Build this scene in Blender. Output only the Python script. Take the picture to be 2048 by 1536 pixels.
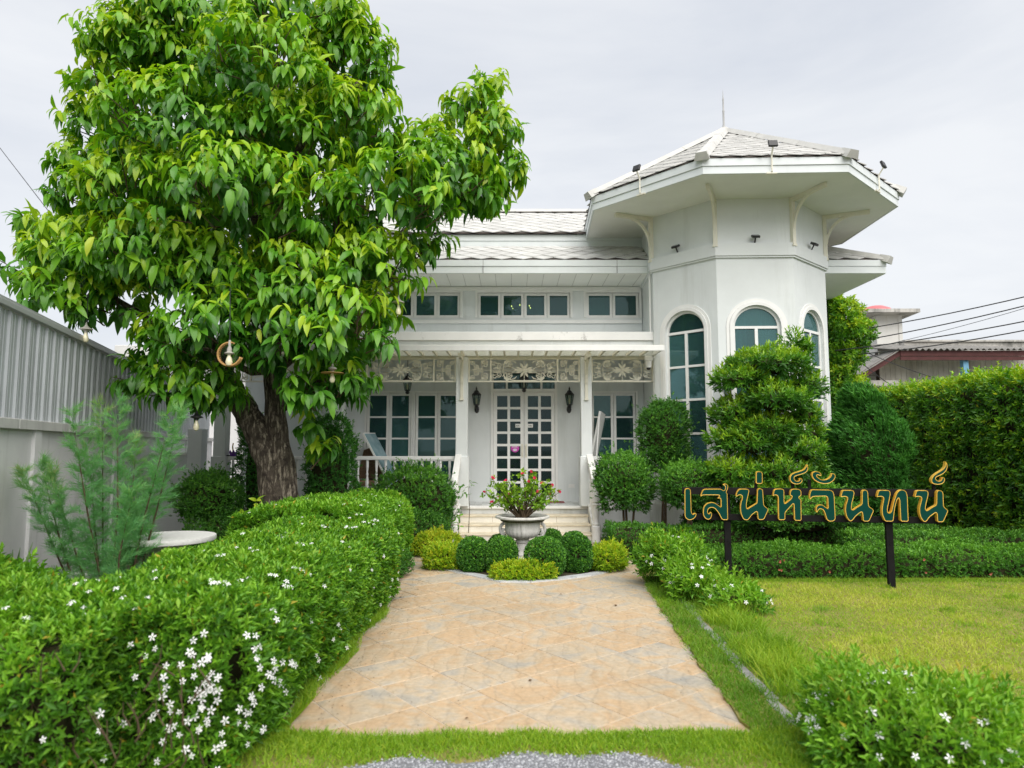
import bpy, bmesh, math, random
import numpy as np
from mathutils import Matrix, Vector

for o in list(bpy.data.objects):
    bpy.data.objects.remove(o)
SC = bpy.context.scene
COL = SC.collection
R = math.radians
PI = math.pi
random.seed(7)
RNG = np.random.default_rng(11)

# ------------------------------------------------------------------ camera
F_PX, PITCH, EYE = 1359.0, 0.0932, 1.6
cam_d = bpy.data.cameras.new('camera')
cam_d.sensor_width = 36.0
cam_d.lens = 36.0 * F_PX / 2048.0
cam_d.clip_start, cam_d.clip_end = 0.05, 2000.0
cam_d.dof.use_dof = True
cam_d.dof.focus_distance = 10.5
cam_d.dof.aperture_fstop = 1.9
cam = bpy.data.objects.new('camera', cam_d)
COL.objects.link(cam)
cam.location = (0, 0, EYE)
cam.rotation_euler = (PI / 2 + PITCH, 0, 0)
SC.camera = cam

# ------------------------------------------------------------------ sky and sun (bright overcast)
SUN_EL, SUN_AZ = R(50), R(160)        # azimuth clockwise from +Y: high, behind the camera and a little right
world = bpy.data.worlds.new('World')
SC.world = world
world.use_nodes = True
wn, wl = world.node_tree.nodes, world.node_tree.links
wn.clear()
w_out = wn.new('ShaderNodeOutputWorld')
w_bg = wn.new('ShaderNodeBackground')
w_bg.inputs['Strength'].default_value = 0.1
w_sky = wn.new('ShaderNodeTexSky')
w_sky.sky_type = 'NISHITA'
w_sky.sun_disc = False
w_sky.sun_elevation = SUN_EL
w_sky.sun_rotation = SUN_AZ
w_sky.air_density, w_sky.dust_density, w_sky.ozone_density = 1.0, 3.0, 1.0
w_tc = wn.new('ShaderNodeTexCoord')
w_map = wn.new('ShaderNodeMapping')
w_map.inputs['Scale'].default_value = (1.0, 1.0, 3.2)
w_noi = wn.new('ShaderNodeTexNoise')
w_noi.inputs['Scale'].default_value = 1.5
w_noi.inputs['Detail'].default_value = 6
w_noi.inputs['Roughness'].default_value = 0.55
w_noi.inputs['Distortion'].default_value = 0.4
w_ramp = wn.new('ShaderNodeValToRGB')
w_ramp.color_ramp.elements[0].position = 0.33
w_ramp.color_ramp.elements[0].color = (0.700, 0.735, 0.800, 1)
w_ramp.color_ramp.elements[1].position = 0.62
w_ramp.color_ramp.elements[1].color = (0.905, 0.920, 0.940, 1)
w_amp = wn.new('ShaderNodeVectorMath')
w_amp.operation = 'SCALE'
w_amp.inputs['Scale'].default_value = 3.85
w_mix = wn.new('ShaderNodeMix')
w_mix.data_type = 'RGBA'
w_mix.inputs['Factor'].default_value = 0.93
wl.new(w_tc.outputs['Generated'], w_map.inputs['Vector'])
wl.new(w_map.outputs['Vector'], w_noi.inputs['Vector'])
wl.new(w_noi.outputs['Fac'], w_ramp.inputs['Fac'])
wl.new(w_ramp.outputs['Color'], w_amp.inputs[0])
wl.new(w_sky.outputs['Color'], w_mix.inputs['A'])
wl.new(w_amp.outputs['Vector'], w_mix.inputs['B'])
wl.new(w_mix.outputs['Result'], w_bg.inputs['Color'])
wl.new(w_bg.outputs['Background'], w_out.inputs['Surface'])

sun_d = bpy.data.lights.new('sun', 'SUN')
sun_d.energy = 1.5
sun_d.angle = R(70)
sun_d.color = (1.0, 0.96, 0.9)
sun = bpy.data.objects.new('sun', sun_d)
COL.objects.link(sun)
sun.location = (-6, -10, 18)
_s = Vector((math.sin(SUN_AZ) * math.cos(SUN_EL), math.cos(SUN_AZ) * math.cos(SUN_EL), math.sin(SUN_EL)))
sun.rotation_euler = _s.to_track_quat('Z', 'Y').to_euler()

vs = SC.view_settings
vs.view_transform = 'Standard'
vs.look = 'None'
vs.exposure = 1.40
vs.gamma = 1.0
vs.use_curve_mapping = False
SC.render.engine = 'CYCLES'
SC.cycles.max_bounces = 10
SC.cycles.diffuse_bounces = 8
SC.cycles.glossy_bounces = 3
SC.cycles.transmission_bounces = 5
SC.cycles.transparent_max_bounces = 10
SC.cycles.caustics_reflective = False
SC.cycles.caustics_refractive = False
SC.cycles.use_denoising = True

# ------------------------------------------------------------------ object helpers
WORLD = {}
def put(o, parent=None, M=None):
    COL.objects.link(o)
    M = M or Matrix.Identity(4)
    if parent is not None:
        o.parent = parent
        o.matrix_parent_inverse = WORLD[parent].inverted()
    o.matrix_basis = M
    WORLD[o] = M
    return o
def tag(o, label=None, cat=None, group=None, kind=None):
    if label: o['label'] = label
    if cat: o['category'] = cat
    if group: o['group'] = group
    if kind: o['kind'] = kind
    return o
def thing(name, loc, label, cat, group=None):
    o = bpy.data.objects.new(name, None)
    o.empty_display_size = 0.2
    put(o, None, Matrix.Translation(Vector(loc)))
    return tag(o, label, cat, group)
def place(name, me, parent=None, M=None):
    return put(bpy.data.objects.new(name, me), parent, M)
def frame(origin, xdir, ydir):
    x = Vector(xdir).normalized(); y = Vector(ydir); y = (y - x * y.dot(x)).normalized(); z = x.cross(y)
    return Matrix(((x.x, y.x, z.x, origin[0]), (x.y, y.y, z.y, origin[1]), (x.z, y.z, z.z, origin[2]), (0, 0, 0, 1)))

class MB:
    def __init__(s): s.v, s.f, s.m = [], [], []
    def add(s, vs, fs, mi=0):
        b = len(s.v); s.v += [tuple(p) for p in vs]
        for f in fs: s.f.append(tuple(b + i for i in f)); s.m.append(mi)
        return s
    def box(s, x0, x1, y0, y1, z0, z1, mi=0, c=0.0):
        if c <= 0:
            vs = [(x, y, z) for z in (z0, z1) for y in (y0, y1) for x in (x0, x1)]
            return s.add(vs, [(0, 2, 3, 1), (4, 5, 7, 6), (0, 1, 5, 4), (2, 6, 7, 3), (0, 4, 6, 2), (1, 3, 7, 5)], mi)
        # chamfered box: hull of the three inset slabs
        pts = []
        for sx in (0, 1):
            for sy in (0, 1):
                for sz in (0, 1):
                    X, Y, Z = (x0, x1)[sx], (y0, y1)[sy], (z0, z1)[sz]
                    dx, dy, dz = (c, -c)[sx], (c, -c)[sy], (c, -c)[sz]
                    pts += [(X, Y + dy, Z + dz), (X + dx, Y, Z + dz), (X + dx, Y + dy, Z)]
        bm = bmesh.new()
        for p in pts: bm.verts.new(p)
        bmesh.ops.convex_hull(bm, input=bm.verts)
        bm.verts.index_update()
        s.add([v.co[:] for v in bm.verts], [[v.index for v in f.verts] for f in bm.faces], mi)
        bm.free(); return s
    def prism(s, poly, z0, z1, mi=0, cap=True):
        n = len(poly)
        vs = [(p[0], p[1], z0) for p in poly] + [(p[0], p[1], z1) for p in poly]
        fs = [(i, (i + 1) % n, n + (i + 1) % n, n + i) for i in range(n)]
        if cap: fs += [tuple(range(n - 1, -1, -1)), tuple(range(n, 2 * n))]
        return s.add(vs, fs, mi)
    def tube(s, pts, rad, n=8, mi=0, cap=True):
        pts = [Vector(p) for p in pts]
        if not hasattr(rad, '__len__'): rad = [rad] * len(pts)
        rings, up = [], None
        for i, p in enumerate(pts):
            t = (pts[min(i + 1, len(pts) - 1)] - pts[max(i - 1, 0)]).normalized()
            if up is None:
                a = Vector((0, 0, 1)) if abs(t.z) < 0.9 else Vector((1, 0, 0))
                up = (a - t * a.dot(t)).normalized()
            else:
                up = (up - t * up.dot(t)).normalized()
            sd = t.cross(up)
            rings.append([p + (up * math.cos(2 * PI * k / n) + sd * math.sin(2 * PI * k / n)) * rad[i] for k in range(n)])
        vs = [v for r in rings for v in r]; fs = []
        for i in range(len(pts) - 1):
            for k in range(n):
                fs.append((i * n + k, i * n + (k + 1) % n, (i + 1) * n + (k + 1) % n, (i + 1) * n + k))
        if cap: fs += [tuple(range(n - 1, -1, -1)), tuple(range((len(pts) - 1) * n, len(pts) * n))]
        return s.add(vs, fs, mi)
    def lathe(s, prof, n=16, c=(0, 0, 0), mi=0, flute=0.0, nf=0):
        vs, fs = [], []
        for r, z in prof:
            for k in range(n):
                a = 2 * PI * k / n
                rr = r * (1 + (flute * math.cos(nf * a) if nf else 0))
                vs.append((c[0] + rr * math.cos(a), c[1] + rr * math.sin(a), c[2] + z))
        for i in range(len(prof) - 1):
            for k in range(n):
                fs.append((i * n + k, i * n + (k + 1) % n, (i + 1) * n + (k + 1) % n, (i + 1) * n + k))
        fs += [tuple(range(n - 1, -1, -1)), tuple(range((len(prof) - 1) * n, len(prof) * n))]
        return s.add(vs, fs, mi)
    def ribbon(s, pts, w, y0, y1, closed=False, mi=0):
        """flat strip following 2D points (x,z), lying between y0 and y1"""
        n = len(pts); L, Rr = [], []
        for i in range(n):
            a = pts[(i - 1) % n] if closed or i > 0 else pts[i]
            b = pts[(i + 1) % n] if closed or i < n - 1 else pts[i]
            dx, dz = b[0] - a[0], b[1] - a[1]; l = math.hypot(dx, dz) or 1
            ww = w[i] if hasattr(w, '__len__') else w
            nx, nz = -dz / l * ww / 2, dx / l * ww / 2
            L.append((pts[i][0] + nx, pts[i][1] + nz)); Rr.append((pts[i][0] - nx, pts[i][1] - nz))
        vs = [(p[0], y0, p[1]) for p in L] + [(p[0], y0, p[1]) for p in Rr] + [(p[0], y1, p[1]) for p in L] + [(p[0], y1, p[1]) for p in Rr]
        fs = []
        for i in range(n if closed else n - 1):
            j = (i + 1) % n
            fs += [(i, j, n + j, n + i), (2 * n + j, 2 * n + i, 3 * n + i, 3 * n + j), (j, i, 2 * n + i, 2 * n + j), (n + i, n + j, 3 * n + j, 3 * n + i)]
        return s.add(vs, fs, mi)
    def apply(s, M):
        s.v = [tuple(M @ Vector(p)) for p in s.v]; return s
    def mesh(s, name, mats, smooth=False):
        me = bpy.data.meshes.new(name)
        me.from_pydata(s.v, [], s.f)
        for m in (mats if isinstance(mats, (list, tuple)) else [mats]): me.materials.append(m)
        if any(s.m): me.polygons.foreach_set('material_index', s.m)
        bm = bmesh.new(); bm.from_mesh(me); bmesh.ops.recalc_face_normals(bm, faces=bm.faces); bm.to_mesh(me); bm.free()
        if smooth:
            me.polygons.foreach_set('use_smooth', [True] * len(me.polygons))
            me.update()
            if smooth != 'all': me.set_sharp_from_angle(angle=R(38))
        me.update(); return me
    def build(s, name, mats, parent=None, M=None, smooth=False):
        return place(name, s.mesh(name, mats, smooth), parent, M)

# pixel of the 2048 x 1536 photograph -> world, used to turn measurements into real positions
def ray(px, py):
    u, v = (px - 1024) / F_PX, (768 - py) / F_PX
    return Vector((u, math.cos(PITCH) - v * math.sin(PITCH), math.sin(PITCH) + v * math.cos(PITCH)))
def at(px, py, Y):
    d = ray(px, py); t = Y / d.y
    return Vector((d.x * t, Y, EYE + d.z * t))
def gnd(px, py, z=0.0):
    d = ray(px, py); t = (z - EYE) / d.z
    return Vector((d.x * t, d.y * t, z))

# ------------------------------------------------------------------ materials
def mat(name, col, rough=0.6, spec=0.4, var=0.0, vscale=3.0, bump=0.0, bscale=60.0, metal=0.0, rand=0.0, col2=None, streak=None, dist=0.0):
    m = bpy.data.materials.new(name); m.use_nodes = True
    nt = m.node_tree; n, l = nt.nodes, nt.links
    b = n['Principled BSDF']
    b.inputs['Base Color'].default_value = (*col, 1)
    b.inputs['Roughness'].default_value = rough
    b.inputs['Specular IOR Level'].default_value = spec
    b.inputs['Metallic'].default_value = metal
    geo = n.new('ShaderNodeNewGeometry')
    last = None
    if var > 0 or col2:
        no = n.new('ShaderNodeTexNoise'); no.inputs['Scale'].default_value = vscale
        no.inputs['Detail'].default_value = 7; no.inputs['Roughness'].default_value = 0.62
        no.inputs['Distortion'].default_value = dist
        l.new(geo.outputs['Position'], no.inputs['Vector'])
        rp = n.new('ShaderNodeValToRGB')
        c2 = col2 or tuple(max(0, c * (1 - var)) for c in col)
        c1 = col if col2 else tuple(min(1, c * (1 + var * 0.5)) for c in col)
        rp.color_ramp.elements[0].position = 0.34; rp.color_ramp.elements[0].color = (*c2, 1)
        rp.color_ramp.elements[1].position = 0.66; rp.color_ramp.elements[1].color = (*c1, 1)
        l.new(no.outputs['Fac'], rp.inputs['Fac']); last = rp.outputs['Color']
    if rand > 0:
        oi = n.new('ShaderNodeObjectInfo'); hs = n.new('ShaderNodeHueSaturation')
        mr = n.new('ShaderNodeMapRange'); mr.inputs['To Min'].default_value = 1 - rand; mr.inputs['To Max'].default_value = 1 + rand
        l.new(oi.outputs['Random'], mr.inputs['Value']); l.new(mr.outputs['Result'], hs.inputs['Value'])
        if last: l.new(last, hs.inputs['Color'])
        else: hs.inputs['Color'].default_value = (*col, 1)
        last = hs.outputs['Color']
    if streak:      # rain streaks and mould: (colour, amount, xy scale, z scale, threshold)
        sc, amt, sx, sz, th = streak
        mp = n.new('ShaderNodeMapping'); mp.inputs['Scale'].default_value = (sx, sx, sz)
        l.new(geo.outputs['Position'], mp.inputs['Vector'])
        no = n.new('ShaderNodeTexNoise'); no.inputs['Scale'].default_value = 1; no.inputs['Detail'].default_value = 8; no.inputs['Roughness'].default_value = 0.7
        l.new(mp.outputs['Vector'], no.inputs['Vector'])
        mr = n.new('ShaderNodeMapRange'); mr.inputs['From Min'].default_value = th; mr.inputs['From Max'].default_value = th + 0.16
        mr.inputs['To Max'].default_value = amt
        l.new(no.outputs['Fac'], mr.inputs['Value'])
        mx = n.new('ShaderNodeMix'); mx.data_type = 'RGBA'; mx.inputs['B'].default_value = (*sc, 1)
        if last: l.new(last, mx.inputs['A'])
        else: mx.inputs['A'].default_value = (*col, 1)
        l.new(mr.outputs['Result'], mx.inputs['Factor']); last = mx.outputs['Result']
    if last: l.new(last, b.inputs['Base Color'])
    if bump > 0:
        no = n.new('ShaderNodeTexNoise'); no.inputs['Scale'].default_value = bscale; no.inputs['Detail'].default_value = 4
        l.new(geo.outputs['Position'], no.inputs['Vector'])
        bp = n.new('ShaderNodeBump'); bp.inputs['Strength'].default_value = bump; bp.inputs['Distance'].default_value = 0.01
        l.new(no.outputs['Fac'], bp.inputs['Height']); l.new(bp.outputs['Normal'], b.inputs['Normal'])
    return m

def leaf_mat(name, stops, rough=0.42, trans=0.3, spec=0.35, tcol=(1.25, 1.35, 0.5)):
    """leaf surface coloured by each leaf's own 'tint' value (dark 0 .. pale 1: leaf age, painted top light and inner shade)"""
    m = bpy.data.materials.new(name); m.use_nodes = True
    n, l = m.node_tree.nodes, m.node_tree.links
    b = n['Principled BSDF']; out = n['Material Output']
    at_ = n.new('ShaderNodeAttribute'); at_.attribute_name = 'tint'
    rp = n.new('ShaderNodeValToRGB'); els = rp.color_ramp.elements
    while len(els) < len(stops): els.new(0.5)
    for e, (p, c) in zip(els, stops): e.position = p; e.color = (*c, 1)
    l.new(at_.outputs['Fac'], rp.inputs['Fac'])
    l.new(rp.outputs['Color'], b.inputs['Base Color'])
    b.inputs['Roughness'].default_value = rough
    b.inputs['Specular IOR Level'].default_value = spec
    tr = n.new('ShaderNodeBsdfTranslucent')
    vm = n.new('ShaderNodeVectorMath'); vm.operation = 'MULTIPLY'; vm.inputs[1].default_value = tcol
    l.new(rp.outputs['Color'], vm.inputs[0]); l.new(vm.outputs['Vector'], tr.inputs['Color'])
    mx = n.new('ShaderNodeMixShader'); mx.inputs['Fac'].default_value = trans
    l.new(b.outputs['BSDF'], mx.inputs[1]); l.new(tr.outputs['BSDF'], mx.inputs[2])
    l.new(mx.outputs['Shader'], out.inputs['Surface'])
    return m

def glass_mat(name, tint, refl=1.0, dirt_refl=0.06):
    m = bpy.data.materials.new(name); m.use_nodes = True
    n, l = m.node_tree.nodes, m.node_tree.links
    n.remove(n['Principled BSDF']); out = n['Material Output']
    tr = n.new('ShaderNodeBsdfTransparent'); tr.inputs['Color'].default_value = (*tint, 1)
    gl = n.new('ShaderNodeBsdfGlossy'); gl.inputs['Roughness'].default_value = 0.03
    gl.inputs['Color'].default_value = (0.75, 0.95, 0.92, 1)
    no = n.new('ShaderNodeTexNoise'); no.inputs['Scale'].default_value = 1.3
    geo = n.new('ShaderNodeNewGeometry'); l.new(geo.outputs['Position'], no.inputs['Vector'])
    bp = n.new('ShaderNodeBump'); bp.inputs['Strength'].default_value = 0.10; bp.inputs['Distance'].default_value = 0.03
    l.new(no.outputs['Fac'], bp.inputs['Height']); l.new(bp.outputs['Normal'], gl.inputs['Normal'])
    fr = n.new('ShaderNodeFresnel'); fr.inputs['IOR'].default_value = 1.75
    mu = n.new('ShaderNodeMath'); mu.operation = 'MULTIPLY'; mu.inputs[1].default_value = refl
    l.new(fr.outputs['Fac'], mu.inputs[0])
    mx = n.new('ShaderNodeMixShader'); l.new(mu.outputs['Value'], mx.inputs['Fac'])
    l.new(tr.outputs['BSDF'], mx.inputs[1]); l.new(gl.outputs['BSDF'], mx.inputs[2])
    df = n.new('ShaderNodeBsdfDiffuse'); df.inputs['Color'].default_value = (0.13, 0.31, 0.32, 1)  # teal film: some dirt, mainly reflections painted as flat diffuse colour
    m2 = n.new('ShaderNodeMixShader'); oi = n.new('ShaderNodeObjectInfo'); mr = n.new('ShaderNodeMapRange'); mr.inputs['To Min'].default_value = dirt_refl * .45; mr.inputs['To Max'].default_value = dirt_refl * 1.6
    l.new(oi.outputs['Random'], mr.inputs['Value']); l.new(mr.outputs['Result'], m2.inputs['Fac'])
    l.new(mx.outputs['Shader'], m2.inputs[1]); l.new(df.outputs['BSDF'], m2.inputs[2])
    l.new(m2.outputs['Shader'], out.inputs['Surface'])
    return m

def emit_mat(name, col, st):
    m = bpy.data.materials.new(name); m.use_nodes = True
    b = m.node_tree.nodes['Principled BSDF']
    b.inputs['Base Color'].default_value = (*col, 1)
    b.inputs['Emission Color'].default_value = (*col, 1); b.inputs['Emission Strength'].default_value = st
    return m

WALL = mat('painted_render', (0.735, 0.765, 0.765), 0.75, 0.25, var=0.06, vscale=1.2, bump=0.16, bscale=90, streak=((0.40, 0.41, 0.37), 0.26, 3.0, 0.30, 0.53))
PLINTH = mat('plinth_paint', (0.66, 0.68, 0.68), 0.8, 0.2, var=0.14, vscale=2.2, bump=0.2, bscale=60, streak=((0.3, 0.31, 0.27), 0.4, 4.0, 0.6, 0.5))
TRIM = mat('white_trim', (0.83, 0.83, 0.81), 0.5, 0.35, var=0.04, vscale=5, streak=((0.55, 0.53, 0.45), 0.18, 7.0, 0.8, 0.57))
CREAM = mat('cream_trim', (0.80, 0.77, 0.66), 0.5, 0.35, var=0.07, vscale=4, streak=((0.45, 0.36, 0.18), 0.3, 9.0, 1.0, 0.58))
MOULD = mat('parapet_paint', (0.81, 0.81, 0.79), 0.75, 0.25, var=0.06, vscale=2, bump=0.12, bscale=80, streak=((0.20, 0.19, 0.17), 0.8, 5.0, 3.0, 0.59))
FASCIA = mat('fascia_board', (0.74, 0.78, 0.79), 0.55, 0.3, var=0.05, vscale=2.5, streak=((0.5, 0.5, 0.46), 0.2, 6.0, 0.8, 0.58))
SOFFIT = mat('soffit_board', (0.86, 0.87, 0.84), 0.6, 0.25, var=0.04, vscale=2)
TILE = mat('roof_tile', (0.57, 0.565, 0.545), 0.7, 0.25, var=0.12, vscale=5, bump=0.15, bscale=70, rand=0.10)
TILE_JOIN = mat('roof_tile_far', (0.57, 0.565, 0.545), 0.7, 0.25, var=0.16, vscale=5)
RIDGE = mat('ridge_cap', (0.56, 0.555, 0.53), 0.65, 0.25, var=0.1, vscale=6)
FELT = mat('roof_underlay', (0.10, 0.085, 0.075), 0.9, 0.1)
GLASS = glass_mat('window_glass', (0.33, 0.52, 0.52), 0.8, 0.19)
GLASS_T = glass_mat('tower_glass', (0.40, 0.68, 0.69), 1.1, 0.24)
GLASS_D = glass_mat('door_glass', (0.30, 0.38, 0.42), 0.5, 0.05)
ROOM = mat('interior_paint', (0.50, 0.54, 0.52), 0.8, 0.2)
CURTAIN = mat('curtain_cloth', (0.56, 0.62, 0.66), 0.9, 0.1)
PORCH = mat('porch_tile', (0.62, 0.63, 0.62), 0.35, 0.5, var=0.1, vscale=4)
STEP = mat('step_stone', (0.82, 0.79, 0.71), 0.45, 0.4, var=0.1, vscale=3, streak=((0.42, 0.33, 0.18), 0.35, 5.0, 2.0, 0.56))
BLACK = mat('black_iron', (0.022, 0.022, 0.024), 0.45, 0.5)
DARK = mat('dark_steel', (0.012, 0.0115, 0.012), 0.7, 0.12, var=0.3, vscale=12)
LAMPGLASS = glass_mat('lamp_glass', (0.8, 0.82, 0.8), 0.7, 0.05)
BULB = mat('bulb_glass', (0.80, 0.74, 0.52), 0.2, 0.6)
# ================================================================== the ground
def sheet(name, poly, z, m, kind='structure', parent=None):
    mb = MB(); n = len(poly)
    mb.add([(p[0], p[1], z) for p in poly], [tuple(range(n))])
    o = mb.build(name, m, parent)
    if parent is None: tag(o, kind=kind)
    return o
SOIL = mat('garden_soil', (0.10, 0.085, 0.055), 0.95, 0.1, col2=(0.055, 0.05, 0.03), vscale=9, bump=0.5, bscale=40)
TURF = mat('turf_base', (0.19, 0.20, 0.04), 0.95, 0.1, col2=(0.27, 0.23, 0.09), vscale=2.3, bump=0.5, bscale=60)
GROUND = mat('open_ground', (0.16, 0.16, 0.13), 0.95, 0.1, var=0.3, vscale=0.7)
GRAVEL_B = mat('gravel_base', (0.22, 0.225, 0.24), 0.95, 0.15, var=0.35, vscale=60, bump=0.5, bscale=120)
JOINT = mat('path_joint', (0.52, 0.45, 0.36), 0.9, 0.1, var=0.2, vscale=8)
tag(sheet('ground', [(-600, -300), (600, -300), (600, 900), (-600, 900)], -0.06, GROUND), kind='structure')
tag(sheet('garden_bed', [(-9, 2.0), (9.5, 2.0), (9.5, 13.0), (-9, 13.0)], -0.035, SOIL), kind='structure')

# path: left and right edge as functions of Y, front edge bowed
PATH_L = [(3.9, -1.33), (5.0, -1.27), (6.5, -1.2), (7.6, -1.2), (8.6, -1.42), (9.6, -1.62), (10.9, -1.62)]
PATH_R = [(3.9, 1.34), (5.0, 1.38), (6.5, 1.46), (7.6, 1.52), (8.6, 1.62), (9.6, 1.68), (10.9, 1.66)]
def edge(tab, y):
    return float(np.interp(y, [t[0] for t in tab], [t[1] for t in tab]))
def front_y(x): return 3.93 - 0.05 * math.cos(x * 1.1) + 0.03 * math.sin(x * 2.3 + 1) + (0.05 if x < -1 else 0)
bed_poly = [gnd(866, 1135), gnd(935, 1151), gnd(1000, 1165), gnd(1062, 1166), gnd(1120, 1161), gnd(1185, 1152), gnd(1246, 1139)]
bed_poly = [(p.x, p.y) for p in bed_poly] + [(1.30, 10.35), (-0.85, 10.35)]
sheet('path_bed', [(-1.38, 3.75), (1.5, 3.75), (1.75, 8.0), (1.75, 11.72), (-1.75, 11.72), (-1.75, 8.7), (-1.35, 7.8)], -0.0045, JOINT)

PAVER = bpy.data.materials.new('paving_stone'); PAVER.use_nodes = True
def _paver():
    n, l = PAVER.node_tree.nodes, PAVER.node_tree.links
    b = n['Principled BSDF']; b.inputs['Roughness'].default_value = 0.7; b.inputs['Specular IOR Level'].default_value = 0.25
    geo = n.new('ShaderNodeNewGeometry'); oi = n.new('ShaderNodeObjectInfo')
    ad = n.new('ShaderNodeVectorMath'); ad.operation = 'MULTIPLY_ADD'
    cv = n.new('ShaderNodeCombineXYZ')
    for k in range(3): l.new(oi.outputs['Random'], cv.inputs[k])
    l.new(cv.outputs[0], ad.inputs[0]); ad.inputs[1].default_value = (7, 5, 3); l.new(geo.outputs['Position'], ad.inputs[2])
    def noise(sc, det, ro, di):
        no = n.new('ShaderNodeTexNoise'); no.inputs['Scale'].default_value = sc; no.inputs['Detail'].default_value = det
        no.inputs['Roughness'].default_value = ro; no.inputs['Distortion'].default_value = di
        l.new(ad.outputs[0], no.inputs['Vector']); return no.outputs['Fac']
    def ramp(fac, st):
        r = n.new('ShaderNodeValToRGB'); e = r.color_ramp.elements
        while len(e) < len(st): e.new(0.5)
        for x, (p, c) in zip(e, st): x.position = p; x.color = (*c, 1)
        l.new(fac, r.inputs['Fac']); return r.outputs['Color']
    tone = noise(2.3, 5, 0.55, 1.4)
    ad2 = n.new('ShaderNodeMath'); ad2.operation = 'MULTIPLY_ADD'; l.new(oi.outputs['Random'], ad2.inputs[0]); ad2.inputs[1].default_value = 0.20; l.new(tone, ad2.inputs[2])
    sb = n.new('ShaderNodeMath'); sb.operation = 'SUBTRACT'; l.new(ad2.outputs[0], sb.inputs[0]); sb.inputs[1].default_value = 0.06
    c1 = ramp(sb.outputs[0], [(0.24, (0.36, 0.345, 0.31)), (0.40, (0.46, 0.41, 0.335)), (0.52, (0.53, 0.43, 0.305)), (0.66, (0.54, 0.385, 0.235)), (0.8, (0.51, 0.435, 0.335))])
    # cleft swirls, fine dark lines
    wv = n.new('ShaderNodeTexWave'); wv.inputs['Scale'].default_value = 2.2; wv.inputs['Distortion'].default_value = 9; wv.inputs['Detail'].default_value = 3; wv.inputs['Detail Scale'].default_value = 0.9
    l.new(ad.outputs[0], wv.inputs['Vector'])
    c2 = ramp(wv.outputs['Fac'], [(0.0, (0.86, 0.86, 0.87)), (0.06, (1, 1, 1))])
    mu = n.new('ShaderNodeMix'); mu.data_type = 'RGBA'; mu.blend_type = 'MULTIPLY'; mu.inputs['Factor'].default_value = 0.75
    l.new(c1, mu.inputs['A']); l.new(c2, mu.inputs['B'])
    fine = noise(26, 6, 0.7, 0.3)
    c3 = ramp(fine, [(0.3, (0.80, 0.79, 0.78)), (0.65, (1.06, 1.05, 1.04))])
    m2 = n.new('ShaderNodeMix'); m2.data_type = 'RGBA'; m2.blend_type = 'MULTIPLY'; m2.inputs['Factor'].default_value = 1
    l.new(mu.outputs['Result'], m2.inputs['A']); l.new(c3, m2.inputs['B'])
    # worn grime drifting across stones, independent of the joints
    g = n.new('ShaderNodeTexNoise'); g.inputs['Scale'].default_value = 0.8; g.inputs['Detail'].default_value = 6; l.new(geo.outputs['Position'], g.inputs['Vector'])
    gr = ramp(g.outputs['Fac'], [(0.33, (0.84, 0.84, 0.83)), (0.58, (1, 1, 1))])
    m3 = n.new('ShaderNodeMix'); m3.data_type = 'RGBA'; m3.blend_type = 'MULTIPLY'; m3.inputs['Factor'].default_value = 0.8
    l.new(m2.outputs['Result'], m3.inputs['A']); l.new(gr, m3.inputs['B'])
    l.new(m3.outputs['Result'], b.inputs['Base Color'])
    bp = n.new('ShaderNodeBump'); bp.inputs['Strength'].default_value = 0.35; bp.inputs['Distance'].default_value = 0.01
    l.new(wv.outputs['Fac'], bp.inputs['Height']); l.new(bp.outputs['Normal'], b.inputs['Normal'])
_paver()

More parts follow.
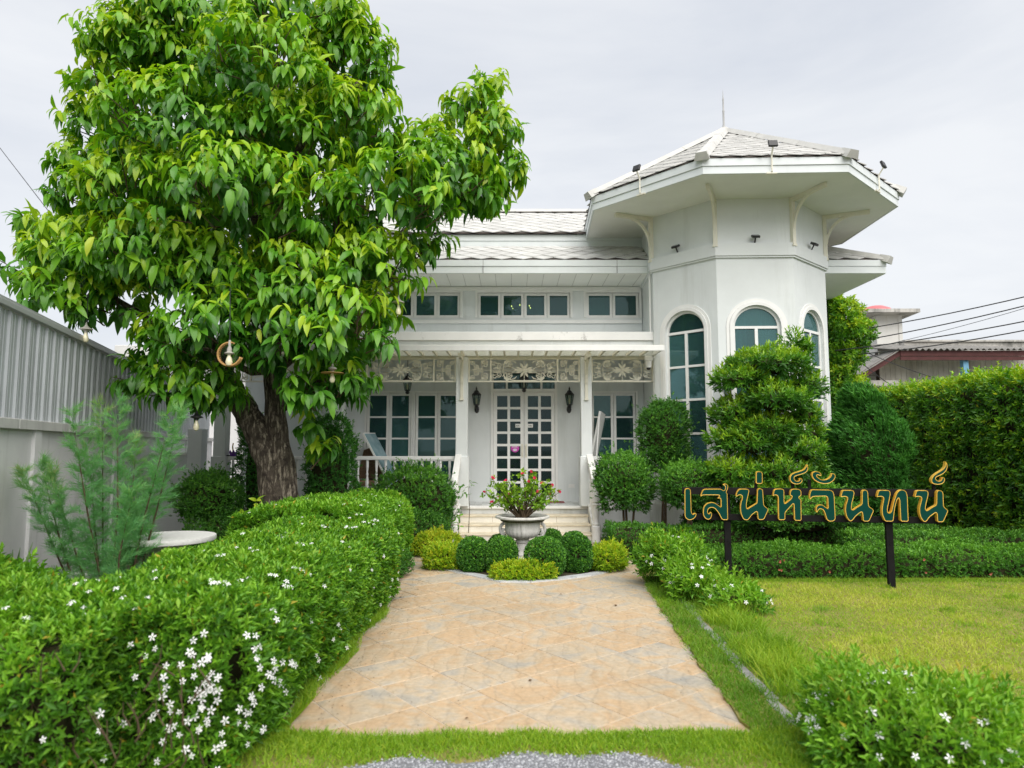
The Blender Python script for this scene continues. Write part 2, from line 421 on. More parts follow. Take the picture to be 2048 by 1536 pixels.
def clip_poly(poly, inside_a, inside_b, inside_c):
    """clip a polygon by the half plane a*x + b*y <= c"""
    out = []
    for i in range(len(poly)):
        p, q = poly[i], poly[(i + 1) % len(poly)]
        dp, dq = inside_a * p[0] + inside_b * p[1] - inside_c, inside_a * q[0] + inside_b * q[1] - inside_c
        if dp <= 0: out.append(p)
        if (dp < 0 < dq) or (dq < 0 < dp):
            t = dp / (dp - dq); out.append((p[0] + (q[0] - p[0]) * t, p[1] + (q[1] - p[1]) * t))
    return out
path = tag(bpy.data.objects.new('path', None), kind='structure')
put(path, None, Matrix.Translation((0.1, 3.95, 0)))
def pave():
    S, g = 0.46, 0.0035
    ca, sa = math.cos(R(38)), math.sin(R(38))
    n = 0
    for i in range(-40, 41):
        for j in range(-40, 41):
            # alternate square slabs with slabs split in two oblongs
            cells = [(i, j, i + 1, j + 1)]
            if (i * 3 + j * 5) % 4 == 0: cells = [(i, j, i + 0.5, j + 1), (i + 0.5, j, i + 1, j + 1)]
            elif (i * 7 + j * 3) % 5 == 0: cells = [(i, j, i + 1, j + 0.5), (i, j + 0.5, i + 1, j + 1)]
            for (a0, b0, a1, b1) in cells:
                q = [(a0 * S + g, b0 * S + g), (a1 * S - g, b0 * S + g), (a1 * S - g, b1 * S - g), (a0 * S + g, b1 * S - g)]
                q = [(x * ca - y * sa, 6.6 + x * sa + y * ca) for x, y in q]
                cy = sum(p[1] for p in q) / 4; cx = sum(p[0] for p in q) / 4
                if cy < 3.4 or cy > 11.9: continue
                L, Rr = edge(PATH_L, cy), edge(PATH_R, cy)
                q = clip_poly(q, -1, 0, -(L - 0.05)); q = clip_poly(q, 1, 0, Rr + 0.05) if len(q) > 2 else q
                if len(q) > 2: q = clip_poly(q, 0, -1, -(front_y(cx) - 0.03))
                if len(q) > 2: q = clip_poly(q, 0, 1, 11.62)
                if len(q) < 3: continue
                ar = abs(sum(q[k][0] * q[(k + 1) % len(q)][1] - q[(k + 1) % len(q)][0] * q[k][1] for k in range(len(q)))) / 2
                if ar < 0.004: continue
                # hidden wholly under the planted bed
                if -0.75 < cx < 1.15 and 9.0 < cy < 10.2: continue
                dz = random.uniform(-0.0015, 0.0015)
                mb = MB(); c = (sum(p[0] for p in q) / len(q), sum(p[1] for p in q) / len(q))
                k = len(q); e = 0.006
                ins = [(p[0] + (c[0] - p[0]) * e / max(0.02, math.hypot(p[0] - c[0], p[1] - c[1])), p[1] + (c[1] - p[1]) * e / max(0.02, math.hypot(p[0] - c[0], p[1] - c[1]))) for p in q]
                mb.add([(p[0], p[1], -0.03) for p in q] + [(p[0], p[1], -0.003 + dz) for p in q] + [(p[0], p[1], dz) for p in ins],
                       [(a, (a + 1) % k, k + (a + 1) % k, k + a) for a in range(k)] + [(k + a, k + (a + 1) % k, 2 * k + (a + 1) % k, 2 * k + a) for a in range(k)] + [tuple(range(2 * k, 3 * k))])
                mb.build('paving_stone', PAVER, path); n += 1
    print('paving stones', n)
pave()

# marble edging of the planted bed in front of the steps
MARBLE = mat('marble_edging', (0.62, 0.63, 0.64), 0.45, 0.4, col2=(0.42, 0.43, 0.45), vscale=11, dist=1.2)
bed = tag(bpy.data.objects.new('planting_bed', None), kind='structure'); put(bed, None, Matrix.Translation((0.2, 9.3, 0)))
def bed_edge():
    n = len(bed_poly); c = Vector((sum(p[0] for p in bed_poly) / n, sum(p[1] for p in bed_poly) / n))
    for i in range(n):
        a, b = Vector(bed_poly[i]), Vector(bed_poly[(i + 1) % n])
        m = max(1, round((b - a).length / 0.32))
        for k in range(m):
            p, q = a.lerp(b, k / m), a.lerp(b, (k + 1) / m)
            t = (q - p).normalized(); p += t * 0.003; q -= t * 0.003
            w = 0.15
            pi, qi = p + (c - p).normalized() * w, q + (c - q).normalized() * w
            MB().prism([p, q, qi, pi], -0.02, 0.014 + random.uniform(-.001, .001)).build('edging_stone', MARBLE, bed)
    sheet('bed_soil', [tuple(Vector(p).lerp(c, 0.08)) for p in bed_poly], 0.008, SOIL, parent=bed)
bed_edge()

# lawn sheets: right side, strip in front, soil on the left side; 2 cm above the paving
def lawn(name, poly, z=0.018):
    mb = MB(); mb.prism(poly, -0.03, z); return tag(mb.build(name, TURF), kind='structure')
ry = list(np.linspace(3.9, 9.0, 60))
lawn('lawn', [(edge(PATH_R, y) + .012 * math.sin(y * 7) + .010 * math.sin(y * 19 + 1) + .006 * math.sin(y * 43), y) for y in ry] + [(7.4, 9.0), (7.4, 3.2), (1.34, 3.2)])
fx = [-4.6, -3, -2, -1.5, -1.2, -0.9, -0.6, -0.3, 0, 0.3, 0.6, 0.9, 1.2, 1.336]
lawn('verge', [(-4.6, 2.6), (1.336, 2.6)] + [(x, front_y(x)) for x in reversed(fx)], 0.012)
gpoly = [(-1.05, 2.0)] + [(x, 3.66 + 0.05 * math.sin(x * 5) + 0.04 * math.sin(x * 11 + 1) - 0.6 * max(0, abs(x - 0.1) - 0.45) ** 2) for x in np.linspace(-1.0, 1.15, 16)] + [(1.2, 2.0)]
gravel = sheet('gravel_drive', gpoly, 0.017, GRAVEL_B)
def pebbles():
    xs = RNG.uniform(-1.0, 1.15, 9000); ys = RNG.uniform(3.2, 3.72, 9000)
    lim = 3.66 + 0.05 * np.sin(xs * 5) + 0.04 * np.sin(xs * 11 + 1) - 0.6 * np.maximum(0, np.abs(xs - 0.1) - 0.45) ** 2
    ok = ys < lim + RNG.normal(0, 0.02, 9000); xs, ys = xs[ok], ys[ok]
    n = len(xs); s = RNG.uniform(0.003, 0.0085, n)
    base = np.array([(1, 0, 0), (0, 1, 0), (-1, 0, 0), (0, -1, 0), (0, 0, 0.8), (0, 0, -0.5)])
    tri = np.array([(0, 1, 4), (1, 2, 4), (2, 3, 4), (3, 0, 4)])
    a = RNG.uniform(0, 6.28, n); V = base[None] * s[:, None, None] * RNG.uniform(0.6, 1.3, (n, 6, 1))
    x = V[..., 0] * np.cos(a)[:, None] - V[..., 1] * np.sin(a)[:, None]; y = V[..., 0] * np.sin(a)[:, None] + V[..., 1] * np.cos(a)[:, None]
    co = np.stack([x + xs[:, None], y + ys[:, None], V[..., 2] + 0.019], -1).reshape(-1, 3)
    f = (tri[None] + np.arange(n)[:, None, None] * 6).reshape(-1, 3)
    m = leaf_mat('pebble', [(0, (0.16, 0.16, 0.17)), (0.5, (0.32, 0.33, 0.355)), (1, (0.52, 0.53, 0.55))], 0.8, 0.0, 0.2)
    o = tri_mesh('pebbles', co, f, np.repeat(RNG.random(n), 6), m)
    tag(o, 'loose grey pebbles scattered over the drive at the bottom edge', kind='stuff')

def tri_mesh(name, co, f, tint, m, parent=None, smooth=False):
    me = bpy.data.meshes.new(name)
    me.vertices.add(len(co)); me.vertices.foreach_set('co', np.ascontiguousarray(co, dtype=np.float32).ravel())
    me.loops.add(len(f) * 3); me.loops.foreach_set('vertex_index', np.ascontiguousarray(f, dtype=np.int32).ravel())
    me.polygons.add(len(f)); me.polygons.foreach_set('loop_start', np.arange(0, len(f) * 3, 3, dtype=np.int32))
    if smooth: me.polygons.foreach_set('use_smooth', np.ones(len(f), dtype=bool))
    if tint is not None:
        a = me.attributes.new('tint', 'FLOAT', 'POINT'); a.data.foreach_set('value', np.ascontiguousarray(tint, dtype=np.float32))
    me.materials.append(m); me.update(calc_edges=True)
    return place(name, me, parent)
pebbles()

# kerb blocks between the path grass and the flower border
KERB = mat('kerb_concrete', (0.27, 0.27, 0.255), 0.85, 0.2, var=0.25, vscale=9, bump=0.3, bscale=70, rand=0.08)
kerb = tag(bpy.data.objects.new('kerb', None), kind='structure'); put(kerb, None, Matrix.Translation((1.7, 4.2, 0)))
for k in range(10):
    y0 = 4.05 + k * 0.405; x0 = edge(PATH_R, y0) + 0.235 + 0.01 * math.sin(k * 2.1); x1 = edge(PATH_R, y0 + .4) + 0.235
    M = frame((x0, y0, 0), (0.09, 0, 0), (x1 - x0, 0.4, 0))
    MB().box(0.01, 0.085, 0, 0.385, -0.03, 0.026, c=0.006).build('kerb_stone', KERB, kerb, M)
# ================================================================== the house
house = thing('white_house', (0.5, 12.6, 0), 'white single storey house with diamond tiled roof and octagonal corner tower', 'house')
Y0 = 13.7                      # main front wall
XL, XR = -5.4, 6.2             # wall ends
TC = Vector((4.23, 13.03)); TAW, TAE, TPHI = 1.583, 2.725, R(-2.0)
ZB, ZS, ZA = 4.883, 5.911, 7.856
PF = 12.65                     # porch front
ZF = 0.53                      # porch floor

def wall_grid(mb, x0, x1, z0, z1, ya, yb, holes):
    xs = sorted({x0, x1, *[h[0] for h in holes], *[h[1] for h in holes]}); zs = sorted({z0, z1, *[h[2] for h in holes], *[h[3] for h in holes]})
    for i in range(len(xs) - 1):
        for j in range(len(zs) - 1):
            cx, cz = (xs[i] + xs[i + 1]) / 2, (zs[j] + zs[j + 1]) / 2
            if any(h[0] < cx < h[1] and h[2] < cz < h[3] for h in holes): continue
            for y in (ya, yb):
                mb.add([(xs[i], y, zs[j]), (xs[i + 1], y, zs[j]), (xs[i + 1], y, zs[j + 1]), (xs[i], y, zs[j + 1])], [(0, 1, 2, 3)])
    for (a, b, c, d) in list(holes) + [(x0, x1, z0, z1)]:
        for p, q in (((a, c), (b, c)), ((b, c), (b, d)), ((b, d), (a, d)), ((a, d), (a, c))):
            mb.add([(p[0], ya, p[1]), (q[0], ya, q[1]), (q[0], yb, q[1]), (p[0], yb, p[1])], [(0, 1, 2, 3)])
    return mb

def pane(parent, M, x0, x1, z0, z1, m, y=0.0):
    MB().box(x0, x1, y - 0.003, y + 0.003, z0, z1).build('pane', m, parent, M)
def window(x0, x1, z0, z1, cols, rows, m=None, name='window', casing=0.07, sill=True, leaf=False):
    """timber window in the front wall; cols = list of column spans in fractions, rows likewise"""
    m = m or GLASS; fw = 0.055; y = Y0
    M = Matrix.Identity(4)
    mb = MB()
    # outer casing, proud of the wall
    for (a, b, c, d) in ((x0 - casing, x0, z0 - (0 if not sill else 0), z1), (x1, x1 + casing, z0, z1), (x0 - casing, x1 + casing, z1, z1 + casing)):
        mb.box(a, b, y - 0.022, y + 0.03, c, d)
    if sill: mb.box(x0 - casing - 0.02, x1 + casing + 0.02, y - 0.06, y + 0.03, z0 - 0.06, z0)
    nC, nR = cols, rows
    cw = (x1 - x0) / nC
    bars = []
    for i in range(nC):
        a, b = x0 + i * cw, x0 + (i + 1) * cw
        g = 0.004
        mb.box(a + g, a + fw, y + 0.02, y + 0.07, z0, z1); mb.box(b - fw, b - g, y + 0.02, y + 0.07, z0, z1)
        mb.box(a + fw, b - fw, y + 0.02, y + 0.07, z0, z0 + fw); mb.box(a + fw, b - fw, y + 0.02, y + 0.07, z1 - fw, z1)
        rh = (z1 - z0 - 2 * fw) / nR
        for r in range(1, nR):
            zc = z0 + fw + r * rh
            mb.box(a + fw, b - fw, y + 0.028, y + 0.062, zc - 0.017, zc + 0.017)
    w = mb.build(name, TRIM, house)
    for i in range(nC):
        a, b = x0 + i * cw + fw, x0 + (i + 1) * cw - fw
        rh = (z1 - z0 - 2 * fw) / nR
        for r in range(nR):
            pane(w, M, a - .008, b + .008, z0 + fw + r * rh + (0.012 if r else -.008), z0 + fw + (r + 1) * rh - (0.012 if r < nR - 1 else -.008), m, y + 0.045)
    return w

DX0, DX1, DZ1 = -0.375, 0.865, 2.72
win_low = [(-2.93, -2.03), (-1.95, -1.05), (1.60, 2.50)]
clere = [(-2.97, -1.06, 4), (-0.70, 1.19, 4), (1.52, 2.60, 2)]
holes = [(a, b, 0.86, 2.70) for a, b in win_low] + [(DX0, DX1, ZF, DZ1), (DX0, DX1, 2.78, 3.10)] + [(a, b, 4.24, 4.76) for a, b, _ in clere]
wall_grid(MB(), XL, 2.66, 0.0, 4.90, Y0, Y0 + 0.2, holes).build('front_wall', WALL, house)
MB().box(XL - 0.0, XL + 0.2, Y0 + 0.2, 22, 0, 4.9).build('side_wall', WALL, house)
MB().box(XR - 0.2, XR, Y0 + 0.2, 22, 0, 4.9).build('side_wall', WALL, house)
MB().box(5.4, XR, Y0, Y0 + 0.2, 0, 4.9).build('front_wall', WALL, house)
MB().box(XL, XR, 22, 22.2, 0, 4.9).build('rear_wall', WALL, house)
MB().box(XL + .2, XR - .2, Y0 + .2, 22, ZF - 0.1, ZF).build('interior_floor', ROOM, house)
MB().box(XL + .2, XR - .2, 17.5, 17.6, ZF, 4.9).build('interior_wall', ROOM, house)
MB().box(XL + .2, XR - .2, Y0 + .2, 22, 4.9, 4.95).build('ceiling', ROOM, house)
for a, b in win_low: window(a, b, 0.86, 2.70, 2, 4, casing=0.037, sill=False)
for a, b, n in clere: window(a, b, 4.24, 4.76, n, 1, casing=0.05, sill=False)
MB().box(XL, 2.64, Y0 - 0.05, Y0 - 0.002, 4.12, 4.185).box(XL, 2.64, Y0 - 0.03, Y0 - 0.002, 4.80, 4.87).build('wall_moulding', TRIM, house)
# low moulding of the lower wall
# door pair
def door():
    M = Matrix.Identity(4); y = Y0
    fr = MB()
    for (a, b, c, d) in ((DX0 - 0.05, DX0, ZF, 3.10), (DX1, DX1 + 0.05, ZF, 3.10), (DX0 - 0.05, DX1 + 0.05, 3.10, 3.15), (DX0, DX1, DZ1, 2.78)):
        fr.box(a, b, y - 0.02, y + 0.06, c, d)
    tw = (DX1 - DX0)
    for x in (DX0 + 0.27, DX1 - 0.27): fr.box(x - 0.02, x + 0.02, y + 0.01, y + 0.06, 2.78, 3.10)
    f = fr.build('door_frame', TRIM, house)
    for a, b in ((DX0, DX0 + 0.25), (DX0 + 0.29, DX1 - 0.29), (DX1 - 0.25, DX1)): pane(f, M, a, b, 2.785, 3.095, GLASS, y + 0.035)
    half = tw / 2
    for s in (0, 1):
        a, b = DX0 + s * half + 0.004, DX0 + (s + 1) * half - 0.004
        mb = MB(); st = 0.07; mid = 0.085
        z0, z1 = ZF + 0.01, DZ1 - 0.006
        zb = z0 + 0.12
        mb.box(a, a + st, y + 0.005, y + 0.05, z0, z1); mb.box(b - st, b, y + 0.005, y + 0.05, z0, z1)
        mb.box(a + st, b - st, y + 0.005, y + 0.05, z1 - 0.075, z1); mb.box(a + st, b - st, y + 0.005, y + 0.05, z0, zb)
        mx = (a + b) / 2
        mb.box(mx - 0.027, mx + 0.027, y + 0.01, y + 0.045, zb, z1 - 0.075)
        n = 8; rh = (z1 - 0.075 - zb) / n
        for r in range(1, n):
            zc = zb + r * rh
            for (p, q) in ((a + st, mx - .027), (mx + .027, b - st)): mb.box(p, q, y + 0.01, y + 0.045, zc - 0.024, zc + 0.024)
        d = mb.build('door', TRIM, house)
        for r in range(n):
            for (p, q) in ((a + st, mx - .027), (mx + .027, b - st)):
                pane(d, M, p, q, zb + r * rh + (.02 if r else 0), zb + (r + 1) * rh - (.02 if r < n - 1 else 0), GLASS_D, y + 0.028)
        hx = b - 0.035 if s == 0 else a + 0.035
        h = MB(); h.tube([(hx, y + .005, 1.43), (hx, y - .045, 1.45), (hx, y - .05, 1.53), (hx, y - .045, 1.62), (hx, y + .005, 1.64)], 0.009, 6)
        h.box(hx - 0.018, hx + 0.018, y - 0.002, y + 0.006, 1.40, 1.67)
        h.build('door_handle', CREAM, d)
        # small white notices on the glass
        nx = b - st - 0.05 if s == 0 else a + st + 0.05
        t = MB().box(nx - 0.052, nx + 0.052, y + 0.0, y + 0.006, 2.0, 2.075).build('notice', mat('paper', (0.8, 0.8, 0.78), 0.8), d)
        ink = MB()
        for k in range(4): ink.box(nx - 0.035 + k * .018, nx - 0.024 + k * .018, y - 0.002, y + 0.001, 2.022, 2.05 - .008 * (k % 2))
        ink.build('notice_print', BLACK, d)
    # round magenta sticker in the fifth row of the left leaf
    c = at(1030, 896, Y0)
    k = MB(); k.lathe([(0.0, 0), (0.085, 0), (0.085, 0.004), (0.0, 0.004)], 28)
    k.apply(Matrix.Translation((c.x, y + 0.018, c.z)) @ Matrix.Rotation(PI / 2, 4, 'X'))
    stk = k.build('sticker', mat('magenta_sticker', (0.55, 0.06, 0.42), 0.5), house)
    k = MB()
    for (zz, w) in ((0.030, 0.05), (0.013, 0.055)): 
        for q in range(6): k.box(c.x - w + q * w / 3, c.x - w + q * w / 3 + w / 4.5, y + 0.010, y + 0.0125, c.z + zz - .005, c.z + zz + .005)
    for q, x in enumerate((-0.03, -0.008, 0.016)): k.box(c.x + x, c.x + x + .014, y + 0.010, y + 0.0125, c.z - 0.062, c.z - 0.042)
    k.build('sticker_print', mat('sticker_white', (0.8, 0.72, 0.8), 0.5), stk)
    k = MB(); k.lathe([(0.0, 0), (0.042, 0), (0.042, 0.002), (0.0, 0.002)], 20); k.apply(Matrix.Translation((c.x, y + 0.0135, c.z - 0.035)) @ Matrix.Rotation(PI / 2, 4, 'X') @ Matrix.Scale(0.55, 4, (0, 1, 0)))
    k.build('sticker_patch', mat('sticker_pale', (0.75, 0.6, 0.75), 0.5), stk)
door()
MB().box(1.13, 1.25, Y0 - 0.012, Y0 - 0.001, 0.80, 0.87).build('socket_plate', TRIM, house)

# porch: plinth, floor, steps
MB().box(XL - 0.1, -0.98, PF, Y0 - .002, -0.05, ZF - 0.05).box(-0.98, 1.43, PF + .02, Y0 - .002, -0.05, ZF - 0.055).box(1.43, 2.66, PF, Y0 - .002, -0.05, ZF - 0.05).build('porch_plinth', PLINTH, house)
MB().box(XL - 0.1, 2.66, PF - 0.03, Y0 - .003, ZF - 0.05, ZF - 0.004, c=0.006).build('porch_slab', TRIM, house)
pf = MB().box(XL, 2.64, PF + 0.14, Y0 - .004, ZF - 0.0038, ZF - 0.001).build('porch_floor', mat('grout', (0.5, 0.5, 0.48), 0.8), house)
t_me = MB().box(0.003, 0.142, 0.003, 0.142, 0, 0.004).mesh('floor_tile', mat('porch_floor_tile', (0.60, 0.61, 0.60), 0.3, 0.5, var=0.08, vscale=8, rand=0.22))
for i in range(15):
    for j in range(6):
        place('floor_tile', t_me, pf, Matrix.Translation((-0.86 + i * 0.145, PF + 0.15 + j * 0.145, ZF - 0.001)))
steps = MB().box(-0.93, 1.37, PF - 0.28, PF + .01, -0.04, 0.365).box(-0.93, 1.37, PF - 0.58, PF - 0.28, -0.04, 0.235).box(-0.93, 1.37, PF - 0.88, PF - 0.58, -0.04, 0.105).build('steps', STEP, house)
for k, z in enumerate((0.365, 0.235, 0.105)):
    y1 = PF - 0.28 * (1 if k == 0 else 1) - 0.30 * k
    MB().box(-0.94, 1.38, y1 - 0.025, y1 + (0.30 if k else 0.29), z, z + 0.025, c=0.004).build('tread', mat('tread_stone', (0.76, 0.68, 0.53), 0.5, 0.35, var=0.15, vscale=5), steps)
    for x in (-0.35, 0.22, 0.80):   # vertical joints of the riser slabs
        MB().box(x - .003, x + .003, y1 - 0.003, y1 + .001, z - 0.10, z - 0.003).build('riser_joint', mat('riser_joint', (0.45, 0.4, 0.32), 0.9), steps)
# columns
def column(x0, x1, y0=12.55, z0=ZF):
    mb = MB().box(x0, x1, y0, y0 + 0.22, z0, 3.28, c=0.008).box(x0 - 0.025, x1 + 0.025, y0 - 0.025, y0 + 0.245, z0, 1.44, c=0.01)
    c = mb.build('column', WALL, house)
    b = MB(); xm = (x0 + x1) / 2
    b.box(xm - .028, xm + .028, y0 - 0.035, y0 - 0.001, 2.50, 3.27, c=.004).box(xm - .036, xm + .036, y0 - 0.045, y0 - .0005, 2.47, 2.50)
    b.box(xm - .028, xm + .028, y0 - 0.62, y0 - 0.036, 3.20, 3.27)
    arc = [(y0 - 0.036 - 0.42 * (1 - math.cos(t)), 2.78 + 0.42 * math.sin(t)) for t in np.linspace(0, PI / 2, 9)]
    r = MB().ribbon(arc, 0.035, xm - .02, xm + .02)
    r.v = [(v[1], v[0], v[2]) for v in r.v]; b.add(r.v, r.f)
    b.build('bracket', CREAM, c)
COLS = [(-3.35, -3.13), (-1.04, -0.82), (1.275, 1.48)]
for a, b in COLS: column(a, b)
column(-5.5, -5.28)
# porch roof: parapet, bands
MB().box(XL - .12, 2.63, 12.50, 12.64, 3.585, 3.745, c=0.006).build('parapet', MOULD, house)
MB().box(XL - .1, 2.63, 12.545, 12.70, 3.30, 3.583).build('parapet_band', WALL, house)
MB().box(XL, 2.645, 12.70, Y0 - .002, 3.42, 3.50).build('porch_ceiling', WALL, house)
MB().box(XL - .1, 2.64, 12.60, 12.72, 3.272, 3.298).build('porch_beam', CREAM, house)
# canopy of rafters under translucent sheets
def canopy():
    yf, x0, x1 = 11.70, -5.6, 2.655
    c = MB().box(x0, x1, yf, yf + 0.045, 3.275, 3.375, c=.004).box(x1 - 0.04, x1, yf + .045, 12.54, 3.30, 3.36).box(x0, x0 + .04, yf + .045, 12.54, 3.30, 3.36).build('canopy', TRIM, house)
    rm = MB().box(-0.018, 0.018, yf + 0.047, 12.543, 3.285, 3.33).mesh('rafter', CREAM)
    n = int((x1 - x0) / 0.252)
    for i in range(1, n + 1): place('rafter', rm, c, Matrix.Translation((x1 - .02 - i * 0.252, 0, 0)))
    PC = mat('canopy_sheet', (0.80, 0.78, 0.70), 0.35, 0.4)
    b = PC.node_tree.nodes['Principled BSDF']; nt = PC.node_tree
    tr = nt.nodes.new('ShaderNodeBsdfTranslucent'); tr.inputs['Color'].default_value = (0.9, 0.87, 0.76, 1)
    mx = nt.nodes.new('ShaderNodeMixShader'); mx.inputs[0].default_value = 0.7
    nt.links.new(b.outputs[0], mx.inputs[1]); nt.links.new(tr.outputs[0], mx.inputs[2]); nt.links.new(mx.outputs[0], nt.nodes['Material Output'].inputs['Surface'])
    for i in range(8):
        a = x0 + (x1 - x0) * i / 8; b2 = x0 + (x1 - x0) * (i + 1) / 8
        MB().add([(a + .004, yf + .0, 3.378), (b2 - .004, yf, 3.378), (b2 - .004, 12.543, 3.395), (a + .004, 12.543, 3.395)], [(0, 1, 2, 3)]).build('canopy_sheet', PC, c)
canopy()

# fretwork panels
def spiral(cx, cz, r0, r1, a0, a1, n=16):
    return [(cx + (r0 + (r1 - r0) * t) * math.cos(a0 + (a1 - a0) * t), cz + (r0 + (r1 - r0) * t) * math.sin(a0 + (a1 - a0) * t)) for t in np.linspace(0, 1, n)]
def fret_quarter(mb, sx, sz, hw, hh, y0, y1, flip=1):
    """scrolls of one quarter of the large panel, centre at origin"""
    def q(pts): return [(sx * p[0], sz * p[1]) for p in pts]
    W = 0.015
    mb.ribbon(q(spiral(0.245, 0.105, 0.012, 0.062, 0.4, 0.4 + 1.75 * 2 * PI)), W, y0, y1)
    mb.ribbon(q(spiral(0.245, 0.07, 0.01, 0.05, -2.2, -2.2 - 1.3 * 2 * PI)), W * .8, y0, y1)
    mb.ribbon(q(spiral(0.405, 0.085, 0.01, 0.055, PI, PI - 1.5 * 2 * PI)), W, y0, y1)
    mb.ribbon(q(spiral(0.475, 0.13, 0.008, 0.05, -0.5, -0.5 + 1.2 * 2 * PI)), W, y0, y1)
    mb.ribbon(q([(0.14, 0.02), (0.19, 0.045), (0.24, 0.04), (0.30, 0.06), (0.345, 0.12)]), W, y0, y1)
    mb.ribbon(q([(0.12, 0.12), (0.15, 0.155), (0.20, 0.165)]), [0.006, 0.022, 0.004], y0, y1)
    mb.ribbon(q([(0.21, 0.16), (0.27, 0.185), (0.31, 0.15), (0.32, 0.10)]), [0.02, 0.035, 0.03, 0.006], y0, y1)
    mb.ribbon(q([(0.36, 0.03), (0.40, 0.025), (0.44, 0.045), (0.50, 0.03)]), [.006, .026, .026, .006], y0, y1)
def fret_large(w, h):
    mb = MB(); y0, y1 = -0.009, 0.009
    hw, hh = w / 2, h / 2
    for k in range(8):
        a = PI / 8 + k * PI / 4
        mb.ribbon([(r * math.cos(a), r * 0.95 * math.sin(a)) for r in (0.014, 0.05, 0.10, 0.15)], [0.006, 0.030, 0.040, 0.006], y0, y1)
    mb.lathe([(0, -0.012), (0.02, -0.012), (0.02, 0.012), (0, 0.012)], 10)
    mb.v[-40:] = [(v[0], v[2], v[1]) for v in mb.v[-40:]]
    mb.ribbon([(0, -hh), (0, hh)], 0.010, y0, y1); mb.ribbon([(-hw, 0), (hw, 0)], 0.010, y0 + .001, y1 - .001)
    mb.ribbon([(0.02, 0), (0.10, 0), (0.19, 0)], [0.004, 0.045, 0.004], y0 - .001, y1); mb.ribbon([(-0.02, 0), (-0.10, 0), (-0.19, 0)], [0.004, 0.045, 0.004], y0 - .001, y1)
    rr = []
    for a in np.linspace(0, 2 * PI, 37)[:-1]:
        c, s = math.cos(a), math.sin(a)
        rr.append((0.335 * math.copysign(abs(c) ** 0.55, c), (hh - 0.004) * math.copysign(abs(s) ** 0.7, s)))
    mb.ribbon(rr, 0.012, y0 + .0005, y1 - .0005, closed=True)
    for sx in (-1, 1):
        for sz in (-1, 1): fret_quarter(mb, sx, sz, hw, hh, y0, y1)
    return mb
def fret_small(w, h):
    mb = MB(); y0, y1 = -0.009, 0.009; hw, hh = w / 2, h / 2
    mb.ribbon([(-hw, 0), (hw, 0)], 0.010, y0 + .001, y1 - .001)
    mb.ribbon([(0.02 + 0.02 * math.cos(a), a_) for a, a_ in zip(np.linspace(-PI / 2, PI / 2, 9), np.linspace(-hh, hh, 9))], 0.011, y0, y1)
    for sz in (-1, 1):
        for (cx, cz, r, a0, d) in ((0.085, 0.095, 0.055, 0.5, 1), (-0.055, 0.06, 0.045, 2, -1), (-0.11, 0.13, 0.045, 0, 1), (0.09, 0.15, 0.04, 1, -1)):
            mb.ribbon([(p[0], sz * p[1]) for p in spiral(cx, cz, 0.008, r, a0, a0 + d * 1.5 * 2 * PI)], 0.015, y0, y1)
        mb.ribbon([(p[0], sz * p[1]) for p in [(-0.10, 0.01), (-0.06, 0.03), (0.0, 0.02), (0.06, 0.03)]], [.006, .03, .012, .024], y0, y1)
        mb.ribbon([(p[0], sz * p[1]) for p in [(0.03, 0.08), (0.05, 0.17), (0.11, 0.185)]], [.006, .03, .006], y0, y1)
    return mb
PH = 0.40
fl_me = fret_large(1.04, PH).mesh('scrollwork', CREAM); fs_me = fret_small(0.32, PH).mesh('scrollwork', CREAM)
def fret_bay(x0, x1, spans):
    y, z0, z1 = 12.64, 2.815, 3.27
    mb = MB(); fw = 0.028
    mb.box(x0, x1, y - .022, y + .022, z0, z0 + fw).box(x0, x1, y - .022, y + .022, z1 - fw, z1)
    xs = [x0]
    for s in spans: xs.append(xs[-1] + s * (x1 - x0))
    for i, x in enumerate(xs):
        a = x if i == 0 else (x - fw if i == len(xs) - 1 else x - fw / 2)
        mb.box(a, a + fw, y - .021, y + .021, z0 + fw, z1 - fw)
    p = mb.build('fretwork_panel', CREAM, house)
    for i in range(len(spans)):
        w = xs[i + 1] - xs[i]; big = w > 0.6
        inner = w - fw * 1.1; ih = z1 - z0 - 2 * fw
        sx = inner / (1.04 if big else 0.32)
        if not big and i == 2: sx = -sx
        M = Matrix.Translation(((xs[i] + xs[i + 1]) / 2, y, (z0 + z1) / 2)) @ Matrix.Diagonal((sx, 1, ih / PH, 1))
        place('scrollwork', fl_me if big else fs_me, p, M)
fret_bay(-0.815, 1.27, (0.2, 0.6, 0.2)); fret_bay(-3.125, -1.045, (0.2, 0.6, 0.2)); fret_bay(-5.27, -3.355, (0.2, 0.6, 0.2)); fret_bay(1.485, 2.64, (1.0,))

# balustrades
bal_prof = [(0.026, 0), (0.026, 0.10), (0.018, 0.12), (0.030, 0.15), (0.020, 0.18), (0.034, 0.27), (0.030, 0.36), (0.017, 0.46), (0.027, 0.49), (0.016, 0.52), (0.022, 0.60), (0.026, 0.63), (0.026, 0.75)]
bal_me = MB().lathe(bal_prof, 8).mesh('baluster', TRIM, smooth=True)
def balustrade(x0, x1):
    y = 12.66
    b = MB().box(x0, x1, y - .045, y + .045, 1.37, 1.44, c=.008).build('balustrade', TRIM, house)
    MB().box(x0, x1, y - .035, y + .035, 0.56, 0.62).build('bottom_rail', TRIM, b)
    n = max(2, round((x1 - x0) / 0.175))
    for i in range(n): place('baluster', bal_me, b, Matrix.Translation((x0 + (i + 0.5) * (x1 - x0) / n, y, 0.62)))
balustrade(-3.10, -1.07); balustrade(-5.25, -3.38); balustrade(1.51, 2.64)
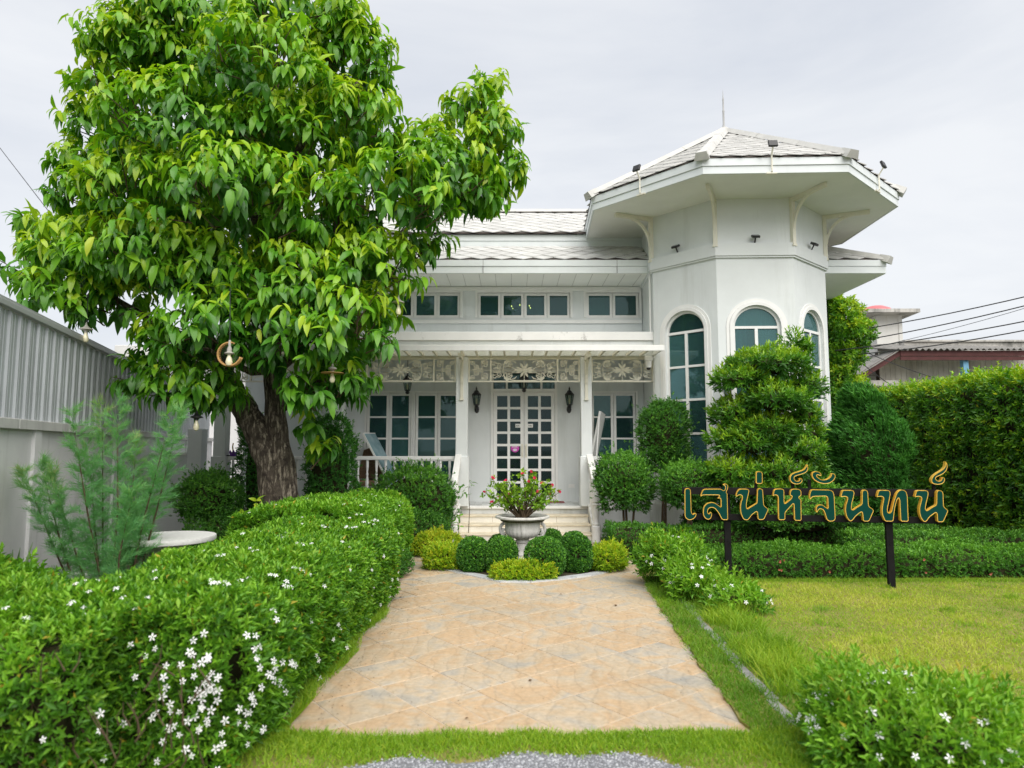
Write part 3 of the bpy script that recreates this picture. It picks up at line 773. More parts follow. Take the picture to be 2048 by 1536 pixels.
# stair rails with turned newels
newel_prof = [(0.075, 0), (0.075, 0.26), (0.05, 0.28), (0.062, 0.31), (0.045, 0.34), (0.06, 0.45), (0.064, 0.52), (0.05, 0.60), (0.066, 0.63), (0.05, 0.66), (0.07, 0.68), (0.07, 0.94), (0.05, 0.96), (0.068, 1.0), (0.07, 1.04), (0.05, 1.08), (0.012, 1.10)]
for nx in (-0.985, 1.425):
    s = MB(); y1, y2 = 11.78, 12.56
    for (za, zb, h, w) in ((0.94, 1.36, 0.12, 0.055), (0.02, 0.44, 0.16, 0.04)):
        s.add([(nx + dx, y, z + dz) for dz in (0, h) for dx in (-w, w) for y, z in ((y1, za), (y2, zb))], [(0, 1, 3, 2), (4, 6, 7, 5), (0, 4, 5, 1), (2, 3, 7, 6), (0, 2, 6, 4), (1, 5, 7, 3)])
    r = s.build('stair_rail', TRIM, house)
    MB().lathe(newel_prof, 14, (nx, 11.72, 0)).build('newel_post', TRIM, r, smooth=True)
    for k in range(4):
        yy = 11.72 + (k + 0.9) * 0.18; zz = 0.16 + (yy - y1) * 0.54
        place('baluster', bal_me, r, Matrix.Translation((nx, yy, zz)) @ Matrix.Diagonal((0.9, 0.9, 1.02, 1)))

# ---------------------------------------------------------------- roofs
def tile_mesh(w, h):
    """one diamond tile, local x across, y up the slope, origin at its lower tip"""
    t = 0.014; e = 0.006
    P = [(0, 0), (w / 2, h / 2), (0, h), (-w / 2, h / 2)]
    I = [(0, e), (w / 2 - e * 1.3, h / 2), (0, h - e), (-w / 2 + e * 1.3, h / 2)]
    lift = lambda y: 0.020 * (1 - y / h)
    vs = [(x, y, lift(y)) for x, y in P] + [(x, y, lift(y) + t) for x, y in I]
    return vs, [(i, (i + 1) % 4, 4 + (i + 1) % 4, 4 + i) for i in range(4)] + [(4, 5, 6, 7)]
TW, TH = 0.40, 0.36
tv, tf = tile_mesh(TW, TH)
tile_me = MB().add(tv, tf).mesh('roof_tile', TILE)
def tiled(roof, M, inside, show, u0, u1, v0, v1, limit=300, tw=TW, th=TH, me=None):
    """lay diamonds over local area; pieces most in view become objects, the rest one joined part"""
    me = me or tile_me
    cand = []
    row = 0; v = v0
    while v < v1:
        off = (row % 2) * tw / 2
        u = u0 + off
        while u < u1:
            if inside(u, v + th / 2): cand.append((u, v))
            u += tw
        v += th / 2; row += 1
    cand.sort(key=lambda c: show(M @ Vector((c[0], c[1], 0))))
    for (u, v) in cand[:limit]:
        j = Matrix.Translation((u + random.uniform(-.003, .003), v, random.uniform(-.002, .003))) @ Matrix.Rotation(random.uniform(-.008, .008), 4, 'Z')
        place('roof_tile', me, roof, M @ j @ Matrix.Diagonal((tw / TW, th / TH, 1, 1)))
    if len(cand) > limit:
        mb = MB()
        for (u, v) in cand[limit:]: mb.add([(x * tw / TW + u, y * th / TH + v, z) for x, y, z in tv], tf)
        tag(mb.apply(M).build('roof_tiling', TILE_JOIN, roof), kind='stuff')
def seen(p):
    d = p - Vector((0.3, 13, 6)); return abs(p.x - 0.4)
EX0, EX1, EY, EZ = -6.2, 7.14, 12.70, 5.16        # lower eave
def lower_roof():
    SL = math.atan2(0.57, 1.02)
    r = MB()
    r.add([(EX0, EY, EZ), (EX1, EY, EZ), (EX1 - 1.05, EY + 1.05, EZ + .585), (EX0 + 1.05, EY + 1.05, EZ + .585)], [(0, 1, 2, 3)])
    r.add([(EX1, EY, EZ), (EX1, 22.8, EZ), (EX1 - 1.05, 21.75, EZ + .585), (EX1 - 1.05, EY + 1.05, EZ + .585)], [(0, 1, 2, 3)])
    r.add([(EX0, EY, EZ), (EX0, 22.8, EZ), (EX0 + 1.05, 21.75, EZ + .585), (EX0 + 1.05, EY + 1.05, EZ + .585)], [(0, 1, 2, 3)])
    roof = r.build('lower_roof', FELT, house)
    M = frame((0, EY, EZ + .004), (1, 0, 0), (0, math.cos(SL), math.sin(SL)))
    hgt = 1.05 / math.cos(SL)
    tiled(roof, M, lambda u, v: EX0 + v * 0.85 - .05 < u < EX1 - v * 0.85 + .05 and not 2.8 < u < 5.6, lambda p: abs(p.x - 0.9) if p.x < 3 else (0.5 if p.x > 5.6 else 9), EX0, EX1, -0.03, hgt - 0.16)
    MB().box(EX0 + .02, EX1 - .02, EY - 0.02, EY + 0.012, 4.905, 5.035).box(EX0 + .02, EX1 - .02, EY - 0.034, EY + 0.012, 5.04, 5.158).build('fascia', FASCIA, house)
    MB().box(EX1 - 0.03, EX1 - .002, EY + 0.013, 22.7, 4.905, 5.035).box(EX1 - 0.03, EX1 + .012, EY + 0.013, 22.7, 5.04, 5.158).build('fascia', FASCIA, house)
    MB().box(EX0 + .002, EX0 + .03, EY + 0.013, 22.7, 4.905, 5.158).build('fascia', FASCIA, house)
    MB().box(EX0 + .03, EX1 - .03, EY + .012, Y0 + .1, 4.90, 4.915).box(XR + .001, EX1 - .03, Y0 + .1, 22.6, 4.90, 4.915).box(EX0 + .03, XL - .001, Y0 + .1, 22.6, 4.90, 4.915).build('soffit', SOFFIT, house)
    for x in (-4.4, -2.4, -0.55, 2.0): MB().box(x - .003, x + .003, EY - 0.036, EY - .019, 4.906, 5.157).build('fascia_joint', FELT, house)
    for x in np.arange(-5.9, 2.7, 0.31): MB().box(x - .004, x + .004, EY + .02, Y0 - .003, 4.896, 4.9).build('soffit_joint', mat('soffit_joint', (0.5, 0.5, 0.48), 0.9) if 'soffit_joint' not in bpy.data.materials else bpy.data.materials['soffit_joint'], house)
lower_roof()
def ridge_caps(parent, a, b, n=3, w=0.11, h=0.055, end=True, up=Vector((0, 0, 1))):
    a, b = Vector(a), Vector(b); t = (b - a).normalized(); s = t.cross(up).normalized(); u = s.cross(t)
    L = (b - a).length
    for i in range(n):
        p0 = a + t * (L * i / n - (0.02 if i else 0)); p1 = a + t * L * (i + 1) / n
        k0, k1 = (1.12 if i == 0 else 1.06), 1.0
        vs = []
        for p, k in ((p0, k0), (p1, k1)):
            vs += [p - s * w * k - u * 0.03, p - s * w * 0.55 * k + u * h * k, p + s * w * 0.55 * k + u * h * k, p + s * w * k - u * 0.03]
        MB().add(vs, [(0, 4, 5, 1), (1, 5, 6, 2), (2, 6, 7, 3), (0, 1, 2, 3), (4, 7, 6, 5), (0, 3, 7, 4)]).build('ridge_tile', RIDGE, parent)
    if end:
        p0, p1 = a - t * 0.09, a + t * 0.10; vs = []
        for p, k, dn in ((p0, 1.35, 0.065), (p1, 1.1, 0.05)):
            vs += [p - s * w * k * .9 - u * dn, p - s * w * 0.6 * k + u * h * 1.25, p + s * w * 0.6 * k + u * h * 1.25, p + s * w * k * .9 - u * dn]
        MB().add(vs, [(0, 4, 5, 1), (1, 5, 6, 2), (2, 6, 7, 3), (0, 1, 2, 3), (4, 7, 6, 5), (0, 3, 7, 4)]).build('hip_end_tile', RIDGE, parent)
UZ0, UZ1, UY0, UY1 = 5.97, 7.16, 13.58, 15.75
hip_holder = MB().box(EX0 + 1.0, EX1 - 1.06, Y0 - 0.03, Y0 + .05, 5.66, UZ0 - .13).box(EX0 + 1.0, EX1 - 1.06, Y0 - .05, Y0 + .05, UZ0 - .13, UZ0 - .005).build('clerestory_band', FASCIA, house)
ridge_caps(hip_holder, (EX1, EY, EZ + .02), (EX1 - 1.05, EY + 1.05, EZ + .61), 2)
def upper_roof():
    SL = math.atan2(UZ1 - UZ0, UY1 - UY0)
    x0, x1 = -5.2, 6.0
    roof = MB().add([(x0, UY0, UZ0), (x1, UY0, UZ0), (x1, UY1, UZ1), (x0, UY1, UZ1)], [(0, 1, 2, 3)]).add([(x0, UY1 * 2 - UY0, UZ0), (x1, UY1 * 2 - UY0, UZ0), (x1, UY1, UZ1), (x0, UY1, UZ1)], [(0, 1, 2, 3)]).add([(x1, UY0, UZ0), (x1, UY1 * 2 - UY0, UZ0), (x1, UY1, UZ1)], [(0, 1, 2)]).add([(x0, UY0, UZ0), (x0, UY1 * 2 - UY0, UZ0), (x0, UY1, UZ1)], [(0, 1, 2)]).build('upper_roof', FELT, house)
    M = frame((0, UY0, UZ0 + .004), (1, 0, 0), (0, math.cos(SL), math.sin(SL)))
    tiled(roof, M, lambda u, v: x0 < u < x1, lambda p: abs(p.x - 0.55), x0, x1, -0.03, (UY1 - UY0) / math.cos(SL) - 0.2)
    ridge_caps(roof, (x1, UY1, UZ1 + .03), (x0, UY1, UZ1 + .03), 17, w=0.13, h=0.05, end=False)
upper_roof()

FLASHG = mat('grey_rod', (0.42, 0.42, 0.42), 0.6)
# ---------------------------------------------------------------- octagonal tower
def tdir(k):    # direction of vertex/face at k eighths of pi from the front
    a = k * PI / 8 + TPHI; return Vector((math.sin(a), -math.cos(a)))
def octp(ap): return [TC + tdir(k) * ap / math.cos(PI / 8) for k in range(-7, 9, 2)]
def tower():
    side = 2 * TAW * math.tan(PI / 8); hs = side / 2; th = 0.2
    W0, W1, SPR, RX, RZ = -0.405, 0.405, 3.655, 0.405, 0.37     # arched opening
    ZW0 = 1.20
    MB().prism(octp(TAW + 0.10), -0.05, 0.60).prism(octp(TAW + 0.06), 0.60, 0.66).build('tower_plinth', PLINTH, house)
    for k in range(-6, 8, 2):
        nrm = tdir(k); tg = Vector((-nrm.y, nrm.x))       # to the right seen from outside
        o = TC + nrm * TAW
        M = frame((o.x, o.y, 0), (tg.x, tg.y, 0), (-nrm.x, -nrm.y, 0))   # local x right, y inwards, z up
        # frame(): z = x cross y
        if M.to_3x3().col[2].z < 0: M = frame((o.x, o.y, 0), (-tg.x, -tg.y, 0), (-nrm.x, -nrm.y, 0))
        mb = MB()
        hin = hs - th * math.tan(PI / 8)
        if k in (-2, 0, 2):
            N = 18
            arc = [(RX * math.cos(a), SPR + RZ * math.sin(a)) for a in np.linspace(PI, 0, N + 1)]
            for y, h in ((0, hs), (th, hin)):
                mb.add([(-h, y, 0.6), (W0, y, 0.6), (W0, y, SPR), (-h, y, SPR)], [(0, 1, 2, 3)])
                mb.add([(W1, y, 0.6), (h, y, 0.6), (h, y, SPR), (W1, y, SPR)], [(0, 1, 2, 3)])
                mb.add([(W0, y, 0.6), (W1, y, 0.6), (W1, y, ZW0), (W0, y, ZW0)], [(0, 1, 2, 3)])
                top = [(-h + 2 * h * i / N, ZS) for i in range(N + 1)]
                mb.add([(-h, y, SPR), (W0, y, SPR), (-h, y, ZS)], [(0, 1, 2)]); mb.add([(h, y, SPR), (W1, y, SPR), (h, y, ZS)], [(0, 1, 2)])
                for i in range(N):
                    a, b, c, d = arc[i], arc[i + 1], top[i + 1], top[i]
                    mb.add([(a[0], y, a[1]), (b[0], y, b[1]), (c[0], y, c[1]), (d[0], y, d[1])], [(0, 1, 2, 3)])
            outline = [(W0, ZW0)] + arc + [(W1, ZW0)]
            for i in range(len(outline)):
                a, b = outline[i], outline[(i + 1) % len(outline)]
                mb.add([(a[0], 0, a[1]), (b[0], 0, b[1]), (b[0], th, b[1]), (a[0], th, a[1])], [(0, 1, 2, 3)])
        else:
            mb.add([(-hs, 0, 0.6), (hs, 0, 0.6), (hs, 0, ZS), (-hs, 0, ZS)], [(0, 1, 2, 3)]); mb.add([(-hin, th, 0.6), (hin, th, 0.6), (hin, th, ZS), (-hin, th, ZS)], [(0, 1, 2, 3)])
        mb.build('tower_wall', WALL, house, M)
        if k in (-2, 0, 2):
            w = MB(); ya, yb = 0.035, 0.085
            # timber frame
            oA = [(W0 + .022, ZW0)] + [((RX - .022) * math.cos(a), SPR + (RZ - .022) * math.sin(a)) for a in np.linspace(PI, 0, N + 1)] + [(W1 - .022, ZW0)]
            w.ribbon(oA, 0.045, ya, yb)
            w.box(W0 + .045, W1 - .045, ya + .002, yb - .002, SPR - 0.03, SPR + 0.015)
            w.box(W0 + .045, W1 - .045, ya + .002, yb - .002, ZW0, ZW0 + 0.05)
            w.box(-0.026, 0.026, ya, yb, ZW0 + .05, SPR - .03)
            rows = 4; rh = (SPR - .03 - ZW0 - .05) / rows
            for r in range(1, rows):
                z = ZW0 + .05 + r * rh
                for p, q in ((W0 + .045, -.026), (.026, W1 - .045)): w.box(p, q, ya + .004, yb - .004, z - .02, z + .02)
            # raised surround on the wall
            oB = [(W0 - .028, ZW0)] + [((RX + .028) * math.cos(a), SPR + (RZ + .028) * math.sin(a)) for a in np.linspace(PI, 0, N + 1)] + [(W1 + .028, ZW0)]
            w.ribbon(oB, 0.055, -0.03, 0.0)
            oC = [(W0 - .085, ZW0)] + [((RX + .085) * math.cos(a), SPR + (RZ + .085) * math.sin(a)) for a in np.linspace(PI, 0, N + 1)] + [(W1 + .085, ZW0)]
            w.ribbon(oC, 0.055, -0.014, 0.0)
            w.box(W0 - .13, W1 + .13, -0.06, 0.03, ZW0 - 0.07, ZW0)
            win = w.build('arched_window', TRIM, house, M)
            y = 0.06
            for r in range(rows):
                for p, q in ((W0 + .03, -.02), (.02, W1 - .03)): 
                    z0 = ZW0 + .05 + r * rh; pane(win, M, p, q, z0 + .01, z0 + rh - .01, GLASS_T, y)
            g = MB(); pts = [((RX - .04) * math.cos(a), SPR + .01 + (RZ - .05) * math.sin(a)) for a in np.linspace(PI, 0, N + 1)]
            g.add([(p[0], y, p[1]) for p in pts] + [(p[0], y + .006, p[1]) for p in pts], [tuple(range(N + 1)), tuple(range(2 * N + 1, N, -1))])
            g.build('pane', GLASS_T, win, M)
            # curtains inside
            if k in (0, 2):
                for s in (-1, 1):
                    cm = MB(); xs = np.linspace(0.06 if s < 0 else 0.12, 0.5, 26)
                    vs = []
                    for z in (ZW0 - 0.3, SPR + 0.55):
                        for i, x in enumerate(xs): vs.append((s * x, th + 0.12 + 0.03 * math.sin(i * 1.35), z))
                    m = len(xs); cm.add(vs, [(i, i + 1, m + i + 1, m + i) for i in range(m - 1)])
                    cm.build('curtain', CURTAIN, house, M, smooth='all')
    MB().prism(octp(TAW - .21), 0.55, 0.6).build('tower_floor', ROOM, house)
    # belt, top moulding
    def ringband(name, a0, a1, z0, z1, m):
        A, B = octp(a0), octp(a1); mb = MB(); n = 8
        vs = [(p.x, p.y, z) for z in (z0, z1) for P in (A, B) for p in P]
        fs = []
        for i in range(n):
            j = (i + 1) % n
            fs += [(n + i, n + j, 3 * n + j, 3 * n + i), (i, n + i, n + j, j), (2 * n + i, 2 * n + j, 3 * n + j, 3 * n + i), (i, j, 2 * n + j, 2 * n + i)]
        mb.add(vs, fs); return mb.build(name, m, house)
    ringband('tower_belt', TAW - .05, TAW + 0.055, ZB, 5.10, WALL)
    ringband('tower_belt', TAW - .05, TAW + 0.035, ZB - .03, ZB - .002, WALL)
    ringband('tower_soffit', TAW - .15, TAE - 0.03, ZS - .012, ZS, SOFFIT)
    ringband('tower_fascia', TAE - 0.03, TAE, ZS - .02, ZS + .10, FASCIA)
    ringband('tower_fascia', TAE - 0.03, TAE + 0.018, ZS + .103, ZS + .225, FASCIA)
    ze = ZS + .228
    E = octp(TAE + 0.03); ap = Vector((TC.x, TC.y, ZA))
    rf = MB().add([(p.x, p.y, ze) for p in E] + [tuple(ap)], [(i, (i + 1) % 8, 8) for i in range(8)]).build('tower_roof', FELT, house)
    budget = {0: 110, -2: 110, 2: 60}
    for k in range(-6, 10, 2):
        nrm = tdir(k); a = TAE + .03
        o = TC + nrm * a; tg = Vector((-nrm.y, nrm.x))
        sl = math.hypot(a, ZA - ze)
        M = frame((o.x, o.y, ze + .004), (tg.x, tg.y, 0), (-nrm.x * a, -nrm.y * a, ZA - ze))
        hw = a * math.tan(PI / 8)
        tiled(rf, M, lambda u, v: abs(u) < hw * (1 - v / sl) - 0.045, lambda p: 0, -hw, hw, -0.03, sl - 0.2, limit=budget.get(k, 0), tw=0.30, th=0.27)
    for v in E:
        b = Vector((TC.x, TC.y, ZA + .055)); a = Vector((v.x, v.y, ze + .045))
        ridge_caps(rf, a, b, 3, w=0.10, h=0.05)
    fin = MB().lathe([(0.04, 0), (0.035, 0.10), (0.022, 0.16), (0.020, 0.42), (0.026, 0.44), (0.016, 0.47), (0.015, 0.66), (0.021, 0.68), (0.011, 0.72), (0.001, 0.90)], 8, (TC.x, TC.y, ZA - .0)).build('finial', FLASHG, rf, smooth=True)
    # eave brackets at the corners
    for k in (-3, -1, 1, 3, -5, 5):
        d = tdir(k); o = TC + d * TAW / math.cos(PI / 8)
        M = frame((o.x, o.y, 0), (d.x, d.y, 0), (-d.y, d.x, 0))
        b = MB().box(-0.01, 0.06, -.035, .035, 5.08, ZS - .014, c=.004).box(0.061, 0.78, -.03, .03, ZS - .085, ZS - .014, c=.004)
        b.box(0.0, 0.07, -.042, .042, 5.04, 5.079)
        arc = [(0.055 + 0.46 * (1 - math.cos(t)), 5.35 + (ZS - .07 - 5.35) * math.sin(t)) for t in np.linspace(0, PI / 2, 10)]
        b.ribbon(arc, [0.03 + 0.02 * math.sin(i / 9 * PI) for i in range(10)], -.02, .02)
        b.build('eave_bracket', CREAM, house, M)
tower()
# rain pipe beside the tower
MB().tube([(2.60, 12.60, 4.88), (2.60, 12.60, 3.75)], 0.02, 8).build('rain_pipe', TRIM, house)
MB().tube([(2.63, 12.5, 3.24), (2.63, 12.5, 2.0), (2.66, 12.55, 0.7)], 0.018, 8).build('rain_pipe', TRIM, house)

# chandelier seen through the clerestory glass
ch = thing('chandelier', at(1042, 612, 14.35), 'small lit brass chandelier behind the middle clerestory window', 'chandelier')
cc = at(1042, 614, 14.35)
MB().tube([(cc.x, cc.y, 4.9), (cc.x, cc.y, cc.z - .05)], 0.012, 6).build('stem', mat('brass', (0.45, 0.3, 0.08), 0.35, metal=0.8), ch)
GLOW = emit_mat('lit_bulb', (1.0, 0.50, 0.12), 5)
for k in range(6):
    a = k * PI / 3 + .4; x, y = cc.x + .22 * math.cos(a), cc.y + .22 * math.sin(a)
    arm = MB().tube([(cc.x, cc.y, cc.z - .04), ((cc.x + x) / 2, (cc.y + y) / 2, cc.z - .07), (x, y, cc.z - .02)], 0.007, 5).build('arm', bpy.data.materials['brass'], ch)
    MB().lathe([(0.003, 0), (0.011, 0.012), (0.011, 0.024), (0.002, 0.04)], 8, (x, y, cc.z - .02)).build('bulb', GLOW, arm, smooth=True)

# ---------------------------------------------------------------- lanterns, flood lights, camera
def lantern_mesh_parts(parent, M, s=1.0):
    body = MB().lathe([(0.02, -0.16), (0.045, -0.13), (0.03, -0.11), (0.055, -0.09), (0.055, -0.075)], 6).lathe([(0.095, 0.11), (0.09, 0.125), (0.05, 0.17), (0.045, 0.19), (0.012, 0.215), (0.02, 0.235), (0.004, 0.28)], 6)
    for k in range(6):
        a = k * PI / 3; body.tube([(0.052 * math.cos(a), 0.052 * math.sin(a), -0.08), (0.085 * math.cos(a), 0.085 * math.sin(a), 0.115)], 0.006, 4)
    b = body.build('lantern_cage', BLACK, parent, M)
    MB().lathe([(0.046, -0.078), (0.078, 0.11)], 6).build('lantern_glass', LAMPGLASS, parent, M)
    MB().lathe([(0.006, -0.07), (0.016, -0.04), (0.018, 0.01), (0.004, 0.05)], 8).build('lamp_bulb', BULB, parent, M, smooth=True)
    return b
for px, lab in ((953, 'black wall lantern to the left of the glazed front door'), (1139, 'black wall lantern to the right of the glazed front door')):
    p = at(px, 801, Y0 - 0.13)
    l = thing('wall_lantern', (p.x, Y0, p.z), lab, 'lantern', 'lanterns on the porch walls')
    M = Matrix.Translation((p.x, Y0 - .13, p.z))
    lantern_mesh_parts(l, M)
    w = MB().tube([(p.x, Y0 - .005, p.z - .20), (p.x, Y0 - .07, p.z - .22), (p.x, Y0 - .13, p.z - .16)], 0.012, 6)
    w.lathe([(0.0, 0), (0.05, 0), (0.045, 0.015), (0.0, 0.02)], 12)
    n = 48; w.v[-n:] = [(p.x + v[0], Y0 - .001 - v[2], p.z - .17 + v[1] * 1.6) for v in w.v[-n:]]
    w.build('lantern_arm', BLACK, l)
for (px, py, Y, lab) in ((1048, 768, 13.15, 'black hanging lantern in front of the door transom'), (815, 772, 13.15, 'black hanging lantern above the left porch windows')):
    p = at(px, py, Y)
    l = thing('hanging_lantern', (p.x, Y, p.z), lab, 'lantern', 'lanterns hanging from the porch ceiling')
    lantern_mesh_parts(l, Matrix.Translation(p))
    MB().tube([(p.x, Y, p.z + .27), (p.x, Y, 3.42)], 0.006, 5).build('chain', BLACK, l)
p = at(1447, 772, 11.62)
l = thing('wall_lantern', (p.x, p.y, p.z), 'small dark lantern on the tower wall between the arched windows', 'lantern', 'lanterns on the porch walls')
lantern_mesh_parts(l, Matrix.Translation((p.x, 11.50, p.z - .15)))
MB().tube([(p.x, 11.5, p.z - .3), (p.x, 11.62, p.z - .36), (p.x, 11.78, p.z - .30)], .01, 5).build('lantern_arm', BLACK, l)

def flood(p, aim, lab, arm=None, grp=None, s=1.0):
    f = thing('flood_light', p, lab, 'flood light', grp)
    d = Vector(aim).normalized(); side = Vector((-d.y, d.x, 0)); side = side.normalized() if side.length > .01 else Vector((1, 0, 0))
    M = frame(p, side, side.cross(d))
    M = frame(p, side, d)
    MB().box(-0.065 * s, 0.065 * s, -0.02, 0.02, -0.05 * s, 0.05 * s, c=.006).build('lamp_housing', BLACK, f, M)
    MB().box(-0.056 * s, 0.056 * s, 0.0201, 0.024, -0.042 * s, 0.042 * s).build('lamp_face', mat('flood_glass', (0.10, 0.10, 0.13), 0.15, 0.6) if 'flood_glass' not in bpy.data.materials else bpy.data.materials['flood_glass'], f, M)
    if arm: MB().tube(arm, 0.013, 6).build('mounting_arm', CREAM if len(arm) > 3 else BLACK, f)
    return f
def eave_pt(k, t, ap, z):       # point on the eave between vertices k-1 and k+1
    a, b = TC + tdir(k - 1) * ap / math.cos(PI / 8), TC + tdir(k + 1) * ap / math.cos(PI / 8)
    q = a.lerp(b, t); return Vector((q.x, q.y, z))
for k, t, lab in ((-2, 0.48, 'black flood light clamped on the tower eave, left face'), (0, 0.47, 'black flood light clamped on the tower eave, front face'), (2, 0.52, 'black flood light clamped on the tower eave, right face')):
    n = tdir(k)
    b0 = eave_pt(k, t, TAE + .02, ZS - .02); b1 = eave_pt(k, t, TAE + .05, ZS - .01); b2 = eave_pt(k, t, TAE + .05, ZS + .24); b3 = eave_pt(k, t, TAE + .12, ZS + .34); hp = eave_pt(k, t, TAE + .13, ZS + .40)
    f = flood(hp, (-n.x, -n.y, -.35), lab, [b0, b1, b2, b3, hp], 'flood lights on the tower eave', 1.1)
    MB().box(-.08, .08, -.02, .02, -.012, .012).build('clamp', CREAM, f, frame(b0 + Vector((0, 0, -.012)), (-n.y, n.x, 0), (n.x, n.y, 0)))
for k, t, lab in ((-2, 0.44, 'small black flood light on the tower ledge, left face'), (0, 0.5, 'small black flood light on the tower ledge, front face'), (2, 0.5, 'small black flood light on the tower ledge, right face')):
    n = tdir(k); p = eave_pt(k, t, TAW + .10, 5.20); q = eave_pt(k, t, TAW + .04, 5.10)
    flood(p, (n.x * .5, n.y * .5, 1.0), lab, [q, p], 'flood lights on the tower ledge', 1.0)
p = at(1297, 730, 12.45)
cc = thing('security_camera', p, 'white dome security camera under the canopy beside the tower', 'camera')
MB().lathe([(0.05, -0.05), (0.055, 0.0), (0.06, 0.06), (0.045, 0.075)], 14, tuple(p)).box(p.x - .07, p.x + .07, p.y - .05, p.y + .05, p.z + .075, p.z + .16, c=.01).build('camera_body', TRIM, cc, smooth=True)
MB().lathe([(0.002, -0.095), (0.03, -0.085), (0.044, -0.052), (0.044, -.045)], 14, tuple(p)).build('camera_lens', BLACK, cc, smooth=True)
MB().tube([(p.x + .06, p.y, p.z + .13), (p.x + .13, p.y, p.z + .14), (p.x + .16, p.y, p.z + .20)], 0.012, 6).build('cable', TRIM, cc)
# ================================================================== boundary wall with metal sheets (left)
CONC = mat('rendered_wall', (0.72, 0.71, 0.71), 0.85, 0.2, var=0.08, vscale=1.3, bump=0.2, bscale=50, streak=((0.33, 0.32, 0.30), 0.35, 3.0, 0.4, 0.54))
COPE = mat('coping', (0.60, 0.59, 0.57), 0.85, 0.2, var=0.14, vscale=3, streak=((0.2, 0.2, 0.19), 0.5, 9.0, 0.5, 0.56))
SHEET = mat('galvanised_sheet', (0.46, 0.485, 0.50), 0.45, 0.5, var=0.12, vscale=1.6, metal=0.15, rand=0.06, streak=((0.25, 0.26, 0.27), 0.35, 8.0, 0.3, 0.55))
FLASH = mat('flashing', (0.47, 0.48, 0.49), 0.45, 0.5, var=0.1, vscale=2, metal=0.2)
def boundary():
    bx, by = -4.96, 6.76
    d = Vector((-0.301, 1, 0)).normalized()
    b = thing('boundary_wall', (bx, by, 0), 'grey rendered boundary wall topped with ribbed metal sheeting, far left', 'wall')
    n = Vector((-d.y, d.x, 0))                         # away from the garden
    M = frame((bx, by, 0), d, n)                       # local x along the wall, y outwards
    if M.to_3x3().col[2].z < 0: M = M @ Matrix.Diagonal((1, 1, -1, 1))
    MB().box(-4.5, 15, 0, 0.15, -0.1, 1.78).build('wall_base', CONC, b, M)
    for i in range(13):
        a = -4.5 + i * 1.5
        MB().box(a + .002, a + 1.498, -0.06, 0.19, 1.781, 1.885, c=.006).build('coping_stone', COPE, b, M)
    for x in (-2.6, 0.6, 3.8, 7.0, 10.2):
        MB().box(x - .09, x + .09, -0.035, -0.001, -0.1, 1.78).build('pier', CONC, b, M)
    # ribbed sheets
    w, z0, z1 = 1.0, 1.887, 2.95
    prof = []
    for r in range(4):
        o = r * w / 4
        prof += [(o, 0), (o + .010, -.024), (o + .034, -.024), (o + .044, 0), (o + .10, 0), (o + .104, -.005), (o + .118, -.005), (o + .122, 0), (o + .17, 0), (o + .174, -.005), (o + .188, -.005), (o + .192, 0)]
    prof.append((w + .04, -.001))
    mb = MB(); k = len(prof)
    mb.add([(p[0], p[1] + .05, z) for z in (z0, z1) for p in prof], [(i, i + 1, k + i + 1, k + i) for i in range(k - 1)])
    me = mb.mesh('metal_sheet', SHEET)
    for i in range(19): place('metal_sheet', me, b, M @ Matrix.Translation((-4.4 + i * w, -0.002 * (i % 2), 0)))
    MB().box(-4.5, 15, -0.01, 0.12, 2.955, 3.015, c=.006).box(-4.5, 15, 0.0, 0.16, 3.016, 3.04).build('top_flashing', FLASH, b, M)
boundary()

# flat roofed neighbour behind the wall, far left
nb = thing('neighbour_house', (-14, 26, 0), 'pale flat roofed house corner above the far metal fence', 'house')
p0 = at(229, 690, 24)
MB().box(p0.x, p0.x + 7, 24, 30, p0.z - .42, p0.z, c=.02).build('roof_slab', mat('slab_paint', (0.62, 0.62, 0.6), 0.8, var=.1), nb)
MB().box(p0.x + .8, p0.x + 7, 24.8, 29.5, 0, p0.z - .42).build('wall', CONC, nb)
# low white wall with pier at the end of the porch
pier = thing('garden_pier', (-5.75, 12.9, 0), 'white pier and low wall closing the porch end beside the boundary wall', 'wall')
MB().box(-6.05, -5.78, 12.7, 12.95, 0, 1.95, c=.01).build('pier_post', WALL, pier)
MB().box(-6.9, -6.051, 12.75, 12.9, 0, 1.45).build('low_wall', WALL, pier)
MB().box(-6.92, -6.06, 12.72, 12.93, 1.451, 1.52, c=.01).build('coping', TRIM, pier)

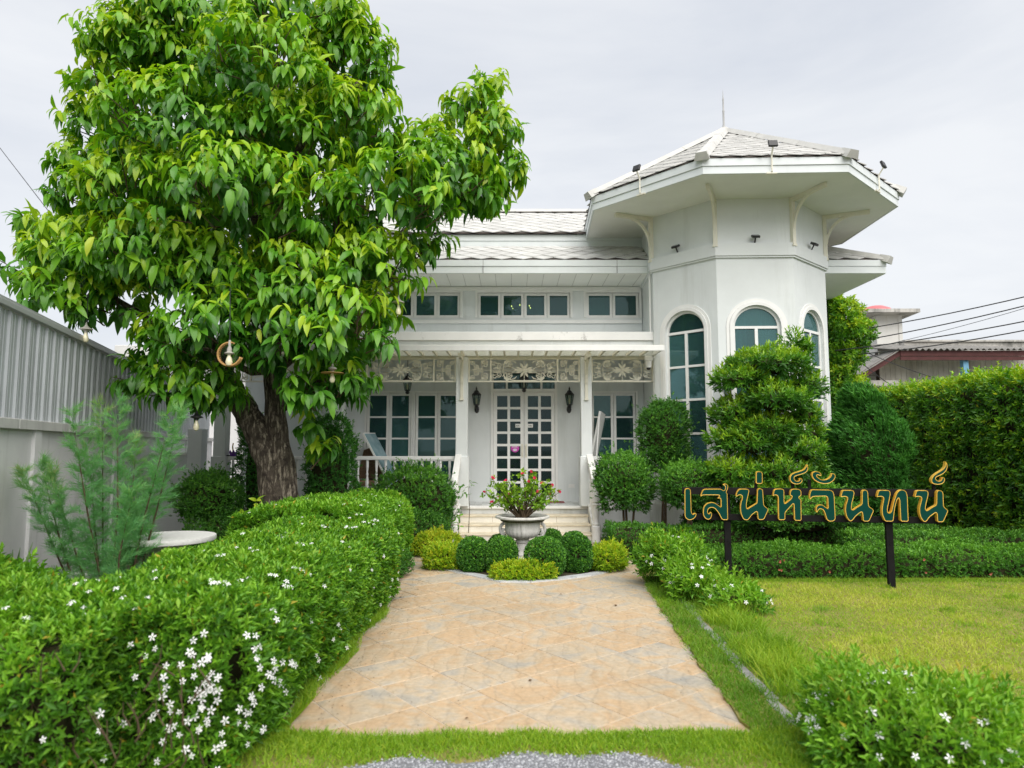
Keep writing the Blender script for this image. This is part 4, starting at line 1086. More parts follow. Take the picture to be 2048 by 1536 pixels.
# ================================================================== neighbours on the right
OLD = mat('old_board', (0.74, 0.70, 0.62), 0.85, 0.15, var=0.15, vscale=3, rand=0.07, streak=((0.26, 0.23, 0.19), 0.5, 5.0, 0.35, 0.5))
MAROON = mat('maroon_paint', (0.10, 0.032, 0.030), 0.6, 0.3, var=0.25, vscale=5)
ASB = mat('fibre_cement', (0.30, 0.29, 0.27), 0.9, 0.15, var=0.35, vscale=4, rand=0.1)
STAIN = mat('stained_concrete', (0.55, 0.53, 0.49), 0.9, 0.15, var=0.15, vscale=2, streak=((0.13, 0.13, 0.12), 0.75, 3.0, 0.8, 0.47))
OLDWHITE = mat('old_white_paint', (0.74, 0.73, 0.69), 0.85, 0.15, var=0.06, vscale=1.5, streak=((0.5, 0.42, 0.26), 0.4, 2.5, 0.3, 0.56))
def old_house():
    Y = 19.0
    h = thing('old_house', (12.5, Y, 0), 'old board walled house with maroon eaves and grey corrugated roof behind the hedge', 'house')
    e0 = at(1722, 748, Y - 1.0); e1 = at(1800, 700, Y - 1.0); r1 = at(2110, 702, Y - 1.0)
    zt = e1.z; x1 = e1.x
    # board wall, board by board
    wz = zt + .12; xa = at(1760, 760, Y).x; xb = at(2120, 760, Y).x
    me = MB().box(0.004, 0.146, 0, 0.03, 0, wz).mesh('board', OLD)
    wl = MB().box(xa, xb, Y + .031, Y + .2, 0, wz - .02).build('wall', FELT, h)
    for i in range(int((xb - xa) / .15)): place('board', me, wl, Matrix.Translation((xa + i * .15, Y - .002 * (i % 3), 0)))
    # front eave, fascia and corrugated roof edge
    MB().box(x1, r1.x, Y - 1.02, Y - .98, zt - .16, zt - .02).box(x1, r1.x, Y - 1.0, Y - .96, zt - .27, zt - .17).build('fascia', MAROON, h)
    rf = MB(); n = 140; xs = np.linspace(x1 - .15, r1.x, n)
    vs = [(x, y, z + .03 * math.sin(i * 1.2)) for (y, z) in ((Y - 1.12, zt - .0), (Y + 4, zt + .9)) for i, x in enumerate(xs)]
    rf.add(vs, [(i, i + 1, n + i + 1, n + i) for i in range(n - 1)]); rf.build('corrugated_roof', ASB, h)
    # gable verge dropping to the left
    d = Vector((e0.x - e1.x, 0, e0.z - e1.z))
    M = frame((e1.x, Y - 1.0, e1.z), d, (0, 1, 0)); L = d.length
    sgn = -1 if M.to_3x3().col[2].z > 0 else 1
    MB().box(0, L, 0, 0.05, min(0, sgn * .13), max(0, sgn * .13)).box(0, L, -.02, .06, sgn * -.03 if sgn < 0 else -.03, 0).build('verge_board', MAROON, h, M)
    MB().box(0, L, 0.05, 3.0, min(sgn * .10, sgn * .13), max(sgn * .10, sgn * .13)).build('verge_soffit', mat('verge_soffit', (0.58, 0.52, 0.44), 0.85, var=.12), h, M)
    MB().box(-.05, L + .05, -.05, 3.0, min(0, -sgn * .03) + .0, max(0, -sgn * .03)).build('verge_tile', ASB, h, M)
    a = at(1760, 790, Y - .6)
    MB().box(a.x - 1.6, at(1801, 770, Y - .6).x, Y - .6, Y + .4, a.z + .25, a.z + .4).build('window_hood', STAIN, h)
    MB().box(a.x - 1.2, xa - .01, Y + .03, Y + .2, 0, a.z + .24).build('rendered_wall', OLDWHITE, h)
    bp = at(1934, 760, Y - .9)
    MB().box(bp.x - .07, bp.x + .07, Y - .9, Y - .76, 0, zt - .17).build('blue_post', mat('blue_paint', (0.18, 0.42, 0.62), 0.6, var=.1), h)
    # stained concrete gutter band behind
    c0 = at(1808, 684, Y + 2.5); c1 = at(2110, 684, Y + 2.5)
    MB().box(c0.x, c1.x, Y + 2.5, Y + 2.8, c0.z - .45, c0.z).box(c0.x - .02, c1.x, Y + 2.42, Y + 2.85, c0.z + .002, c0.z + .06).build('parapet', STAIN, h)
old_house()
def stair_block():
    Y = 23.0
    h = thing('stair_tower', (13, Y, 0), 'white box like stair block with thin flat roof beyond the old house', 'building')
    a, b = at(1706, 650, Y), at(1803, 640, Y); c = at(1752, 640, Y)
    yb = Y + 4.5; xl = at(1712, 640, yb).x
    zt = at(1750, 631, Y).z; zb = at(1750, 740, Y).z
    # faces: the front face from c to b, the side face from c back-left
    side = at(1712, 640, Y + 1.8)
    P = [(c.x, Y), (b.x, Y), (b.x, Y + 2.6), (side.x - .0, Y + 2.6), (side.x, Y + 1.8)]
    MB().prism(P, 0, zt).build('wall', OLDWHITE, h)
    s0, s1 = at(1737, 627, Y - .6), at(1841, 627, Y - .6)
    MB().prism([(s0.x, Y - .6), (s1.x, Y - .6), (s1.x + .4, Y + 3), (side.x - .9, Y + 3), (side.x - .55, Y + 1.6)], zt, zt + .12).build('roof_slab', STAIN, h)
    MB().box(b.x - .12, b.x - .0, Y - .03, Y - .001, zb, zt).build('corner_strip', OLDWHITE, h)
    q0 = at(1694, 733, Y - .8)
    MB().prism([(q0.x, Y - .9), (at(1757, 735, Y - .8).x, Y - .9), (b.x, Y + .0), (side.x - 1.6, Y + 1.5)], q0.z - .25, q0.z).build('balcony_slab', STAIN, h)
    MB().prism([(q0.x + .3, Y - .5), (at(1757, 735, Y - .5).x, Y - .5), (b.x, Y + .01), (side.x - 1.2, Y + 1.2)], 0, q0.z - .26).build('lower_wall', OLDWHITE, h)
    t = at(1752, 624, Y + .6)
    tk = thing('water_tank', (t.x, Y + .6, zt + .12), 'faded red domed tank lid on the flat roof of the stair block', 'tank')
    MB().lathe([(0.55, 0), (0.56, 0.10), (0.45, 0.22), (0.25, 0.31), (0.01, 0.34)], 18, (t.x, Y + .6, zt + .121)).build('tank_lid', mat('faded_red', (0.62, 0.16, 0.17), 0.5, var=.1), tk, smooth=True)
stair_block()
# overhead wires
WIRE = mat('cable_black', (0.035, 0.035, 0.04), 0.6)
wires = [((1660, 668), (2048, 594), 15.5, 'highest overhead cable crossing the sky on the right'), ((1650, 693), (2048, 612), 15.5, 'thick overhead cable just below the highest one on the right'),
         ((1700, 704), (2048, 617), 16.5, 'thin pale overhead wire between two thick cables on the right'), ((1650, 703), (2048, 643), 15.0, 'overhead cable crossing the old house parapet on the right'), ((1700, 710), (2048, 661), 15.0, 'lowest overhead cable rising to the right frame edge')]
for i, (a, b, Y, lab) in enumerate(wires):
    A, B = at(*a, Y), at(*b, Y - 2.5); dr = (B - A)
    pts = [A + dr * t + Vector((0, 0, -0.10 * 4 * t * (1 - t) * .5)) for t in np.linspace(-.15, 1.6, 14)]
    tag(MB().tube(pts, 0.006 if i == 2 else 0.012, 5).build('overhead_cable', WIRE), lab, 'cable', 'overhead cables on the right')
for i, (a, b, Y, lab) in enumerate((((1700, 690), (1900, 765), 16.5, 'upper of the cables sagging down towards the old house wall'), ((1710, 715), (1830, 800), 16.5, 'lower of the cables sagging down towards the old house wall'))):
    A, B = at(*a, Y), at(*b, Y + 2.0)
    tag(MB().tube([A.lerp(B, t) + Vector((0, 0, -.25 * t * (1 - t))) for t in np.linspace(0, 1.1, 10)], 0.011, 5).build('overhead_cable', WIRE), lab, 'cable', 'overhead cables on the right')
A, B = at(0, 296, 22), at(80, 400, 20)
tag(MB().tube([A.lerp(B, t) for t in np.linspace(-.5, 1.8, 6)], 0.012, 5).build('overhead_cable', WIRE), 'single thin cable in the sky left of the big tree', 'cable')

# ================================================================== the sign
GOLD = mat('gold_letter', (0.80, 0.48, 0.06), 0.45, 0.4, var=0.08, vscale=8)
GREEN = mat('green_letter_face', (0.004, 0.050, 0.038), 0.75, 0.06)
LET1 = {  # outlines measured on the photograph (x, y), right hand half in LET2
 'sara_e': [(142,510),(165,490),(205,487),(230,510),(240,830),(252,862),(272,872),(270,856),(315,853),(310,890),(282,928),(228,953),(182,945),(145,905)],
 'so_suea': [(776,950),(766,565),(748,545),(775,492),(778,450),(760,425),(735,420),(700,436),(730,450),(742,480),(725,515),(702,520),(680,497),(430,499),(402,520),(375,590),(378,610),(402,586),(640,586),(655,600),(618,638),(658,630),(672,645),(675,765),(640,738),(590,702),(530,690),(460,712),(420,762),(410,860),(430,915),(470,945),(515,940),(540,892),(540,845),(520,833),(505,858),(485,858),(477,820),(492,782),(540,764),(588,784),(640,850),(690,948)],
 'no_nu': [(948,497),(925,515),(905,545),(888,603),(910,605),(930,587),(965,585),(986,600),(984,640),(965,690),(955,760),(962,850),(1000,940),(1050,955),(1075,943),(1130,872),(1190,827),(1205,838),(1215,947),(1300,947),(1366,808),(1364,788),(1300,737),(1286,510),(1265,492),(1225,489),(1206,512),(1200,700),(1180,715),(1090,770),(1060,790),(1046,770),(1050,680),(1080,560),(1085,512),(1062,497)],
 'mai_ek': [(1187,258),(1206,242),(1260,242),(1280,262),(1282,419),(1187,419)],
 'ho_hip': [(1480,497),(1450,512),(1430,604),(1452,587),(1490,587),(1510,612),(1515,950),(1612,950),(1612,842),(1728,712),(1740,722),(1750,960),(1850,960),(1846,650),(1818,635),(1814,610),(1850,597),(1846,522),(1810,497),(1720,497),(1690,522),(1680,592),(1716,600),(1700,640),(1612,713),(1600,700),(1596,512),(1570,494)],
 'thanthakhat': [(1948,205),(1946,165),(1936,130),(1922,165),(1890,213),(1820,240),(1740,262),(1700,290),(1680,332),(1690,385),(1730,420),(1790,430),(1840,415),(1868,375),(1855,342),(1822,337),(1826,356),(1815,380),(1780,384),(1752,364),(1742,332),(1762,307),(1820,292),(1890,270),(1930,245)]}
LET2 = {
 'cho_chan': [(160,442),(140,452),(120,520),(130,575),(150,547),(170,532),(330,527),(354,540),(360,688),(330,668),(290,637),(240,637),(210,662),(205,720),(220,740),(236,702),(260,687),(300,702),(325,760),(340,820),(370,850),(420,850),(455,825),(440,520),(425,467),(390,447)],
 'mai_han_akat': [(160,225),(150,262),(175,312),(230,350),(300,370),(370,365),(430,330),(458,280),(445,242),(420,235),(400,242),(400,267),(370,300),(320,320),(270,315),(232,290),(212,266),(222,252),(250,262),(275,268),(272,245),(250,217),(200,207)],
 'no_nu': [(560,450),(540,462),(520,540),(545,532),(590,532),(610,547),(605,580),(585,640),(580,720),(600,800),(640,850),(670,840),(720,777),(785,727),(800,742),(810,850),(885,850),(945,715),(935,692),(880,657),(870,472),(850,447),(815,447),(795,472),(795,630),(720,675),(682,705),(660,695),(665,620),(690,530),(697,480),(680,452)],
 'tho_thahan': [(1020,450),(1000,472),(985,540),(1010,532),(1055,532),(1073,552),(1065,600),(1050,680),(1052,760),(1090,850),(1195,850),(1215,680),(1240,582),(1262,547),(1275,572),(1290,850),(1390,852),(1376,520),(1360,467),(1320,442),(1270,452),(1236,492),(1200,600),(1170,728),(1146,746),(1122,733),(1122,680),(1146,570),(1160,490),(1145,452)],
 'no_nu_end': [(1510,452),(1490,462),(1470,540),(1495,532),(1540,532),(1560,550),(1550,600),(1530,670),(1530,740),(1550,810),(1590,858),(1620,850),(1660,792),(1735,737),(1755,747),(1760,858),(1835,858),(1897,720),(1890,702),(1840,662),(1835,490),(1815,457),(1775,450),(1751,472),(1748,640),(1670,682),(1630,715),(1607,700),(1612,640),(1640,530),(1645,482),(1630,454)],
 'thanthakhat_end': [(1888,130),(1876,97),(1862,80),(1866,120),(1848,170),(1800,205),(1740,240),(1700,277),(1680,320),(1690,355),(1720,375),(1780,380),(1840,360),(1858,315),(1845,287),(1815,284),(1818,310),(1800,334),(1765,333),(1738,310),(1742,282),(1790,264),(1850,230),(1885,180)]}
def sign():
    yl, yr = 8.15, 7.68
    P0 = at(1366, 1000, yl); P1 = at(1897, 1000, yr)
    ux = Vector((P1.x - P0.x, P1.y - P0.y, 0)).normalized(); nrm = Vector((ux.y, -ux.x, 0))     # towards the camera
    O = Vector((P0.x, P0.y, 0))
    def plane(px, py):
        d = ray(px, py); o = Vector((0, 0, EYE)); t = (O - o).dot(nrm) / d.dot(nrm); p = o + d * t
        return ((p - O).dot(ux), p.z)
    s = thing('letter_sign', (P0.x + 1.5 * ux.x, P0.y + 1.5 * ux.y, 0), 'large green and gold Thai letters on a black two post frame on the lawn', 'sign')
    M = frame(O, ux, -nrm)                      # local x right, y away from the viewer, z up
    if M.to_3x3().col[2].z < 0: M = M @ Matrix.Diagonal((1, 1, -1, 1))
    DEP = 0.062
    for tab, (ox, oy, k) in ((LET1, (1350, 910, 2048 / 280)), (LET2, (1600, 910, 6.4))):
        for nm, poly in tab.items():
            pts = [plane(ox + x / k, oy + y / k) for x, y in poly]
            # soften the corners once
            sm = []
            for i in range(len(pts)):
                a, b, c = pts[i - 1], pts[i], pts[(i + 1) % len(pts)]
                la, lc = math.dist(a, b), math.dist(b, c)
                fa, fc = min(.25, .012 / max(la, 1e-4)), min(.25, .012 / max(lc, 1e-4))
                sm += [(b[0] + (a[0] - b[0]) * fa, b[1] + (a[1] - b[1]) * fa), (b[0] + (c[0] - b[0]) * fc, b[1] + (c[1] - b[1]) * fc)]
            bm = bmesh.new()
            f = bm.faces.new([bm.verts.new((p[0], 0, p[1])) for p in sm])
            bm.normal_update()
            if f.normal.y > 0: f.normal_flip()
            ext = bmesh.ops.extrude_face_region(bm, geom=[f])
            bmesh.ops.translate(bm, verts=[v for v in ext['geom'] if isinstance(v, bmesh.types.BMVert)], vec=(0, DEP, 0))
            bmesh.ops.recalc_face_normals(bm, faces=bm.faces)
            front = min(bm.faces, key=lambda q: q.calc_center_median().y + (0 if len(q.verts) > 4 or len(sm) < 5 else 9))
            r = bmesh.ops.inset_region(bm, faces=[front], thickness=0.0058, depth=-0.0015, use_even_offset=True)
            tris = [front]
            for q in bm.faces: q.material_index = 0
            front.material_index = 1
            bmesh.ops.triangulate(bm, faces=[q for q in bm.faces if len(q.verts) > 4])
            me = bpy.data.meshes.new('letter'); bm.to_mesh(me); bm.free()
            me.materials.append(GOLD); me.materials.append(GREEN)
            place('letter', me, s, M)
    # frame of two rails, uprights for the marks and two posts
    zt0, zt1 = plane(1700, 993)[1], plane(1700, 978)[1]; zb0, zb1 = plane(1700, 1046)[1], plane(1700, 1033)[1]
    xr = plane(1885, 1000)[0]
    b0 = DEP + .002
    MB().box(0.0, xr, b0, b0 + .035, zt0, zt1, c=.003).build('rail', DARK, s, M)
    MB().box(0.0, xr, b0, b0 + .035, zb0, zb1, c=.003).build('rail', DARK, s, M)
    for px, py in ((1514, 962), (1588, 966), (1622, 960), (1873, 966)):
        x = plane(px, py)[0]; MB().box(x - .016, x + .016, b0 + .001, b0 + .03, zt1, plane(px, py)[1], c=.002).build('stay', DARK, s, M)
    for px in (1459, 1788):
        x = plane(px, 1100)[0]
        p = MB().box(x - .038, x + .038, b0 + .036, b0 + .085, -0.05, zt1 - .01, c=.004)
        for z in (0.62, 0.50, 0.2): p.lathe([(0, 0), (.007, 0), (.007, .004), (0, .005)], 6); n = 24; p.v[-n:] = [(x + v[0], b0 + .036 - v[2], z + v[1]) for v in p.v[-n:]]
        p.build('post', DARK, s, M)
sign()

# ================================================================== urn on its pedestal, round table, small things
URN = mat('weathered_stone', (0.72, 0.70, 0.66), 0.85, 0.2, var=0.2, vscale=7, bump=0.3, bscale=45, streak=((0.22, 0.21, 0.18), 0.55, 14, 3.0, 0.52))
UC = Vector((at(1045, 1035, 9.45).x, 9.45))
urn = thing('stone_urn', (UC.x, UC.y, 0), 'weathered stone urn with scroll handles on a pedestal in the round bed', 'urn')
c = (UC.x, UC.y, 0)
MB().box(UC.x - .13, UC.x + .13, UC.y - .13, UC.y + .13, 0.0, 0.07, c=.01).lathe([(0.12, .07), (0.12, .10), (0.095, .12), (0.10, .15), (0.085, .17), (0.078, .20), (0.082, .30), (0.098, .315), (0.10, .335), (0.085, .35), (0.13, .375)], 24, c).build('pedestal', URN, urn, smooth=True)
MB().lathe([(0.13, .37), (0.19, .39), (0.225, .43), (0.24, .48), (0.232, .52), (0.235, .56), (0.262, .60), (0.30, .622)], 72, c, flute=0.028, nf=24).build('bowl', URN, urn, smooth='all')
MB().lathe([(0.295, .615), (0.345, .635), (0.372, .645), (0.372, .668), (0.35, .674), (0.32, .66), (0.30, .625), (0.25, .61)], 48, c).build('rim', URN, urn, smooth=True)
MB().lathe([(0.0, .625), (0.30, .632), (0.30, .60)], 24, c).build('potting_soil', SOIL, urn)
for s in (-1, 1):
    pts = [(UC.x + s * (0.235 + 0.085 * math.sin(t) * (1 - t / 9)), UC.y - .02, 0.50 + 0.075 * math.cos(t) - .012 * t) for t in np.linspace(0.2, 6.2, 18)]
    MB().tube(pts, [0.024 - .0008 * i for i in range(18)], 8).tube([(UC.x + s * .24, UC.y - .02, .42), (UC.x + s * .275, UC.y - .02, .45), (UC.x + s * .26, UC.y - .02, .5)], .024, 8).build('handle', URN, urn, smooth='all')

TBL = mat('terrazzo_top', (0.66, 0.655, 0.63), 0.55, 0.35, var=0.12, vscale=25, streak=((0.35, 0.34, 0.3), .3, 6, 6, .55))
tc = gnd(338, 1072, 0.72)
tb = thing('round_table', (tc.x, tc.y, 0), 'round pale stone garden table beside the feathery shrub', 'table')
MB().lathe([(0.0, .665), (0.40, .665), (0.435, .675), (0.44, .70), (0.435, .72), (0.0, .722)], 48, (tc.x, tc.y, 0)).build('table_top', TBL, tb, smooth=True)
MB().lathe([(0.26, 0), (0.26, .05), (0.17, .10), (0.14, .3), (0.15, .5), (0.22, .66)], 24, (tc.x, tc.y, 0)).build('pedestal', URN, tb, smooth=True)
for dx, dy, lab in ((-0.55, -0.35, 'pale curved stone stool in front of the round garden table'), ):
    st = thing('garden_stool', (tc.x + dx, tc.y + dy, 0), lab, 'stool')
    MB().lathe([(0.16, 0), (0.19, .06), (0.15, .2), (0.16, .36), (0.19, .42), (0.19, .45), (0.0, .46)], 20, (tc.x + dx, tc.y + dy, 0)).build('seat', TBL, st, smooth=True)
bl = gnd(385, 1062, .02)
tr = thing('blue_tray', (bl.x, bl.y, 0), 'flat blue plastic tray on the ground behind the round table', 'tray')
MB().box(bl.x - .45, bl.x + .35, bl.y - .25, bl.y + .25, 0.0, .10, c=.02).build('tray_body', mat('blue_plastic', (0.02, 0.05, 0.22), 0.4), tr)
bw = mat('dry_mat', (0.25, 0.06, 0.06), 0.9)
dm = thing('door_mat', (1.0, 13.3, ZF), 'dark maroon door mat lying right of the front door', 'mat')
MB().box(0.42, 1.02, 13.32, 13.55, ZF + .004, ZF + .02, c=.004).build('mat_pile', bw, dm)
# purple crown shaped pot and a black tap on the porch rail
pp = at(467, 905, 12.66)
pt = thing('purple_pot', (pp.x, 12.66, 1.44), 'small purple zigzag rimmed pot on the porch rail left of the trunk', 'pot')
mb = MB(); n = 16
vs = [((0.055 + .0 * k) * math.cos(2 * PI * k / n), .055 * math.sin(2 * PI * k / n), 0) for k in range(n)] + [(.08 * math.cos(2 * PI * k / n), .08 * math.sin(2 * PI * k / n), .07 + (.05 if k % 2 else 0)) for k in range(n)]
mb.add([(pp.x + x, 12.66 + y, 1.441 + z) for x, y, z in vs], [(k, (k + 1) % n, n + (k + 1) % n, n + k) for k in range(n)] + [tuple(range(n))]); mb.build('pot_body', mat('purple_plastic', (0.16, 0.05, 0.34), 0.4), pt)
MB().tube([(pp.x, 12.66, 1.45), (pp.x - .02, 12.66, 1.62), (pp.x - .01, 12.66, 1.68)], .012, 6).build('cactus', mat('ochre_bloom', (0.5, 0.3, 0.05), .7), pt)
tp = at(440, 905, 12.66)
tpt = thing('hose_pipe', (tp.x, 12.6, 1.44), 'short black hose looped over the porch rail beside the pier', 'hose')
MB().tube([(tp.x - .1, 12.62, 1.52), (tp.x - .02, 12.62, 1.56), (tp.x + .06, 12.63, 1.50), (tp.x + .12, 12.64, 1.452), (tp.x + .26, 12.64, 1.452)], .012, 6).build('hose_tube', BLACK, tpt)
# folded banner stand leaning on the porch, left; another on the right
BAN = mat('banner_print', (0.30, 0.42, 0.46), 0.5, 0.3, col2=(0.14, 0.26, 0.30), vscale=5)
lb = thing('leaning_board', (-2.6, 12.9, ZF), 'blue grey display board leaning against the rail on the left porch', 'display board')
A, B = at(727, 868, 12.85), at(775, 960, 12.75)
d = (A - B); M = frame(B, d, (0.25, 1, 0))
MB().box(-.5, d.length, 0, .5, -.012, .012).build('board_face', BAN, lb, M)
MB().box(-.52, d.length + .02, -.02, 0, -.016, .016).box(d.length, d.length + .02, 0, .5, -.016, .016).build('board_frame', TRIM, lb, M)
rb = thing('leaning_board', (1.75, 13.0, ZF), 'narrow white board leaning on the right porch beside the column', 'display board')
A, B = at(1200, 822, 13.0), at(1184, 905, 13.0)
M = frame(B, (A - B), (0.3, 1, 0))
MB().box(-.5, (A - B).length, 0, .6, -.02, .02, c=.004).build('board_face', TRIM, rb, M)
MB().tube([at(1198, 838, 12.95), at(1192, 925, 12.9)], .016, 6).build('board_leg', TRIM, rb)
# wicker chair with red cushion behind the left balustrade
wc = thing('wicker_chair', (-2.85, 13.1, ZF), 'brown wicker chair behind the left porch balusters', 'chair')
WICK = mat('wicker', (0.30, 0.19, 0.11), 0.8, col2=(0.14, 0.08, 0.05), vscale=40)
x0 = at(718, 930, 13.0).x
MB().box(x0 - .1, x0 + .42, 12.85, 13.35, 0.88, 0.98, c=.03).build('seat', WICK, wc)
MB().prism([(x0 - .1, 1.0), (x0 + .42, 1.0), (x0 + .36, 1.5), (x0 + .2, 1.62), (x0 + .02, 1.55)], 13.3, 13.36).build('backrest', WICK, wc, Matrix(((1, 0, 0, 0), (0, 0, 1, 0), (0, 1, 0, 0), (0, 0, 0, 1))))
for dx, dy in ((-.06, 12.9), (.38, 12.9), (-.06, 13.3), (.38, 13.3)): MB().tube([(x0 + dx, dy, ZF), (x0 + dx, dy, .88)], .02, 6).build('leg', WICK, wc)
# ================================================================== foliage tools
def unit(a): return a / np.maximum(np.linalg.norm(a, axis=-1, keepdims=True), 1e-9)
def rnd_dir(n): return unit(RNG.normal(size=(n, 3)))
def lump(p, f=1.0, seed=0.0):
    """smooth pseudo noise in about -1..1"""
    x, y, z = p[..., 0] * f + seed, p[..., 1] * f + seed * 1.7, p[..., 2] * f - seed
    return (np.sin(1.7 * x + 1.3 * np.sin(1.1 * y)) + np.sin(1.9 * y + 1.1 * np.sin(1.3 * z)) + np.sin(2.1 * z + 1.2 * np.sin(0.9 * x)) + 0.5 * np.sin(4.1 * x + 3.3 * z) * np.sin(3.7 * y)) / 3.2
# leaf templates: x across (-.5...5), y along (0..1), z up
RHOMB = (np.array([(0, 0, 0), (-.5, .45, .16), (.5, .45, .16), (0, 1, -.06)]), np.array([(0, 2, 3), (0, 3, 1)]))
OVATE = (np.array([(0, 0, 0), (-.40, .28, .10), (.40, .28, .10), (-.46, .58, .06), (.46, .58, .06), (0, .5, -.02), (0, 1, -.22)]),
         np.array([(0, 5, 1), (0, 2, 5), (1, 5, 3), (2, 4, 5), (3, 5, 6), (4, 6, 5)]))
LONG = (np.array([(0, 0, 0), (-.36, .22, .12), (0, .22, .05), (.36, .22, .12), (-.5, .52, .08), (0, .55, .02), (.5, .52, .08), (-.33, .80, -.06), (0, .82, -.09), (.33, .80, -.06), (0, 1.04, -.24)]),
        np.array([(0, 2, 1), (0, 3, 2), (1, 2, 5), (1, 5, 4), (2, 3, 6), (2, 6, 5), (4, 5, 8), (4, 8, 7), (5, 6, 9), (5, 9, 8), (7, 8, 10), (8, 9, 10)]))
STRAP = (np.array([(-.35, 0, 0), (.35, 0, 0), (-.5, .5, .10), (.5, .5, .10), (0, 1, -.04)]), np.array([(0, 1, 3), (0, 3, 2), (2, 3, 4)]))
BLADE = (np.array([(-.5, 0, 0), (.5, 0, 0), (0, 1, 0)]), np.array([(0, 1, 2)]))
BEND = (np.array([(-.5, 0, 0), (.5, 0, 0), (-.35, .55, .05), (.35, .55, .05), (0, 1, -.18)]), np.array([(0, 1, 3), (0, 3, 2), (2, 3, 4)]))

def leaf_arrays(tpl, P, D, N, L, W):
    V, F = tpl
    y = unit(D); x = unit(np.cross(y, N)); z = np.cross(x, y)
    L = np.broadcast_to(L, (len(P),)); W = np.broadcast_to(W, (len(P),))
    co = P[:, None, :] + V[None, :, 0, None] * (x * W[:, None])[:, None, :] + V[None, :, 1, None] * (y * L[:, None])[:, None, :] + V[None, :, 2, None] * (z * L[:, None])[:, None, :]
    f = F[None] + (np.arange(len(P)) * len(V))[:, None, None]
    return co.reshape(-1, 3), f.reshape(-1, 3)
def leaves(name, tpl, P, D, N, L, W, tint, m, parent, smooth=True):
    co, f = leaf_arrays(tpl, P, D, N, L, W)
    o = tri_mesh(name, co, f, np.repeat(np.broadcast_to(tint, (len(P),)), len(tpl[0])), m, parent, smooth)
    return tag(o, kind='stuff')
def sprigs(P, A, k, spread=0.9, step=0.012, jitter=0.35):
    """k leaves round each sprig: positions, directions, normals and the sprig index"""
    n = len(P); A = unit(A)
    h = unit(np.cross(A, rnd_dir(n))); g = np.cross(A, h)
    idx = np.repeat(np.arange(n), k)
    j = np.tile(np.arange(k), n)
    ph = j * 2.4 + np.repeat(RNG.uniform(0, 6.28, n), k)
    th = spread * (0.55 + 0.6 * (1 - j / max(1, k - 1))) + RNG.normal(0, 0.16, n * k)
    rad = h[idx] * np.cos(ph)[:, None] + g[idx] * np.sin(ph)[:, None]
    D = A[idx] * np.cos(th)[:, None] + rad * np.sin(th)[:, None]
    D = unit(D + rnd_dir(n * k) * jitter * 0.5)
    N = unit(A[idx] * np.sin(th)[:, None] - rad * np.cos(th)[:, None] + rnd_dir(n * k) * jitter)
    return P[idx] + A[idx] * (j * step)[:, None], D, N, idx

def sphere_pts(n, lo=-0.35):
    d = rnd_dir(int(n * 1.9)); d = d[d[:, 2] > lo]; return d[:n]
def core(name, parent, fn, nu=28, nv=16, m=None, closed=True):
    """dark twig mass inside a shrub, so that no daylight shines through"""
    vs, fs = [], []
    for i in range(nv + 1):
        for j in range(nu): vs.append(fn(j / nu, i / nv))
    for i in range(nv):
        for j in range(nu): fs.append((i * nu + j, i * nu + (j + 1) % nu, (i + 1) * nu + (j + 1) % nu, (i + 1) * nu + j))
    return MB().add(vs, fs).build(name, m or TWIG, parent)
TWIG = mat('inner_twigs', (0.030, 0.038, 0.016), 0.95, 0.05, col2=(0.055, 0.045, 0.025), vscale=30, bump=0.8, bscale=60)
BARK = mat('bark', (0.10, 0.082, 0.064), 0.95, 0.1, col2=(0.035, 0.028, 0.024), vscale=9, dist=1.0, bump=1.0, bscale=30, streak=((0.42, 0.36, 0.28), 0.85, 26.0, 6.0, 0.50))
STEM = mat('stem', (0.09, 0.065, 0.04), 0.9, 0.1, var=0.3, vscale=12)

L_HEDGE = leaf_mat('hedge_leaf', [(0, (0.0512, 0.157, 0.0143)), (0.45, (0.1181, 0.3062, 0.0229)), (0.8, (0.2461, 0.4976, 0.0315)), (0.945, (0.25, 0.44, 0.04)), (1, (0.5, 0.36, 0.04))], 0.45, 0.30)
L_BOX = leaf_mat('clipped_leaf', [(0, (0.0356, 0.131, 0.02)), (0.6, (0.0832, 0.252, 0.0286)), (1, (0.2079, 0.4738, 0.0429))], 0.38, 0.22)
L_LIME = leaf_mat('lime_leaf', [(0, (0.116, 0.251, 0.014)), (0.5, (0.331, 0.541, 0.022)), (1, (0.6, 0.6, 0.036))], 0.45, 0.30)
L_WALL = leaf_mat('tall_hedge_leaf', [(0, (0.0323, 0.1169, 0.0156)), (0.55, (0.0862, 0.2533, 0.0195)), (0.85, (0.2804, 0.5262, 0.0234)), (1, (0.5175, 0.55, 0.026))], 0.35, 0.26)
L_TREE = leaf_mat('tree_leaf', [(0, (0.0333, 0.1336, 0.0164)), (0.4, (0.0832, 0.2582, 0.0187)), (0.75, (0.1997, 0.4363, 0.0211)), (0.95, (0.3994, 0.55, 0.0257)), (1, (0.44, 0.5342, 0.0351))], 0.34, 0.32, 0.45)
L_POD = leaf_mat('podocarp_leaf', [(0, (0.0346, 0.1294, 0.013)), (0.5, (0.1056, 0.2846, 0.0182)), (1, (0.3648, 0.55, 0.026))], 0.4, 0.24)
L_CYP = leaf_mat('cypress_spray', [(0, (0.0292, 0.1245, 0.0204)), (0.6, (0.068, 0.2488, 0.0319)), (1, (0.1701, 0.4524, 0.0436))], 0.6, 0.15)
L_FERN = leaf_mat('feather_leaf', [(0, (0.08, 0.30, 0.11)), (0.6, (0.20, 0.44, 0.15)), (0.88, (0.40, 0.50, 0.16)), (1, (0.55, 0.45, 0.28))], 0.6, 0.35)
